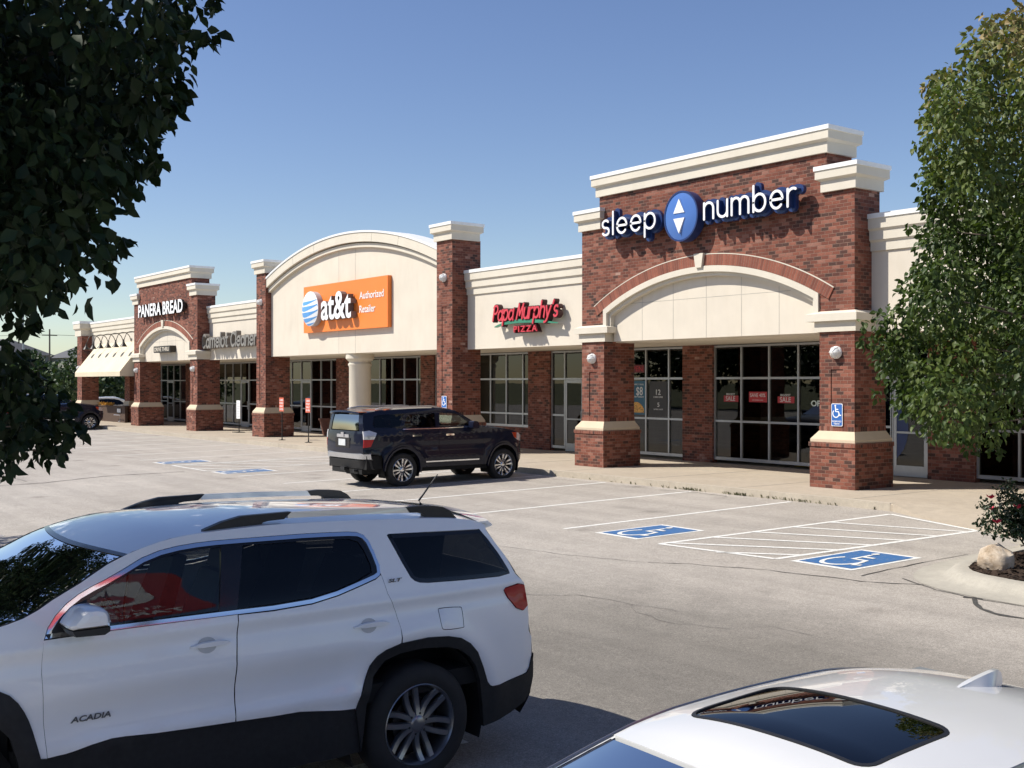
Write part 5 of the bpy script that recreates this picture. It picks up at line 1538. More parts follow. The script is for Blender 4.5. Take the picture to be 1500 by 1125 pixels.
    m2 = MB(); panel(m2, [(2.405, 1.335), (2.374, 1.385), (2.32, 1.435), (2.252, 1.478), (2.19, 1.50), (2.185, 1.335)], [], sv.side(sg, .004), .01, .1); sv.part("mirror_sail", m2, M['black'])
    # door handles
    for host, (xa, xb, zz, cx) in ((df, (1.375, 1.62, 1.160, 1.517)), (dr, (.268, .533, 1.133, .42))):
        m2 = MB(); n = 10; v = []; f = []
        for i in range(n + 1):
            t = i / n; x = xa + (xb - xa) * t; h = .017 * min(1, math.sin(math.pi * min(.93, t + .04)) * 1.6); zc = zz + .006 * math.sin(math.pi * t)
            y = sv.W(x, zz) + .018 + .012 * math.sin(math.pi * t)
            v += [(x, sg * (y - .02), zc + h), (x, sg * y, zc + h * .8), (x, sg * y, zc - h * .8), (x, sg * (y - .02), zc - h)]
        f = [(i * 4 + q, i * 4 + q + 1, i * 4 + q + 5, i * 4 + q + 4) for i in range(n) for q in range(3)] + [(0, 1, 2, 3), (n * 4 + 3, n * 4 + 2, n * 4 + 1, n * 4)]
        m2.add(v, f); hd = sv.part("handle", m2, M['white_paint'], parent=host)
        m2 = MB(); el = [(cx + .06 * math.cos(t), zz + .047 * math.sin(t)) for t in np.linspace(0, 2 * math.pi, 20)[:-1]]
        panel(m2, el, [], sv.side(sg, .004), 0, .025, .02); sv.part("handle_cup_shade", m2, plain("handle_shadow_cup", (.5, .51, .52), .4) if "handle_shadow_cup" not in D.materials else D.materials["handle_shadow_cup"], parent=host)  # flat grey oval, the shading of a hollow behind the handle painted in
# fuel flap, badges, antenna, exhaust
mb = MB(); panel(mb, shrink(fuel, .005), [], sv.side(1, 0), .02, .06, rim_mi=1); sv.part("fuel_flap", mb, [M['white_paint'], M['liner']])
def badge(car, text, x0, x1, z, h, sg, mat, shear=.2):
    V, Fc = text_mesh(text, h, .004, width=abs(x1 - x0), bold=.02, shear=shear)
    m2 = MB(); m2.add([(x0 + (x1 - x0) / abs(x1 - x0) * a, sg * (car.W(x0, z) + .003 - b * 1.0), z + c) for a, b, c in V], Fc); return m2
sv.part("badge", badge(sv, "ACADIA", 2.30, 2.08, .838, .03, 1, M['steel']), plain("badge_grey", (.12, .125, .135), .3, .6), False)
sv.part("badge", badge(sv, "SLT", .245, .14, 1.389, .022, 1, M['steel']), D.materials["badge_grey"], False)
mb = MB(); mb.tube([(-.47, .27, 1.80), (-.45, .27, 1.83), (-.62, .27, 2.02)], [.012, .008, .005], 8); sv.part("antenna", mb, M['black'])
mb = MB(); mb.tube([(-.85, .62, .40), (-1.04, .62, .40)], .045, 14); mb.tube([(-.85, -.62, .40), (-1.04, -.62, .40)], .045, 14); sv.part("exhaust", mb, M['chrome'])
mb = MB(); end_patch(sv, mb, Curve1([(.3, -.90), (.45, -1.01), (.72, -1.025)]), .3, .72, -.10, dx=-.012); sv.part("rear_bumper", mb, M['cladding'])
# wheels, wells and underbody
for x, y in ((0, .875), (3.08, .875), (0, -.875), (3.08, -.875)):
    wheel(sv.root, (x, y, .40), .405, .268, .25, 1 if y > 0 else -1, 'split', M['rim'])
mb = MB(); mb.box(-.9, 3.95, -.73, .73, .28, .62); mb.box(.52, 2.5, -.96, .96, .30, .56); sv.part("underbody", mb, M['liner'], False)
mb = MB()
for c in (0, 3.08):
    for sg in (1, -1):
        pr = arc(c, .40, .54, .56, 200, -20, 18); n = len(pr)
        m3 = [(x, sg * .97, z) for x, z in pr] + [(x, sg * .62, z) for x, z in pr]
        mb = MB(); mb.add(m3, [(i, i + 1, n + i + 1, n + i) for i in range(n - 1)] + [tuple(range(n, 2 * n))]); sv.part("wheel_well", mb, M['liner'])
# cabin
mb = MB()
for y in (-.42, .42): seat_mesh(mb, 1.35, y, .78); seat_mesh(mb, .42, y, .78)
seat_mesh(mb, -.4, 0, .85, 1.1, False)
sv.part("seat", mb, M['seat'], True, 50)
mb = MB(); mb.add([(2.0, -.9, 1.28), (2.0, .9, 1.28), (2.75, .82, 1.33), (2.75, -.82, 1.33), (1.98, -.9, .8), (1.98, .9, .8)], [(0, 1, 2, 3), (0, 4, 5, 1)]); sv.part("dashboard", mb, M['black'], False)
mb = MB(); mb.box(-.85, 2.6, -.95, .95, .6, .72); mb.box(2.6, 2.7, -.9, .9, .6, 1.3); sv.part("cabin_floor", mb, M['liner'], False)
mb = MB(); pr = [(1.86 + .05 * math.sin(t), .42 + .19 * math.cos(t), 1.2 + .18 * math.sin(t)) for t in np.linspace(0, 2 * math.pi, 25)]; mb.tube(pr, .015, 8, False); sv.part("steering_wheel", mb, M['black'])

# ---- dark blue SUV parked nose-in at the kerb
PZ2 = [(.3, .98), (.5, 1.02), (.8, 1.04), (1.1, 1.04), (1.3, 1.02), (1.42, .99), (1.65, .91), (1.85, .84), (1.95, .78)]
PX2 = [(-1.2, .84), (-1.1, .88), (-.95, .93), (-.6, .98), (-.2, 1), (2.7, 1), (3.2, .985), (3.6, .92), (3.85, .78), (3.95, .6)]
E2 = [(-1.02, 1.80), (-.9, 1.85), (-.5, 1.90), (.3, 1.93), (1.0, 1.94), (1.45, 1.92), (1.7, 1.86), (1.95, 1.73), (2.25, 1.555), (2.42, 1.47), (2.6, 1.43), (3.1, 1.38), (3.5, 1.31), (3.75, 1.18), (3.88, 1.0)]
c2 = [(-1, .04), (1.4, .05), (1.9, .08), (2.3, .10), (2.6, .05), (3.5, .05), (3.9, .03)]
nv = Car("navy_suv", "dark navy SUV parked nose-in at the kerb before the pizza shop", (-24.80, 14.72, gz(15.5) - .015), R(90), PZ2, PX2, 1, E2, c2, cat="car")
def dent2(x, z):
    k = -.014 * math.exp(-((z - 1.0) / .09) ** 2) + .012 * math.exp(-((z - 1.28) / .05) ** 2) + .012 * math.exp(-((z - .68) / .06) ** 2)
    for c in (0, 3.125): k += .035 * math.exp(-((math.hypot(x - c, z - .42) - .63) / .08) ** 2) * (1 if z < 1.15 else 0)
    return k
nv.dent = dent2
ar = [(.54 * math.cos(R(a)), .42 + .57 * math.sin(R(a))) for a in range(-4, 191, 13)]
af = [(3.125 + .54 * math.cos(R(a)), .42 + .57 * math.sin(R(a))) for a in range(-10, 185, 13)]
Et2 = [(x, nv.E(x)) for x in np.linspace(-1.0, 3.86, 50)]
out2 = [(.56, .46), (2.57, .46)] + af[::-1] + [(3.72, .5), (3.86, .62), (3.9, .85)] + Et2[::-1] + [(-1.04, 1.6), (-1.06, 1.3), (-1.08, .95), (-1.05, .86), (-.60, .80)] + ar[::-1]
wf = [(1.12, 1.45), (2.1, 1.49), (1.98, 1.62), (1.80, 1.75), (1.66, 1.81), (1.18, 1.835)]
wr = [(1.0, 1.45), (.14, 1.46), (.06, 1.53), (.16, 1.70), (.26, 1.80), (1.05, 1.835)]
wq = [(-.06, 1.47), (-.78, 1.49), (-.80, 1.56), (-.74, 1.77), (-.55, 1.80), (.14, 1.815), (.04, 1.68)]
lp2 = [(-1.07, 1.40), (-.92, 1.42), (-.74, 1.36), (-.80, 1.24), (-.86, 1.12), (-.9, 1.02), (-1.075, 1.0)]
lpf = [(3.88, 1.02), (3.86, 1.16), (3.68, 1.25), (3.42, 1.27), (3.5, 1.14), (3.66, 1.05)]
fd2 = [(1.06, 1.84), (1.05, 1.44), (1.09, .9), (1.12, .56), (2.36, .56), (2.44, .80), (2.46, 1.1), (2.40, 1.43), (2.16, 1.5), (2.0, 1.66), (1.70, 1.84)]
rd2 = [(1.04, 1.84), (1.03, 1.44), (1.07, .9), (1.10, .56), (.62, .56), (.6, .66), (.52, .82), (.38, .95), (.22, 1.04), (.04, 1.1), (-.0, 1.42), (.05, 1.6), (.2, 1.82)]
mbody = MB()
nvs = []
for sg in (1, -1):
    panel(mbody, out2, [fd2, rd2, wq, lp2, lpf], nv.side(sg), .03, .1)
    mb = MB(); panel(mb, shrink(fd2, .004), [shrink(wf, -.012)], nv.side(sg), .03, .1); fdo = nv.part("door", mb, M['navy_paint'])
    mb = MB(); panel(mb, shrink(rd2, .004), [shrink(wr, -.012)], nv.side(sg), .03, .1); rdo = nv.part("door", mb, M['navy_paint'])
    for w_, g_ in ((wf, 'front_glass'), (wr, 'dark_glass')):
        mb = MB(); panel(mb, shrink(w_, -.01), [], nv.side(sg, -.012), 0, .12); nv.part("window_pane", mb, M[g_])
        mb = MB(); panel(mb, shrink(w_, -.014), [shrink(w_, .012)], nv.side(sg, .002), .01, .3); nv.part("window_surround", mb, M['gloss_black'])
    mb = MB(); panel(mb, shrink(wq, .003), [], nv.side(sg, -.004), 0, .12); nv.part("quarter_window", mb, M['dark_glass'])
    mb = MB(); bl = [(0.0, 1.425), (2.38, 1.455)]; ribbon(mb, [(0.02, 1.432), (.8, 1.430), (1.6, 1.438), (2.34, 1.462)], .009, .01, -.006, fn=lambda x, z, o: (x, sg * (nv.W(x, z) + o), z)); nv.part("belt_moulding", mb, M['chrome'])
    mb = MB(); ribbon(mb, [(.66, .60), (1.3, .60), (2.3, .60)], .016, .018, -.01, fn=lambda x, z, o: (x, sg * (nv.W(x, z) + o), z)); nv.part("rocker_moulding", mb, M['chrome'])
    for xa, xb, h in ((.27, .50, rdo), (1.27, 1.50, fdo)):
        mb = MB(); ribbon(mb, [(xa, 1.265), ((xa + xb) / 2, 1.27), (xb, 1.265)], .022, .035, 0, fn=lambda x, z, o: (x, sg * (nv.W(x, z) + o), z)); nv.part("handle", mb, M['chrome'], parent=h)
    mb = MB(); panel(mb, [(-1.07, 1.40), (-.92, 1.42), (-.74, 1.36), (-.80, 1.24), (-.82, 1.2), (-1.07, 1.2)], [], nv.side(sg, .025), .05, .08); tl = nv.part("tail_lamp", mb, M['lamp_clear'])
    mb = MB(); panel(mb, [(-1.07, 1.195), (-.825, 1.195), (-.86, 1.12), (-.9, 1.02), (-1.075, 1.0)], [], nv.side(sg, .02), .05, .08); nv.part("lens", mb, M['tail_red'], parent=tl)
    mb = MB(); panel(mb, lpf, [], nv.side(sg, .008), .04, .08); hl = nv.part("headlight", mb, M['lamp_clear'])
    mb = MB(); panel(mb, [(3.42, 1.27), (3.5, 1.14), (3.6, 1.09), (3.6, 1.255)], [], nv.side(sg, .012), .01, .08); nv.part("marker_lens", mb, M['orange_lens'], parent=hl)
    # arch flares
    for c in (0, 3.125):
        mb = MB(); a0 = [(c + .545 * math.cos(R(a)), .42 + .575 * math.sin(R(a))) for a in range(-8, 190, 9)]; a1 = [(c + .50 * math.cos(R(a)), .42 + .53 * math.sin(R(a))) for a in range(-8, 190, 9)]
        panel(mb, a0 + a1[::-1], [], nv.side(sg, .03), .08, .3); nv.part("wheel_arch", mb, M['navy_paint'])
    # mirror
    mb = MB(); n = 14; y0 = nv.W(2.1, 1.5)
    q = smooth_poly([(2.2, 1.42), (2.18, 1.56), (2.1, 1.6), (2.02, 1.58), (2.0, 1.44), (2.05, 1.41)], 3, True); n = len(q)
    v = [(x, sg * (y0 + d), z) for d in (.02, .12, .24) for x, z in q]; mb.add(v, [(j * n + i, j * n + (i + 1) % n, (j + 1) * n + (i + 1) % n, (j + 1) * n + i) for j in range(2) for i in range(n)] + [tuple(range(n)), tuple(range(3 * n - 1, 2 * n - 1, -1))])
    nv.part("mirror", mb, M['navy_paint'])
    # roof rail
    def rl2(poly):
        m2 = MB(); q = dens(poly, .1); n = len(q); v = []
        for dy in (.13, .07): v += [(x, sg * (nv.W(x, nv.E(x)) - dy), z) for x, z in q]
        m2.add(v, [tuple(range(n)), tuple(range(2 * n - 1, n - 1, -1))] + [(i, n + i, n + (i + 1) % n, (i + 1) % n) for i in range(n)]); return m2
    rr_ = [(-.62, 1.92), (-.5, 1.965), (-.3, 1.99), (1.0, 2.01), (1.2, 1.99), (1.32, 1.94), (1.15, 1.945), (1.05, 1.975), (-.3, 1.955), (-.42, 1.92)]
    nv.part("roof_rail", rl2(rr_), M['silver'], False)
mb = mbody
nv.top_patch(mb, -1.02, 1.60, 0, .06, 20, 18); nv.top_patch(mb, 2.46, 3.86, .22, .03, 14, 16)
rxa = Curve1([(z, x) for x, z in [(-1.05, .80), (-1.08, .95), (-1.06, 1.3), (-1.05, 1.40)]])
end_patch(nv, mb, rxa, .84, 1.40, -.06)
rxb = Curve1([(z, x) for x, z in [(-1.05, 1.40), (-1.04, 1.6), (-1.0, 1.82)]])
end_patch(nv, mb, rxb, 1.40, 1.82, -.05, -1, -.80, 8, 3); end_patch(nv, mb, rxb, 1.40, 1.82, -.05, .80, 1, 8, 3)
fxa = Curve1([(z, x) for x, z in [(3.72, .5), (3.88, .7), (3.9, .85), (3.88, 1.02)]])
end_patch(nv, mb, fxa, .5, 1.02, .14)
nv.part("body", mb, M['navy_paint'])
mb = MB(); end_patch(nv, mb, rxb, 1.42, 1.80, -.05, -.80, .80, 8, 12, .012); nv.part("rear_window", mb, glass_mat("rear_privacy_glass", (.1, .11, .12), .35, .05, 1.4))
mb = MB(); v = []
for t in np.linspace(-1, 1, 13):
    y = .74 * t; b = -.06 * (1 - abs(t) ** 3); zc = .04 * (1 - t * t)
    v += [(-.85, y, 1.865 + zc), (-1.09 + b, y, 1.865 + zc), (-1.10 + b, y, 1.82 + zc), (-1.0, y, 1.80 + zc)]
mb.add(v, [(i * 4 + q, i * 4 + q + 1, i * 4 + q + 5, i * 4 + q + 4) for i in range(12) for q in range(3)] + [(0, 1, 2, 3), (48, 51, 50, 49)]); nv.part("spoiler", mb, M['navy_paint'])
mb = MB(); nv.top_patch(mb, 1.61, 2.43, .06, .22, 12, 16, -.98, .98, -.004); nv.part("windscreen", mb, M['ws_glass'])
mb = MB(); mb.box(-1.135, -1.11, -.30, .30, 1.23, 1.31); mb.box(-1.15, -1.135, -.07, .07, 1.24, 1.36); nv.part("tailgate_trim", mb, M['chrome'], False)
mb = MB(); mb.box(-1.16, -1.14, -.17, .17, 1.03, 1.19); nv.part("number_plate", mb, M['plate'], False)
mb = MB(); mb.box(-1.142, -1.12, -.36, .36, .98, 1.22); nv.part("plate_recess", mb, M['gloss_black'], False)
# rear bumper: silver top, dark lower
def bump_patch(z0, z1, xa, xb, w, mat, name, inset=.0):
    m2 = MB(); v = []
    ts = np.linspace(-1, 1, 21)
    for t in ts:
        y = w * math.copysign(min(1, abs(t) * 1.02), t); b = .22 * max(0, (abs(t) - .75) / .25) ** 2
        for z, x in ((z0, xa + .05), (z0 + .02, xa), (z1 - .02, xb), (z1, xb + .05)): v.append((x + b, y, z))
    m2.add(v, [(i * 4 + q, i * 4 + q + 1, i * 4 + q + 5, i * 4 + q + 4) for i in range(20) for q in range(3)])
    return nv.part(name, m2, mat)
bump_patch(.70, .86, -1.11, -1.13, 1.0, M['silver'], "rear_bumper"); bump_patch(.46, .70, -1.04, -1.10, .98, M['cladding'], "bumper_skirt")
mb = MB(); mb.box(-1.15, -.9, -.1, .1, .42, .5); mb.tube([(-.8, -.55, .44), (-1.14, -.55, .42)], .04, 12); nv.part("tow_hitch", mb, M['black'], False)
mb = MB(); mb.box(-1.02, 3.7, -.76, .76, .34, .7); mb.box(.56, 2.6, -.98, .98, .36, .5); mb.box(-1.0, -.56, -.95, .95, .46, .8); nv.part("underbody", mb, M['liner'], False)
mb = MB()
for c in (0, 3.125):
    for sg in (1, -1):
        pr = arc(c, .42, .52, .55, 200, -20, 16); n = len(pr)
        mb = MB(); mb.add([(x, sg * .98, z) for x, z in pr] + [(x, sg * .66, z) for x, z in pr], [(i, i + 1, n + i + 1, n + i) for i in range(n - 1)] + [tuple(range(n, 2 * n))]); nv.part("wheel_well", mb, M['liner'])
for x, y in ((0, .89), (3.125, .89), (0, -.89), (3.125, -.89)): wheel(nv.root, (x, y, .42), .425, .285, .27, 1 if y > 0 else -1, 'pocket', M['rimbright'])
mb = MB()
for y in (-.42, .42): seat_mesh(mb, 1.2, y, .95); seat_mesh(mb, .3, y, .95)
nv.part("seat", mb, plain("tan_seat", (.22, .2, .17), .8), True, 50)
mb = MB(); mb.box(-.95, 2.4, -.95, .95, .72, .8); mb.box(1.95, 2.5, -.9, .9, .8, 1.42); nv.part("cabin_floor", mb, M['liner'], False)

# ---- white saloon, only its roof and glass rise into the picture
PZ3 = [(.15, .90), (.4, .96), (.7, .99), (.9, .97), (1.02, .93), (1.2, .80), (1.4, .66), (1.5, .59), (1.6, .52)]
PX3 = [(-1.1, .82), (-.8, .92), (-.3, .98), (.3, 1), (2.4, 1), (3.0, .98), (3.5, .92), (3.9, .75), (4.05, .6)]
E3 = [(-1.08, 1.03), (-.95, 1.10), (-.6, 1.15), (-.35, 1.22), (0.0, 1.37), (.3, 1.46), (.7, 1.515), (1.1, 1.524), (1.5, 1.512), (1.7, 1.485), (1.85, 1.44), (2.1, 1.345), (2.5, 1.19), (2.9, 1.06), (3.05, 1.03), (3.5, .97), (3.9, .84), (4.03, .72)]
c3 = [(-1, .05), (-.4, .07), (.3, .075), (1.8, .07), (2.3, .11), (2.9, .11), (3.5, .07), (4, .05)]
sd = Car("white_sedan", "white sedan with dark sunroof and fin in the bottom right foreground", (-2.39, 4.55, gz(3.2)), R(-90), PZ3, PX3, 1, E3, c3, cat="car")
o_a = [(.46 * math.cos(R(a)), .36 + .47 * math.sin(R(a))) for a in range(-15, 196, 14)]; f_a = [(3.0 + .46 * math.cos(R(a)), .36 + .47 * math.sin(R(a))) for a in range(-15, 196, 14)]
Et3 = [(x, sd.E(x)) for x in np.linspace(-1.05, 4.0, 60)]
out3 = [(.5, .24), (2.5, .24)] + f_a[::-1] + [(3.5, .25), (4.0, .3), (4.05, .55)] + Et3[::-1] + [(-1.1, .9), (-1.12, .6), (-1.05, .3), (-.5, .28)] + o_a[::-1]
win3 = [(-.02, 1.10), (.1, 1.20), (.32, 1.36), (.62, 1.435), (1.05, 1.452), (1.5, 1.44), (1.8, 1.385), (2.1, 1.285), (2.45, 1.13), (2.68, 1.03), (1.5, 1.04), (.4, 1.06)]
dl = [(1.08, 1.45), (1.1, 1.04), (1.12, .3)]
mbody = MB()
for sg in (1, -1):
    panel(mbody, out3, [win3], sd.side(sg), .03, .1)
    mb = MB(); panel(mb, shrink(win3, .002), [shrink(win3, .03)], sd.side(sg, .004), .02, .2); sd.part("window_trim", mb, M['gloss_black'])
    mb = MB(); panel(mb, shrink(win3, .02), [], sd.side(sg, -.012), 0, .1); sd.part("window_pane", mb, M['dark_glass'])
    mb = MB(); ribbon(mb, [(1.09, 1.44), (1.11, 1.05)], .035, .0, -.01, fn=lambda x, z, o: (x, sg * (sd.W(x, z) - .004 + o), z)); sd.part("pillar_trim", mb, M['gloss_black'])
    mb = MB(); ribbon(mb, [(1.12, 1.03), (1.14, .6), (1.12, .28)], .004, .002, -.004, fn=lambda x, z, o: (x, sg * (sd.W(x, z) + o), z)); ribbon(mb, [(2.6, 1.03), (2.66, .7), (2.52, .3)], .004, .002, -.004, fn=lambda x, z, o: (x, sg * (sd.W(x, z) + o), z)); sd.part("door_seam", mb, M['gloss_black'])
    # roof ditch moulding
    mb = MB(); v = []
    xs_ = np.linspace(.25, 2.75, 40)
    for x in xs_:
        for t, dz in ((.974, .002), (.979, .008), (.987, .008), (.992, .0)):
            p = sd.top(x, sg * t); v.append((p[0], p[1], p[2] + dz))
    mb.add(v, [(i * 4 + q, i * 4 + q + 1, i * 4 + q + 5, i * 4 + q + 4) for i in range(39) for q in range(3)]); sd.part("roof_moulding", mb, M['rim'])
    mb = MB(); q = smooth_poly([(2.62, 1.03), (2.6, 1.15), (2.5, 1.18), (2.4, 1.14), (2.38, 1.04)], 3, True); n = len(q); y0 = sd.W(2.5, 1.05)
    v = [(x, sg * (y0 + d), z) for d in (.02, .12, .22) for x, z in q]; mb.add(v, [(j * n + i, j * n + (i + 1) % n, (j + 1) * n + (i + 1) % n, (j + 1) * n + i) for j in range(2) for i in range(n)] + [tuple(range(n)), tuple(range(3 * n - 1, 2 * n - 1, -1))]); sd.part("mirror", mb, M['sedan_paint'])
    mb = MB(); panel(mb, [(-1.1, .98), (-1.0, 1.04), (-.75, 1.02), (-.7, .9), (-.9, .82), (-1.12, .82)], [], sd.side(sg, .008), .03, .1); sd.part("tail_lamp", mb, M['tail_red'])
    mb = MB(); panel(mb, [(3.98, .62), (3.95, .74), (3.7, .84), (3.4, .86), (3.5, .74), (3.8, .64)], [], sd.side(sg, .008), .03, .1); sd.part("headlight", mb, M['lamp_clear'])
mb = mbody
# roof skin with the sunroof opening left out
SR = (1.14, 1.62, -.47, .80)
def roofz(x, y):
    ze = sd.E(x); ye = sd.W(x, ze); return ze + sd.c(x) * (1 - min(1, abs(y / ye)) ** 2.4)
cor = .07; sx0, sx1, sy0, sy1 = 1.13, 1.63, -.43, .34
rrp = []
for cx_, cy_, a in ((sx1 - cor, sy1 - cor, 0), (sx0 + cor, sy1 - cor, 90), (sx0 + cor, sy0 + cor, 180), (sx1 - cor, sy0 + cor, 270)): rrp += arc(cx_, cy_, cor, cor, a, a + 90, 5)
def header(t): return 1.80 + .10 * (1 - t * t)
edge = [(x, sd.W(x, sd.E(x))) for x in np.linspace(.28, 1.80, 24)]
outl = edge + [(header(t), sd.W(header(t), sd.E(header(t))) * t) for t in np.linspace(.9, -.9, 13)] + [(x, -y) for x, y in edge[::-1]] + [(.28 + .06 * (1 - t * t) * 0 - .1 * (1 - t * t), sd.W(.28, sd.E(.28)) * t) for t in np.linspace(-.9, .9, 11)]
panel(mb, outl, [rrp], lambda x, y, i=0: (x, y, roofz(x, y) - i), .02, .06)
sd.top_patch(mb, -1.05, -.42, -.1, -.1, 6, 16); sd.top_patch(mb, 2.98, 4.0, .26, .04, 12, 16)
end_patch(sd, mb, Curve1([(z, x) for x, z in [(-1.05, .3), (-1.12, .6), (-1.1, .9), (-1.05, 1.03)]]), .3, 1.03, -.14)
end_patch(sd, mb, Curve1([(z, x) for x, z in [(4.0, .3), (4.05, .55), (4.02, .72)]]), .3, .72, .2)
sd.part("body", mb, M['sedan_paint'])
mb = MB(); panel(mb, shrink(rrp, .012), [], lambda x, y, i=0: (x, y, roofz(x, y) - .002 - i), .01, .06); sd.part("sunroof", mb, M['roof_glass'])
mb = MB(); panel(mb, shrink(rrp, -.002), [shrink(rrp, .016)], lambda x, y, i=0: (x, y, roofz(x, y) + .003 - i), .012, .3); sd.part("sunroof_seal", mb, M['black'])
mb = MB(); sd.top_patch(mb, 1.815, 2.96, .10, .26, 14, 18, -.97, .97, -.006); sd.part("windscreen", mb, glass_mat("sedan_windscreen_glass", (.35, .4, .42), .8, 0, 1.45))
mb = MB(); sd.top_patch(mb, -.42, .262, -.1, -.1, 10, 16, -.96, .96, -.006); sd.part("rear_window", mb, M['dark_glass'])
# shark fin
mb = MB(); fx_, fy_ = .52, .06; v = []
for k in range(11):
    t = k / 10; x = fx_ - .13 + .30 * t; h = .062 * min(1, ((1 - t) * 1.2)) ** .9 * min(1, .5 + t * 3); w = .032 * math.sin(math.pi * min(.98, .12 + t * .86)) + .004
    z0 = roofz(x, fy_) - .006; xb = x - .05 * (h / .062)
    v += [(x, fy_ - w, z0), (x - .02, fy_ - w * .72, z0 + h * .4), (xb, fy_ - min(.011, w * .5), z0 + h), (xb, fy_ + min(.011, w * .5), z0 + h), (x - .02, fy_ + w * .72, z0 + h * .4), (x, fy_ + w, z0)]
mb.add(v, [(i * 6 + q, i * 6 + q + 1, i * 6 + q + 7, i * 6 + q + 6) for i in range(10) for q in range(5)] + [(0, 5, 4, 3, 2, 1), (60, 61, 62, 63, 64, 65)]); sd.part("antenna_fin", mb, M['sedan_paint'], True, 50)
mb = MB(); mb.box(-.98, 3.9, -.7, .7, .18, .5); mb.box(.5, 2.5, -.92, .92, .2, .4); mb.box(-.9, 2.8, -.9, .9, .45, .55); mb.box(2.6, 2.9, -.85, .85, .55, 1.0); sd.part("underbody", mb, M['liner'], False)
mb = MB()
for c in (0, 3.0):
    for sg in (1, -1):
        pr = arc(c, .36, .46, .47, 200, -20, 16); n = len(pr)
        mb = MB(); mb.add([(x, sg * .93, z) for x, z in pr] + [(x, sg * .62, z) for x, z in pr], [(i, i + 1, n + i + 1, n + i) for i in range(n - 1)] + [tuple(range(n, 2 * n))]); sd.part("wheel_well", mb, M['liner'])
for x, y in ((0, .84), (3.0, .84), (0, -.84), (3.0, -.84)): wheel(sd.root, (x, y, .35), .35, .235, .22, 1 if y > 0 else -1, 'five', M['rim'])
mb = MB()
for y in (-.38, .38): seat_mesh(mb, 1.3, y, .5); seat_mesh(mb, .35, y, .52)
sd.part("seat", mb, plain("grey_seat", (.16, .17, .17), .8), True, 50)
mb = MB(); mb.add([(2.05, -.75, .98), (2.05, .75, .98), (2.95, .7, 1.03), (2.95, -.7, 1.03), (2.0, -.75, .6), (2.0, .75, .6)], [(0, 1, 2, 3), (0, 4, 5, 1)]); sd.part("dashboard", mb, plain("grey_dash", (.06, .065, .07), .7), False)

# ---- two cars far off by the drive-through
c_ = copy_tree(nv.root); c_.location = (-62.9, 15.4, gz(16)); tag(c_, "dark SUV by the far tower, half hidden behind hanging leaves", "car")
c_ = copy_tree(sd.root); c_.location = (-74.2, 24.2, -.12); c_.rotation_euler = (0, 0, R(-90)); tag(c_, "white sedan seen under the awning beside the drive-through wall", "car")

# ------------------------------------------------------------------ trees and plants
rng = np.random.default_rng(12)
LEAF = np.array([(0, 0, 0), (-.5, .38, .10), (0, .40, -.02), (.5, .38, .10), (-.34, .72, .05), (0, .72, -.05), (.34, .72, .05), (0, 1.0, -.14)])
LEAF_F = np.array([(0, 2, 1), (0, 3, 2), (1, 2, 5), (1, 5, 4), (2, 3, 6), (2, 6, 5), (4, 5, 7), (5, 6, 7)])
LEAF4 = np.array([(0, 0, 0), (-.5, .45, .08), (.5, .45, .08), (0, 1, -.05)]); LEAF4_F = np.array([(0, 2, 1), (1, 2, 3)])

def leaf_cloud(clumps, size, density, droop=.7, width=.62, simple=False, tint=None, hollow=.45, flat=1.0):
    """leaves spread through clumps of (x, y, z, radius, kind); returns vertices, faces, tint per vertex"""
    P = []; O = []
    for (x, y, z, r, k) in clumps:
        n = max(8, int(density * r * r * (1.25 if k else 1)))
        d = rng.normal(size=(n, 3)); d /= np.linalg.norm(d, axis=1, keepdims=True)
        rad = r * (hollow + (1.12 - hollow) * rng.random(n) ** .7)
        p = d * rad[:, None] * np.array([1, 1, flat]) + np.array([x, y, z]); P.append(p); O.append(d)
    P = np.concatenate(P); O = np.concatenate(O); n = len(P)
    ax = O * .55 + np.array([0, 0, -droop]) + rng.normal(scale=.42, size=(n, 3)); ax /= np.linalg.norm(ax, axis=1, keepdims=True)
    nr = rng.normal(size=(n, 3)) + O * .6; sx = np.cross(ax, nr); sx /= np.linalg.norm(sx, axis=1, keepdims=True); up = np.cross(sx, ax)
    L = size * (.7 + .6 * rng.random(n)); w = L * width * (.85 + .3 * rng.random(n))
    T, F = (LEAF4, LEAF4_F) if simple else (LEAF, LEAF_F)
    curl = .6 + 1.2 * rng.random(n)
    V = P[:, None, :] + sx[:, None, :] * (T[None, :, 0:1] * w[:, None, None]) + ax[:, None, :] * (T[None, :, 1:2] * L[:, None, None]) + up[:, None, :] * (T[None, :, 2:3] * (L * curl)[:, None, None])
    m = len(T)
    FF = (F[None] + (np.arange(n) * m)[:, None, None]).reshape(-1, 3)
    t = rng.random(n) * .62
    if tint is not None: t = np.clip(t * .75 + tint(P), 0, 1)
    return V.reshape(-1, 3), FF, np.repeat(t, m)

def crown(name, clumps, mat, parent, **kw):
    V, F, t = leaf_cloud(clumps, **kw); return mesh_np(name, V, F, mat, parent, 3, t)

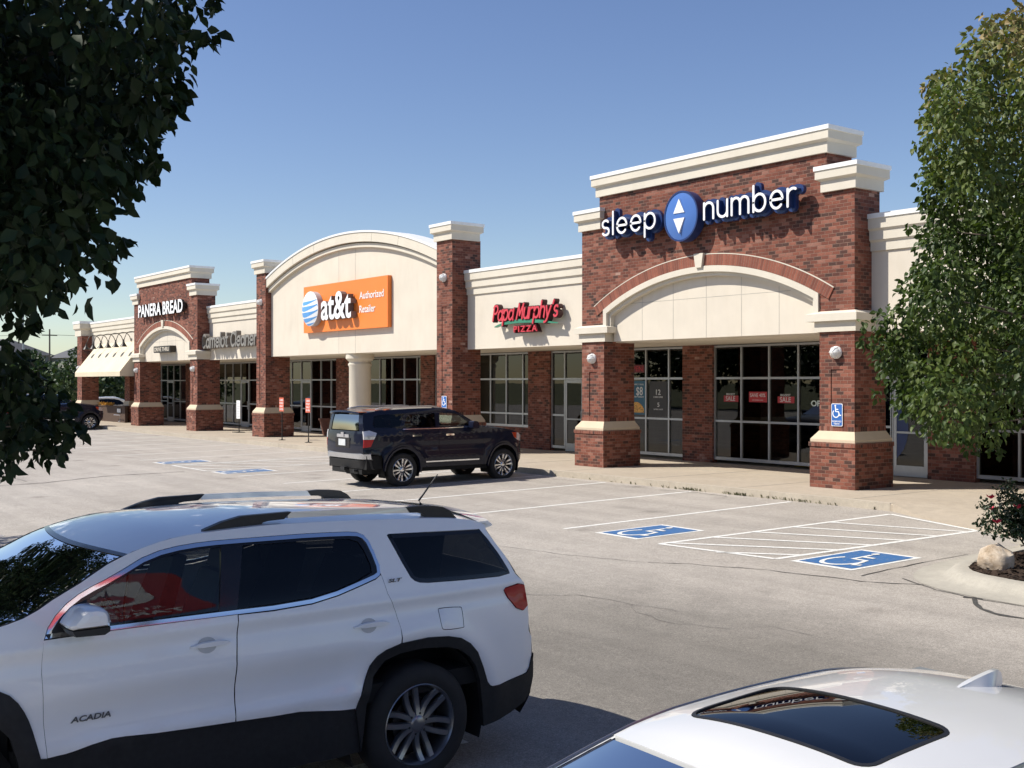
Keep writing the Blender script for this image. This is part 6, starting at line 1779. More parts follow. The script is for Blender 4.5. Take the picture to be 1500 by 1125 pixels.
def limbs(mb, trunk, clumps, share, r0, rn, twig=.004):
    """tapered limbs from the trunk's axis out to a share of the clumps"""
    for (x, y, z, r, k) in clumps:
        if k == 2 or rn.random() > share: continue
        tgt = Vector((x, y, z)); h = max(.25, min(.92, (z - trunk[0].z - .55 * (tgt - trunk[0]).xy.length * .8) / (trunk[-1].z - trunk[0].z)))
        i = h * (len(trunk) - 1); a = trunk[int(i)].lerp(trunk[min(int(i) + 1, len(trunk) - 1)], i - int(i))
        mid = a.lerp(tgt, .5) + Vector((rn.uniform(-.1, .1), rn.uniform(-.1, .1), .12 * (tgt - a).length))
        pts = [a.lerp(mid, t * 2) if t < .5 else mid.lerp(tgt, t * 2 - 1) for t in (0, .2, .4, .5, .65, .82, 1)]
        rr = r0 * (1 - .6 * h)
        mb.tube(pts, [rr * (1 - t) + twig for t in (0, .2, .4, .5, .65, .82, 1)], 6)

M['bark'] = plain("grey_bark", (.12, .095, .075), .95, 0, .3, 9, bmp=.6)
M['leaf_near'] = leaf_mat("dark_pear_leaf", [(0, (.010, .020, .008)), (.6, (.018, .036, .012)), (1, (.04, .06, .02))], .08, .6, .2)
M['leaf_pear'] = leaf_mat("pear_leaf", [(0, (.03, .055, .013)), (.35, (.075, .11, .026)), (.62, (.12, .15, .038)), (.85, (.18, .165, .055)), (1, (.26, .19, .08))], .2, .5, .28)
M['leaf_far'] = leaf_mat("far_leaf", [(0, (.022, .045, .014)), (.6, (.05, .085, .025)), (1, (.1, .125, .045))], .12, .6)
M['leaf_rose'] = leaf_mat("rose_leaf", [(0, (.012, .028, .012)), (.6, (.03, .055, .02)), (1, (.07, .085, .035))], .15, .4)

LTREE = [(-5.35,2.06,5.13,0.15,1),(-5.77,2.08,5.38,0.22,0),(-6.98,2.09,5.85,0.31,0),(-5.56,1.47,5.09,0.21,0),(-7.49,1.45,5.86,0.31,0),(-7.56,1.06,5.63,0.32,0),(-7.58,0.80,5.70,0.27,0),(-8.52,0.60,5.94,0.32,0),(-6.11,2.35,5.29,0.17,1),(-6.82,2.50,5.61,0.27,0),(-5.42,1.61,4.78,0.24,0),(-6.68,1.80,5.34,0.24,0),(-7.87,1.70,5.78,0.23,0),(-6.19,1.06,4.92,0.25,0),(-8.12,1.01,5.75,0.21,0),(-7.57,0.59,5.37,0.23,0),(-6.03,0.34,4.64,0.30,0),(-5.29,1.99,4.69,0.20,1),(-5.57,1.92,4.72,0.34,0),(-6.65,1.82,5.15,0.31,0),(-5.60,1.28,4.54,0.25,0),(-5.49,1.06,4.48,0.22,0),(-5.79,0.87,4.58,0.34,0),(-5.82,0.67,4.50,0.22,0),(-7.18,0.60,4.88,0.23,0),(-8.17,0.43,5.17,0.26,0),(-5.32,1.99,4.50,0.16,1),(-5.83,2.10,4.62,0.23,0),(-5.13,1.48,4.36,0.24,0),(-7.31,1.93,5.20,0.22,0),(-7.90,1.64,5.13,0.26,0),(-7.57,1.10,5.07,0.27,0),(-8.21,0.87,5.17,0.33,0),(-7.74,0.48,4.89,0.31,0),(-6.19,2.30,4.62,0.15,1),(-7.07,2.59,4.82,0.21,0),(-5.10,1.57,4.21,0.33,0),(-5.36,1.29,4.15,0.22,0),(-7.78,1.54,5.01,0.23,0),(-7.85,1.26,4.79,0.22,0),(-7.23,0.78,4.64,0.32,0),(-8.41,0.58,4.88,0.31,0),(-6.05,0.28,4.15,0.28,0),(-5.65,2.09,4.21,0.14,1),(-6.65,2.40,4.62,0.27,0),(-5.15,1.67,4.02,0.28,0),(-5.67,1.57,4.04,0.27,0),(-6.69,1.76,4.41,0.32,0),(-7.26,1.64,4.45,0.21,0),(-7.53,1.51,4.51,0.26,0),(-5.90,1.04,4.07,0.22,0),(-8.08,1.06,4.73,0.30,0),(-7.17,0.60,4.31,0.30,0),(-8.28,0.58,4.52,0.25,0),(-5.62,2.05,4.07,0.17,1),(-7.11,2.37,4.39,0.27,0),(-6.97,2.05,4.40,0.29,0),(-6.05,1.58,4.15,0.29,0),(-7.24,1.78,4.32,0.22,0),(-6.19,1.36,4.15,0.29,0),(-5.87,1.09,3.98,0.29,0),(-5.53,0.90,3.79,0.33,0),(-8.35,0.90,4.49,0.22,0),(-8.61,0.51,4.39,0.31,0),(-5.94,2.13,4.03,0.18,1),(-6.92,2.29,4.18,0.24,0),(-7.24,2.14,4.35,0.30,0),(-6.66,1.82,4.06,0.34,0),(-7.31,1.73,4.28,0.24,0),(-6.66,1.49,4.06,0.30,0),(-6.94,1.44,4.22,0.22,0),(-7.99,1.24,4.37,0.28,0),(-6.20,0.83,3.80,0.33,0),(-6.46,0.55,3.81,0.24,0),(-7.95,0.35,4.08,0.28,0),(-5.39,1.88,3.78,0.14,1),(-5.64,1.94,3.91,0.22,0),(-7.17,2.20,4.14,0.30,0),(-7.29,1.99,4.17,0.30,0),(-6.59,1.62,4.05,0.27,0),(-5.51,1.13,3.62,0.22,0),(-7.21,1.33,4.09,0.32,0),(-5.58,0.87,3.73,0.32,0),(-6.15,0.64,3.68,0.32,0),(-7.18,0.55,3.99,0.30,0),(-6.35,2.12,3.87,0.19,1),(-5.90,1.84,3.69,0.32,0),(-6.57,1.91,3.92,0.33,0),(-6.71,1.65,3.84,0.21,0),(-6.97,1.57,3.83,0.24,0),(-7.49,1.55,3.92,0.32,0),(-7.26,1.33,3.92,0.28,0),(-5.82,0.77,3.58,0.30,0),(-6.45,0.61,3.74,0.23,0),(-7.97,0.39,3.83,0.22,0),(-6.06,1.98,3.70,0.19,1),(-6.59,1.91,3.74,0.20,0),(-5.43,1.53,3.47,0.25,0),(-6.01,1.38,3.59,0.25,0),(-7.84,1.66,3.89,0.31,0),(-7.51,1.36,3.88,0.30,0),(-7.87,1.27,3.97,0.33,0),(-7.39,0.87,3.82,0.32,0),(-7.29,0.54,3.77,0.20,0),(-6.35,0.28,3.59,0.31,0),(-6.38,2.08,3.66,0.14,1),(-6.67,1.98,3.70,0.32,0),(-6.23,1.71,3.65,0.34,0),(-5.46,1.37,3.46,0.34,0),(-7.66,1.62,3.74,0.21,0),(-5.47,1.01,3.43,0.31,0),(-6.37,1.02,3.45,0.25,0),(-8.34,1.07,3.92,0.22,0),(-7.77,0.60,3.79,0.34,0),(-5.61,1.72,3.38,0.19,1),(-5.57,1.57,3.36,0.22,0),(-6.06,1.57,3.36,0.30,0),(-5.62,1.31,3.38,0.23,0),(-6.92,1.48,3.56,0.25,0),(-5.96,1.02,3.27,0.25,0),(-6.03,0.93,3.31,0.32,0),(-5.84,0.59,3.25,0.24,0),(-6.93,0.48,3.46,0.26,0),(-6.08,0.23,3.24,0.31,0),(-6.50,1.86,3.40,0.17,1),(-6.36,1.64,3.36,0.34,0),(-6.81,1.53,3.37,0.28,0),(-7.42,1.51,3.58,0.22,0),(-6.57,1.19,3.32,0.24,0),(-7.32,1.16,3.35,0.28,0),(-6.63,0.72,3.30,0.28,0),(-6.40,0.47,3.32,0.27,0),(-6.31,1.80,3.23,0.14,1),(-6.56,1.83,3.19,0.21,0),(-7.57,1.88,3.35,0.31,0),(-5.44,1.17,3.02,0.27,0),(-6.06,1.26,3.07,0.30,0),(-6.51,1.19,3.19,0.20,0),(-5.83,0.72,3.15,0.26,0),(-6.60,0.55,3.08,0.32,0),(-8.71,0.29,3.25,0.33,0),(-6.02,1.71,3.08,0.17,1),(-5.36,1.42,3.02,0.29,0),(-6.64,1.55,3.21,0.30,0),(-5.59,1.17,3.04,0.31,0),(-6.98,1.25,3.11,0.22,0),(-6.02,0.81,3.05,0.31,0),(-6.73,0.67,3.08,0.31,0),(-7.65,0.52,3.15,0.22,0),(-5.90,1.49,2.93,0.17,1),(-7.64,1.86,3.06,0.18,0),(-6.22,1.24,2.98,0.15,0),(-5.98,1.07,2.95,0.17,0),(-6.47,0.85,2.97,0.20,0),(-6.32,0.49,2.88,0.13,0),(-8.40,0.50,3.04,0.12,0),(-6.18,1.45,2.85,0.20,1),(-5.95,1.23,2.92,0.16,0),(-7.52,1.34,3.02,0.13,0),(-6.71,0.99,2.98,0.19,0),(-6.73,0.64,2.96,0.18,0),(-7.58,0.41,2.98,0.17,0),(-6.00,1.31,2.48,0.13,1),(-6.38,1.39,2.49,0.12,0),(-6.18,1.47,2.47,0.10,1),(-6.56,1.56,2.48,0.09,0),(-6.09,1.36,2.31,0.16,1),(-6.47,1.44,2.31,0.15,0),(-5.84,1.45,2.31,0.10,1),(-6.21,1.54,2.31,0.10,0),(-5.99,1.59,2.33,0.05,1),(-6.36,1.69,2.33,0.05,0),(-5.98,1.40,2.16,0.14,1),(-6.35,1.49,2.15,0.13,0),(-6.18,1.57,2.19,0.12,1),(-6.55,1.66,2.17,0.11,0),(-6.34,1.73,2.20,0.08,1),(-6.71,1.83,2.19,0.08,0),(-6.36,1.73,2.08,0.08,1),(-6.72,1.83,2.07,0.08,0),(-6.57,1.63,2.05,0.11,1),(-6.94,1.72,2.03,0.10,0),(-6.17,1.40,2.06,0.11,1),(-6.55,1.48,2.04,0.10,0),(-6.23,1.78,2.12,0.04,1),(-6.59,1.88,2.10,0.04,0),(-6.49,1.73,2.00,0.06,1),(-6.86,1.83,1.98,0.06,0),(-6.35,1.27,2.42,0.18,1),(-6.73,1.35,2.42,0.17,0),(-6.80,1.36,2.19,0.21,1),(-7.18,1.44,2.18,0.19,0),(-6.17,1.11,2.31,0.21,1),(-6.56,1.18,2.31,0.20,0),(-6.64,1.57,2.58,0.04,1),(-7.02,1.66,2.59,0.04,0),(-6.54,1.65,2.44,0.05,1),(-6.91,1.75,2.44,0.05,0),(-6.50,1.83,2.18,0.04,1),(-6.87,1.94,2.17,0.04,0),(-6.54,1.58,2.23,0.14,1),(-6.91,1.67,2.22,0.13,0),(-6.37,1.65,2.27,0.08,1),(-6.74,1.74,2.26,0.08,0),(-5.38,2.21,4.28,0.04,2),(-5.54,2.23,4.16,0.05,2),(-5.60,2.29,4.20,0.03,2),(-5.57,2.07,3.80,0.03,2),(-5.76,1.87,3.11,0.03,2),(-5.93,1.89,3.05,0.04,2),(-5.94,1.35,1.94,0.03,2),(-5.89,1.46,2.69,0.02,2),(-5.76,1.38,2.65,0.03,2),(-6.00,1.76,3.18,0.04,2),(-5.58,2.11,3.81,0.02,2),(-5.64,2.06,3.76,0.03,2),(-5.45,1.95,3.46,0.03,2)]
RTREE = [(-7.70,14.43,7.26,0.18,1),(-7.99,16.82,7.68,0.28,0),(-7.23,17.25,7.62,0.36,0),(-8.09,14.62,7.12,0.29,1),(-8.63,16.36,7.52,0.42,0),(-6.86,13.74,6.75,0.40,0),(-7.53,17.60,7.71,0.32,0),(-5.73,15.00,6.51,0.44,0),(-7.64,13.41,6.50,0.17,1),(-7.35,13.14,6.47,0.43,0),(-7.33,14.25,6.55,0.38,0),(-6.85,14.80,6.69,0.40,0),(-7.36,17.76,7.13,0.33,0),(-5.81,15.25,6.41,0.31,0),(-6.45,18.87,7.06,0.40,0),(-8.11,13.12,6.22,0.16,1),(-7.57,12.69,5.93,0.35,0),(-7.71,13.87,6.34,0.38,0),(-6.66,12.76,5.84,0.34,0),(-8.38,16.88,7.02,0.44,0),(-7.87,17.79,6.97,0.41,0),(-6.68,16.93,6.41,0.29,0),(-5.84,15.90,6.21,0.27,0),(-5.34,16.37,6.08,0.44,0),(-8.72,14.09,6.21,0.19,1),(-7.24,11.99,5.58,0.34,0),(-8.76,16.64,6.50,0.29,0),(-6.90,13.85,5.83,0.42,0),(-6.43,14.20,5.77,0.33,0),(-6.31,15.44,5.88,0.46,0),(-6.09,16.81,6.23,0.31,0),(-6.26,19.49,6.54,0.46,0),(-8.43,13.63,5.89,0.21,1),(-8.54,14.41,6.14,0.39,0),(-7.79,13.88,5.86,0.29,0),(-7.12,13.26,5.54,0.36,0),(-7.41,14.75,6.01,0.41,0),(-8.06,17.03,6.18,0.29,0),(-6.34,14.91,5.60,0.43,0),(-6.80,17.59,6.19,0.35,0),(-6.06,17.50,6.12,0.34,0),(-5.76,19.19,6.03,0.42,0),(-8.66,13.84,5.63,0.16,1),(-7.55,12.57,5.27,0.39,0),(-8.55,14.88,5.90,0.44,0),(-8.77,16.74,6.20,0.46,0),(-7.76,16.83,5.84,0.43,0),(-7.36,17.88,6.01,0.40,0),(-6.95,18.75,6.15,0.29,0),(-5.60,16.78,5.45,0.26,0),(-4.71,15.97,5.35,0.38,0),(-8.38,13.33,5.17,0.16,1),(-9.01,15.02,5.48,0.37,0),(-9.02,15.51,5.60,0.37,0),(-8.21,15.05,5.34,0.35,0),(-8.02,15.77,5.34,0.32,0),(-6.88,15.09,5.07,0.37,0),(-6.90,16.69,5.22,0.34,0),(-6.36,17.33,5.16,0.39,0),(-5.70,17.08,5.20,0.40,0),(-5.84,19.74,5.42,0.46,0),(-8.12,13.23,4.90,0.33,1),(-7.29,12.58,4.82,0.36,0),(-7.04,13.24,4.79,0.34,0),(-7.70,14.88,5.13,0.36,0),(-6.93,14.83,4.89,0.38,0),(-6.94,16.56,5.22,0.36,0),(-6.97,18.21,5.25,0.28,0),(-6.26,18.90,5.21,0.40,0),(-6.23,20.17,5.32,0.35,0),(-8.17,13.26,4.70,0.25,1),(-8.86,15.33,4.93,0.29,0),(-8.98,16.06,4.95,0.44,0),(-7.21,14.05,4.59,0.35,0),(-6.56,14.02,4.50,0.27,0),(-6.26,14.17,4.40,0.28,0),(-7.12,18.18,4.98,0.29,0),(-5.87,16.99,4.64,0.28,0),(-5.57,18.26,4.81,0.47,0),(-8.62,13.95,4.46,0.27,1),(-9.01,15.44,4.55,0.33,0),(-8.07,14.59,4.43,0.46,0),(-7.58,14.38,4.36,0.37,0),(-7.67,15.31,4.41,0.37,0),(-6.64,14.71,4.35,0.45,0),(-7.61,18.30,4.74,0.30,0),(-6.49,18.00,4.65,0.31,0),(-5.16,15.93,4.18,0.28,0),(-8.14,13.08,4.14,0.24,1),(-8.46,14.30,4.36,0.30,0),(-8.69,15.55,4.46,0.29,0),(-7.34,13.88,4.11,0.43,0),(-8.49,16.98,4.51,0.27,0),(-7.89,17.10,4.26,0.34,0),(-6.80,16.87,4.30,0.43,0),(-5.97,16.08,4.25,0.29,0),(-5.14,16.04,4.09,0.36,0),(-8.81,13.93,3.93,0.19,1),(-7.32,12.00,3.66,0.28,0),(-8.46,14.65,3.89,0.33,0),(-8.30,15.51,3.89,0.32,0),(-6.68,13.11,3.81,0.35,0),(-7.58,16.89,3.91,0.28,0),(-6.98,17.53,3.93,0.30,0),(-6.54,18.35,3.90,0.33,0),(-5.15,15.62,3.84,0.44,0),(-8.40,13.31,3.64,0.19,1),(-9.02,14.62,3.81,0.29,0),(-8.67,15.25,3.72,0.40,0),(-7.40,13.68,3.63,0.40,0),(-8.62,16.78,3.77,0.42,0),(-7.07,14.51,3.54,0.35,0),(-7.60,16.97,3.67,0.40,0),(-6.47,16.65,3.80,0.33,0),(-5.83,16.30,3.71,0.38,0),(-5.45,16.72,3.70,0.44,0),(-5.36,18.62,3.81,0.42,0),(-8.75,13.76,3.48,0.16,1),(-7.54,12.13,3.42,0.42,0),(-8.95,15.32,3.40,0.34,0),(-7.83,14.37,3.42,0.38,0),(-7.04,13.45,3.31,0.48,0),(-6.50,13.01,3.23,0.30,0),(-7.04,15.59,3.61,0.29,0),(-5.97,15.26,3.36,0.37,0),(-5.97,16.57,3.39,0.42,0),(-6.12,18.87,3.54,0.45,0),(-8.71,13.03,3.14,0.28,1),(-9.11,14.33,3.24,0.30,0),(-9.41,15.79,3.41,0.31,0),(-9.09,16.41,3.32,0.26,0),(-7.77,15.19,3.01,0.35,0),(-7.68,16.98,3.16,0.48,0),(-6.91,17.07,3.04,0.47,0),(-6.06,16.90,3.19,0.35,0),(-6.13,18.93,3.36,0.40,0),(-8.65,12.93,2.78,0.28,1),(-8.61,13.70,2.79,0.46,0),(-8.16,13.70,2.88,0.43,0),(-9.06,16.46,2.81,0.37,0),(-8.47,16.36,2.97,0.37,0),(-7.93,15.98,2.71,0.32,0),(-6.99,15.59,2.63,0.32,0),(-5.82,14.64,2.85,0.26,0),(-5.33,15.34,2.64,0.37,0),(-5.04,16.30,2.74,0.26,0),(-8.90,13.35,2.51,0.24,1),(-8.00,12.64,2.38,0.30,0),(-7.95,13.40,2.54,0.38,0),(-7.98,14.35,2.44,0.35,0),(-6.67,12.85,2.49,0.44,0),(-8.25,16.75,2.62,0.44,0),(-7.45,16.14,2.43,0.43,0),(-6.06,14.76,2.47,0.46,0),(-6.07,16.47,2.36,0.47,0),(-6.30,19.34,2.59,0.32,0),(-8.50,13.20,2.19,0.28,1),(-7.53,12.38,2.09,0.43,0),(-8.95,15.56,2.27,0.29,0),(-8.52,15.53,2.01,0.25,0),(-6.02,16.67,2.27,0.35,0),(-4.90,15.48,2.12,0.36,0),(-8.64,14.30,1.92,0.31,1),(-7.73,13.49,1.85,0.29,0),(-7.83,13.81,7.01,0.09,2),(-7.90,13.72,6.82,0.08,2),(-8.18,13.35,6.41,0.11,2),(-8.32,13.17,6.23,0.09,2),(-8.36,13.11,5.81,0.08,2),(-8.40,13.06,5.46,0.07,2),(-8.82,12.52,2.92,0.09,2),(-8.85,12.48,3.14,0.06,2),(-8.72,12.64,2.22,0.07,2),(-8.48,12.96,4.43,0.06,2),(-8.51,12.92,3.63,0.06,2),(-8.00,13.59,1.54,0.11,2),(-8.13,13.42,1.67,0.08,2),(-7.78,13.88,1.49,0.09,2)]
def shade_tree(name, label, base, height, clumps, mat, extra, size, density, tint=None, limb=.3, lean=(0, 0)):
    o = empty(name, base); tag(o, label, "tree")
    rn = random.Random(len(clumps))
    loc = [(x - base[0], y - base[1], z - base[2], r, k) for x, y, z, r, k in clumps]
    ex = [(x - base[0], y - base[1], z - base[2], r, k) for x, y, z, r, k in extra]
    trunk = [Vector((lean[0] * t * t + .06 * math.sin(5 * t), lean[1] * t * t + .05 * math.cos(4 * t), height * t)) for t in np.linspace(0, 1, 9)]
    mb = MB(); mb.tube(trunk, [.17 * (1 - .86 * t) + (.07 * (1 - t) ** 8) for t in np.linspace(0, 1, 9)], 14)
    limbs(mb, trunk, loc, limb, .05, rn); limbs(mb, trunk, ex, .25, .05, rn)
    mb.build("trunk", M['bark'], o, True)
    V, F, t = leaf_cloud(loc, size, density, tint=tint); V2, F2, t2 = leaf_cloud(ex, size * 1.7, density * .4, simple=True, tint=tint)
    mesh_np("crown", np.concatenate([V, V2]), np.concatenate([F, F2 + len(V)]), mat, o, 3, np.concatenate([t, t2]))
    return o
rn = random.Random(21)
ex = []
for _ in range(190):
    d = Vector((rn.gauss(0, 1), rn.gauss(0, 1), rn.gauss(0, 1))).normalized() * rn.random() ** .4
    p = (-8.3 + d.x * 2.5, -.35 + d.y * 2.3, 5.2 + max(-.55, d.z) * 2.9)
    ex.append((*p, rn.uniform(.28, .45), 0))
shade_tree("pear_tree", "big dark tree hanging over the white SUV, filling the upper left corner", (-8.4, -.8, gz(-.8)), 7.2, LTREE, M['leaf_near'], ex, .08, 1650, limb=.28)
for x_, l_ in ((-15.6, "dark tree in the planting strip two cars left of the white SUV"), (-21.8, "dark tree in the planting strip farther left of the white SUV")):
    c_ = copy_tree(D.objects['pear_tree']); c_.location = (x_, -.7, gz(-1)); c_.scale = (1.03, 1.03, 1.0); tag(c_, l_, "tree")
ex = []
for _ in range(60):
    d = Vector((rn.gauss(0, 1), rn.gauss(0, 1), rn.gauss(0, 1))).normalized() * rn.random() ** .5
    ex.append((-5.9 + d.x * 1.6, 15.2 + d.y * 1.5, 4.8 + d.z * 2.3, rn.uniform(.35, .6), 0))
shade_tree("pear_tree", "sunlit green tree with yellowing top on the planted island, right edge", (-6.5, 15.1, gz(15.1) + .2), 6.6, RTREE, M['leaf_pear'], ex, .088, 2500,
           tint=lambda P: np.clip((P[:, 2] - 4.4) * .26, 0, .6) + .12 * np.sin(P[:, 0] * 3.1 + P[:, 2] * 2.3), limb=.35)

# rose bush
o = empty("rose_bush", (-7.75, 14.95, gz(15) + .2)); tag(o, "rose bush with a few red flowers behind the pale boulder", "bush")
mb = MB(); cl = []; tips = []
for i in range(64):
    a = rn.uniform(0, 6.28); s = rn.uniform(.15, .78); h = rn.uniform(.45, 1.1) * (1.05 - s * .35)
    tip = Vector((math.cos(a) * s, math.sin(a) * s, h)); mid = tip * .5 + Vector((-tip.x * .12, -tip.y * .12, .08))
    mb.tube([(tip.x * .08, tip.y * .08, -.06), mid, tip], [.008, .006, .003], 5)
    tips.append(tip)
    for t in (.45, .6, .75, .88, 1.0): q = (mid.lerp(tip, (t - .45) / .55)); cl.append((q.x, q.y, q.z, rn.uniform(.055, .085), 0))
mb.build("stems", plain("rose_stem", (.06, .07, .03), .8), o, True)
crown("foliage", cl, M['leaf_rose'], o, size=.055, density=4300, droop=.25, width=.6, hollow=.2)
for tx, ty, tz in ((-.22, -.72, .50), (-.42, -.52, .80), (.05, -.68, .72), (-.5, -.35, .62), (-.02, .1, 1.06)):
    mb = MB()
    for k in range(9):
        a = k * 2.4; r = .02 + .035 * (k / 9); 
        c = Vector((tx, ty, tz)); d = Vector((math.cos(a), math.sin(a), .5)); e = Vector((-math.sin(a), math.cos(a), 0))
        mb.add([c + d * r * .2, c + d * r + e * .028 + Vector((0, 0, .012)), c + d * r * 1.5 + Vector((0, 0, .03)), c + d * r - e * .028 + Vector((0, 0, .012))], [(0, 1, 2, 3)])
    mb.build("flower", plain("rose_petal", (.5, .02, .06), .6) if "rose_petal" not in D.materials else D.materials["rose_petal"], o)
# grass clump beside it
o = empty("grass_tuft", (-7.2, 14.5, gz(14.5) + .12)); tag(o, "small yellow-green grass tuft at the foot of the rose bush", "plant")
mb = MB()
for k in range(60):
    a = rn.uniform(0, 6.28); l = rn.uniform(.12, .3); b = rn.uniform(0, .06); w = .006
    p0 = Vector((math.cos(a) * b, math.sin(a) * b, 0)); p1 = p0 + Vector((math.cos(a) * l * .45, math.sin(a) * l * .45, l * .7)); p2 = p0 + Vector((math.cos(a) * l, math.sin(a) * l, l * .55)); e = Vector((-math.sin(a), math.cos(a), 0)) * w
    mb.add([p0 - e, p0 + e, p1 + e, p1 - e, p2], [(0, 1, 2, 3), (3, 2, 4)])
mb.build("blades", plain("grass_blade", (.16, .18, .04), .7), o)
# weeds in the kerb joint
mb = MB()
for k in range(110):
    x = rn.choice([rn.uniform(-24, -13.3), rn.gauss(-15.6, .35), rn.gauss(-18.4, .3), rn.gauss(-16.9, .25)])
    if x > -13.2: continue
    for q in range(rn.randint(1, 3)):
        a = rn.uniform(0, 6.28); l = rn.uniform(.02, .075); p0 = Vector((x + rn.uniform(-.03, .03), KY - .012, gz(KY) + .004)); e = Vector((math.cos(a), math.sin(a), 0)) * .006
        p1 = p0 + Vector((rn.uniform(-.03, .03), -rn.uniform(0, .045), l)); mb.add([p0 - e, p0 + e, p1 + e * 1.5, p1 - e * 1.5], [(0, 1, 2, 3)])
tag(mb.build("kerb_weeds", plain("weed", (.09, .1, .035), .8, 0, .4, 20)), kind='stuff')

# trees in the distance
def far_tree(x, y, h, w, label, n=34, size=.34, dens_=260, group="trees beyond the parking lot"):
    zb = -.2; o = empty("distant_tree", (x, y, zb)); tag(o, label, "tree", group)
    cl = []
    for k in range(n):
        d = Vector((rn.gauss(0, 1), rn.gauss(0, 1), rn.gauss(0, 1))).normalized() * rn.random() ** .35
        z = h * .56 + d.z * h * .42; ww = w / 2 * (1.05 - .35 * max(0, d.z))
        cl.append((d.x * ww, d.y * ww, z, h * rn.uniform(.09, .17), 0))
    mb = MB(); mb.tube([(0, 0, 0), (.1, 0, h * .4), (0, .1, h * .8)], [h * .03, h * .022, h * .006], 8); 
    limbs(mb, [Vector((0, 0, h * t)) for t in (0, .2, .4, .6, .8)], cl, .3, h * .01, rn, .01); mb.build("trunk", M['bark'], o)
    crown("crown", cl, M['leaf_far'], o, size=size, density=dens_, droop=.2, width=.75, simple=True)
    return o
FT = [(-92, 27, 6.5, 7), (-101, 33, 7, 8), (-98, 24.5, 6.2, 7), (-106, 18, 7, 8), (-112, 27, 8.5, 9), (-104, 11, 6.5, 8), (-118, 36, 9, 9), (-110, 6, 7.5, 8), (-96, 37, 7, 8), (-120, 16, 8, 9), (-88, 33, 5.5, 6), (-101, 19, 5.5, 7), (-113, 20, 6, 8)]
words_ = ["tall leafy", "rounded", "low bushy", "spreading"]
for i, (x, y, h, w) in enumerate(FT):
    far_tree(x, y, h * .68, w * .95, "green tree in the leafy row beyond the far end of the parking lot")
# the row across the street that the shop windows mirror
for i in range(15):
    far_tree(-95 + 8.5 * i + rn.uniform(-1.5, 1.5), -46 + rn.uniform(-4, 4), rn.uniform(8, 12), rn.uniform(8, 10), "green tree in the row across the street from the shops", 26, .6, 60, "trees across the street")

# hill with two houses, poles and a wire
v = []; f = []; nx, ny = 24, 20
for j in range(ny + 1):
    for i in range(nx + 1):
        x = -420 + 330 * i / nx; y = -120 + 330 * j / ny; d = math.hypot((x + 290) / 150, (y - 70) / 130)
        v.append((x, y, -.6 + 9 * max(0, 1 - d * d) ** 1.5 if d < 1 else -.6))
f = [(j * (nx + 1) + i, j * (nx + 1) + i + 1, (j + 1) * (nx + 1) + i + 1, (j + 1) * (nx + 1) + i) for j in range(ny) for i in range(nx)]
mb = MB(); mb.add(v, f); tag(mb.build("hill", M['dirt'], None, True), kind='structure')
def house(x, y, z, w, d, h, rh, rz, label):
    o = empty("house", (x, y, z), rz); tag(o, label, "house")
    mb = MB(); mb.box(-w / 2, w / 2, -d / 2, d / 2, 0, h); mb.build("wall", plain("house_siding", (.42, .4, .36), .8) if "house_siding" not in D.materials else D.materials["house_siding"], o)
    mb = MB(); e = .6; mb.add([(-w / 2 - e, -d / 2 - e, h), (w / 2 + e, -d / 2 - e, h), (w / 2 + e, d / 2 + e, h), (-w / 2 - e, d / 2 + e, h), (-w * .22, 0, h + rh), (w * .22, 0, h + rh)], [(0, 1, 5, 4), (1, 2, 5), (2, 3, 4, 5), (3, 0, 4), (0, 3, 2, 1)]); mb.build("roof", plain("grey_shingle", (.1, .1, .105), .9) if "grey_shingle" not in D.materials else D.materials["grey_shingle"], o)
    for k in (-.32, 0, .32):
        for zz in (.22, .62):
            mb = MB(); mb.box(w * k - .7, w * k + .7, -d / 2 - .06, -d / 2 + .02, h * zz, h * zz + 1.3); mb.build("window", M['gloss_black'], o)
            mb = MB(); mb.box(w / 2 - .02, w / 2 + .06, d * k - .7, d * k + .7, h * zz, h * zz + 1.3); mb.build("window", M['gloss_black'], o)
house(-212, 64, 2.0, 13, 10, 4.9, 2.8, .2, "grey-roofed house on the hill, nearer the brick end pier")
house(-222, 50, 2.2, 15, 11, 5.2, 3.0, .35, "grey-roofed house on the hill, farther left behind the leaves")
o = empty("lot_light_pole", (-100.7, 24.6, -.2)); tag(o, "slim grey light pole rising behind the hanging leaves at far left", "light pole")
mb = MB(); mb.tube([(0, 0, 0), (0, 0, 8.9)], [.11, .07], 10); mb.build("pole", M['alu'], o); mb = MB(); mb.box(-.25, .9, -.2, .2, 8.9, 9.05); mb.build("lamp_head", M['alu'], o)
for x, y, l in ((-177.7, 47.2, "wooden utility pole in front of the hillside houses"), (-205, 5, "wooden utility pole behind the hanging leaves")):
    o = empty("utility_pole", (x, y, -.4)); tag(o, l, "utility pole")
    mb = MB(); mb.tube([(0, 0, 0), (0, 0, 10.9)], [.16, .11], 8); mb.build("pole", plain("pole_wood", (.16, .13, .11), .9) if "pole_wood" not in D.materials else D.materials["pole_wood"], o)
    mb = MB(); mb.box(-.08, .08, -1.1, 1.1, 9.9, 10.05); mb.build("crossarm", D.materials["pole_wood"], o)
o = empty("power_line"); tag(o, "thin power line strung between the utility poles", "wire")
mb = MB(); A_, B_ = Vector((-205, 5, 9.65)), Vector((-177.7, 47.2, 9.65)); C_ = Vector((-158, 95, 9.6))
for a, b in ((A_, B_), (B_, C_)): mb.tube([a.lerp(b, t) - Vector((0, 0, 1.2 * 4 * t * (1 - t) * .3)) for t in np.linspace(0, 1, 12)], .03, 5)
mb.build("cable", M['steel'], o)

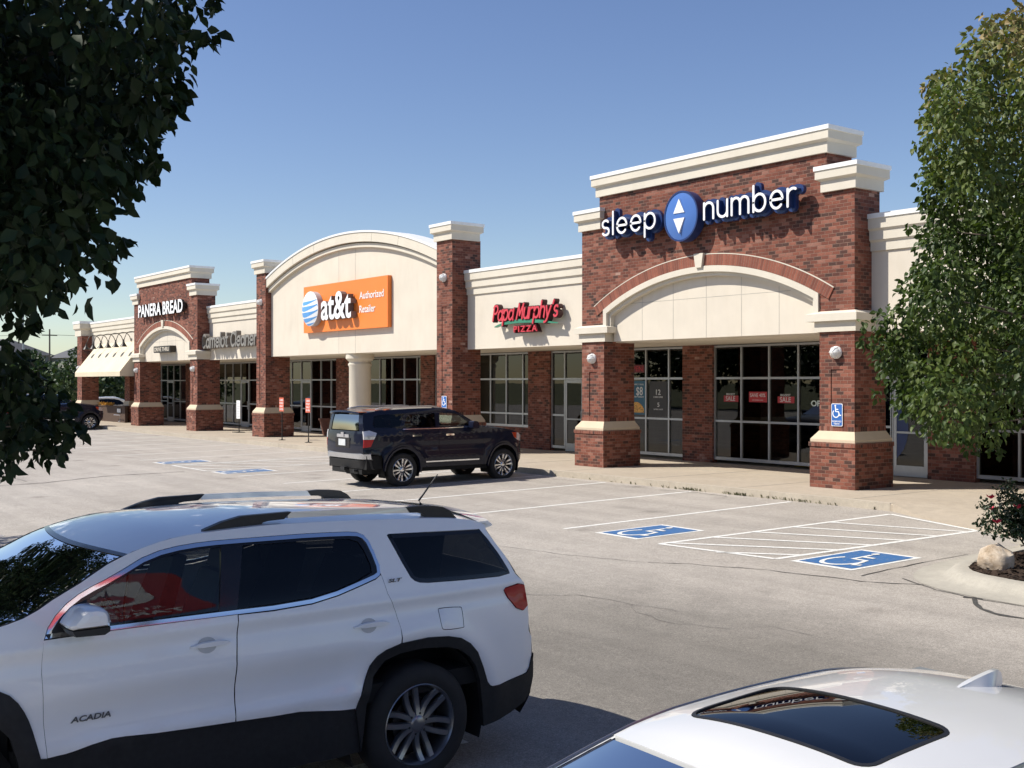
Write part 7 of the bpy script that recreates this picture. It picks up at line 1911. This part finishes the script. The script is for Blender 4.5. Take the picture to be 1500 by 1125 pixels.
# low patio enclosure by the drive-through
o = empty("patio_wall", (-68.4, 22.05, 0)); tag(o, "low brown patio wall with small notice board beside the far tower", "wall")
mb = MB(); mb.box(-3.6, 1.75, -.08, .08, 0, .92); mb.box(-3.65, 1.8, -.11, .11, .92, .98); mb.build("panel", plain("brown_board", (.07, .04, .025), .8), o)
mb = MB(); mb.box(.35, 1.1, -.11, -.085, .55, .86); mb.build("notice_board", M['black'], o)
mb = MB()
for k in range(3): mb.box(.42 + .22 * k, .58 + .22 * k, -.114, -.111, .6, .81)
mb.build("notice", M['signwhite'], o)
mb = MB(); mb.tube([(.4, -.3, .45), (1.5, -.3, .45), (1.5, -.3, .08), (1.2, -.3, .08)], .02, 6); mb.build("rail", M['silver'], o)
o = empty("flower_row", (-70.4, 22.05, .98)); tag(o, "row of orange-yellow flowers along the top of the patio wall", "flowers")
V, F, t = leaf_cloud([(-1.2 + .2 * k, 0, .06, .1, 0) for k in range(13)], .08, 2600, droop=-.3); mesh_np("blossoms", V, F, plain("marigold", (.55, .28, .03), .7), o, 3)

# tall red store sign at the edge of the next lot, mirrored in the white SUV's door glass
az = R(21.7); dx_, dy_ = math.cos(az), math.sin(az)
bx, by = dx_ * (-6.49 * dx_ + 2.1 * dy_ + 12) + -dy_ * 4.0, dy_ * (-6.49 * dx_ + 2.1 * dy_ + 12) + dx_ * 4.0
o = empty("pylon_sign", (bx, by, -.2), az - math.pi / 2); tag(o, "tall red store sign mirrored in the white SUV's front door window", "sign")
def rrect2(hw, hh, r, zc): 
    q = []
    for cx, cz, a in ((hw - r, hh - r, 0), (-hw + r, hh - r, 90), (-hw + r, -hh + r, 180), (hw - r, -hh + r, 270)): q += arc(cx, cz, r, r, a, a + 90, 6)
    return [(a, zc + b) for a, b in q][::-1]
mb = MB(); mb.prism(rrect2(1.35, 2.6, .9, 7.9), 0, .35); mb.build("panel", plain("sign_bright_red", (.42, .01, .016), .45, 0, .02), o)
mb = MB(); mb.tube([(0, .2, 0), (0, .2, 5.6)], .16, 12); mb.build("pole", M['steel'], o)
mb = MB(); ribbon(mb, arc(0, 9.0, .64, .64, 0, 360, 40), .16, -.02, 0, cap=False); mb.prism([(.24 * math.cos(t), 9.0 + .24 * math.sin(t)) for t in np.linspace(0, 2 * math.pi, 25)[:-1]][::-1], -.02, -.001); mb.build("bullseye", M['signwhite'], o)
V, Fc = text_mesh("SUPER", .55, .02, width=1.3); mb = MB(); mb.add([(x - .65, y - .001, z + 7.05) for x, y, z in V], Fc)
V, Fc = text_mesh("TARGET", .75, .02, width=1.75, bold=.03); mb.add([(x - .875, y - .001, z + 5.95) for x, y, z in V], Fc); mb.build("lettering", M['signwhite'], o)
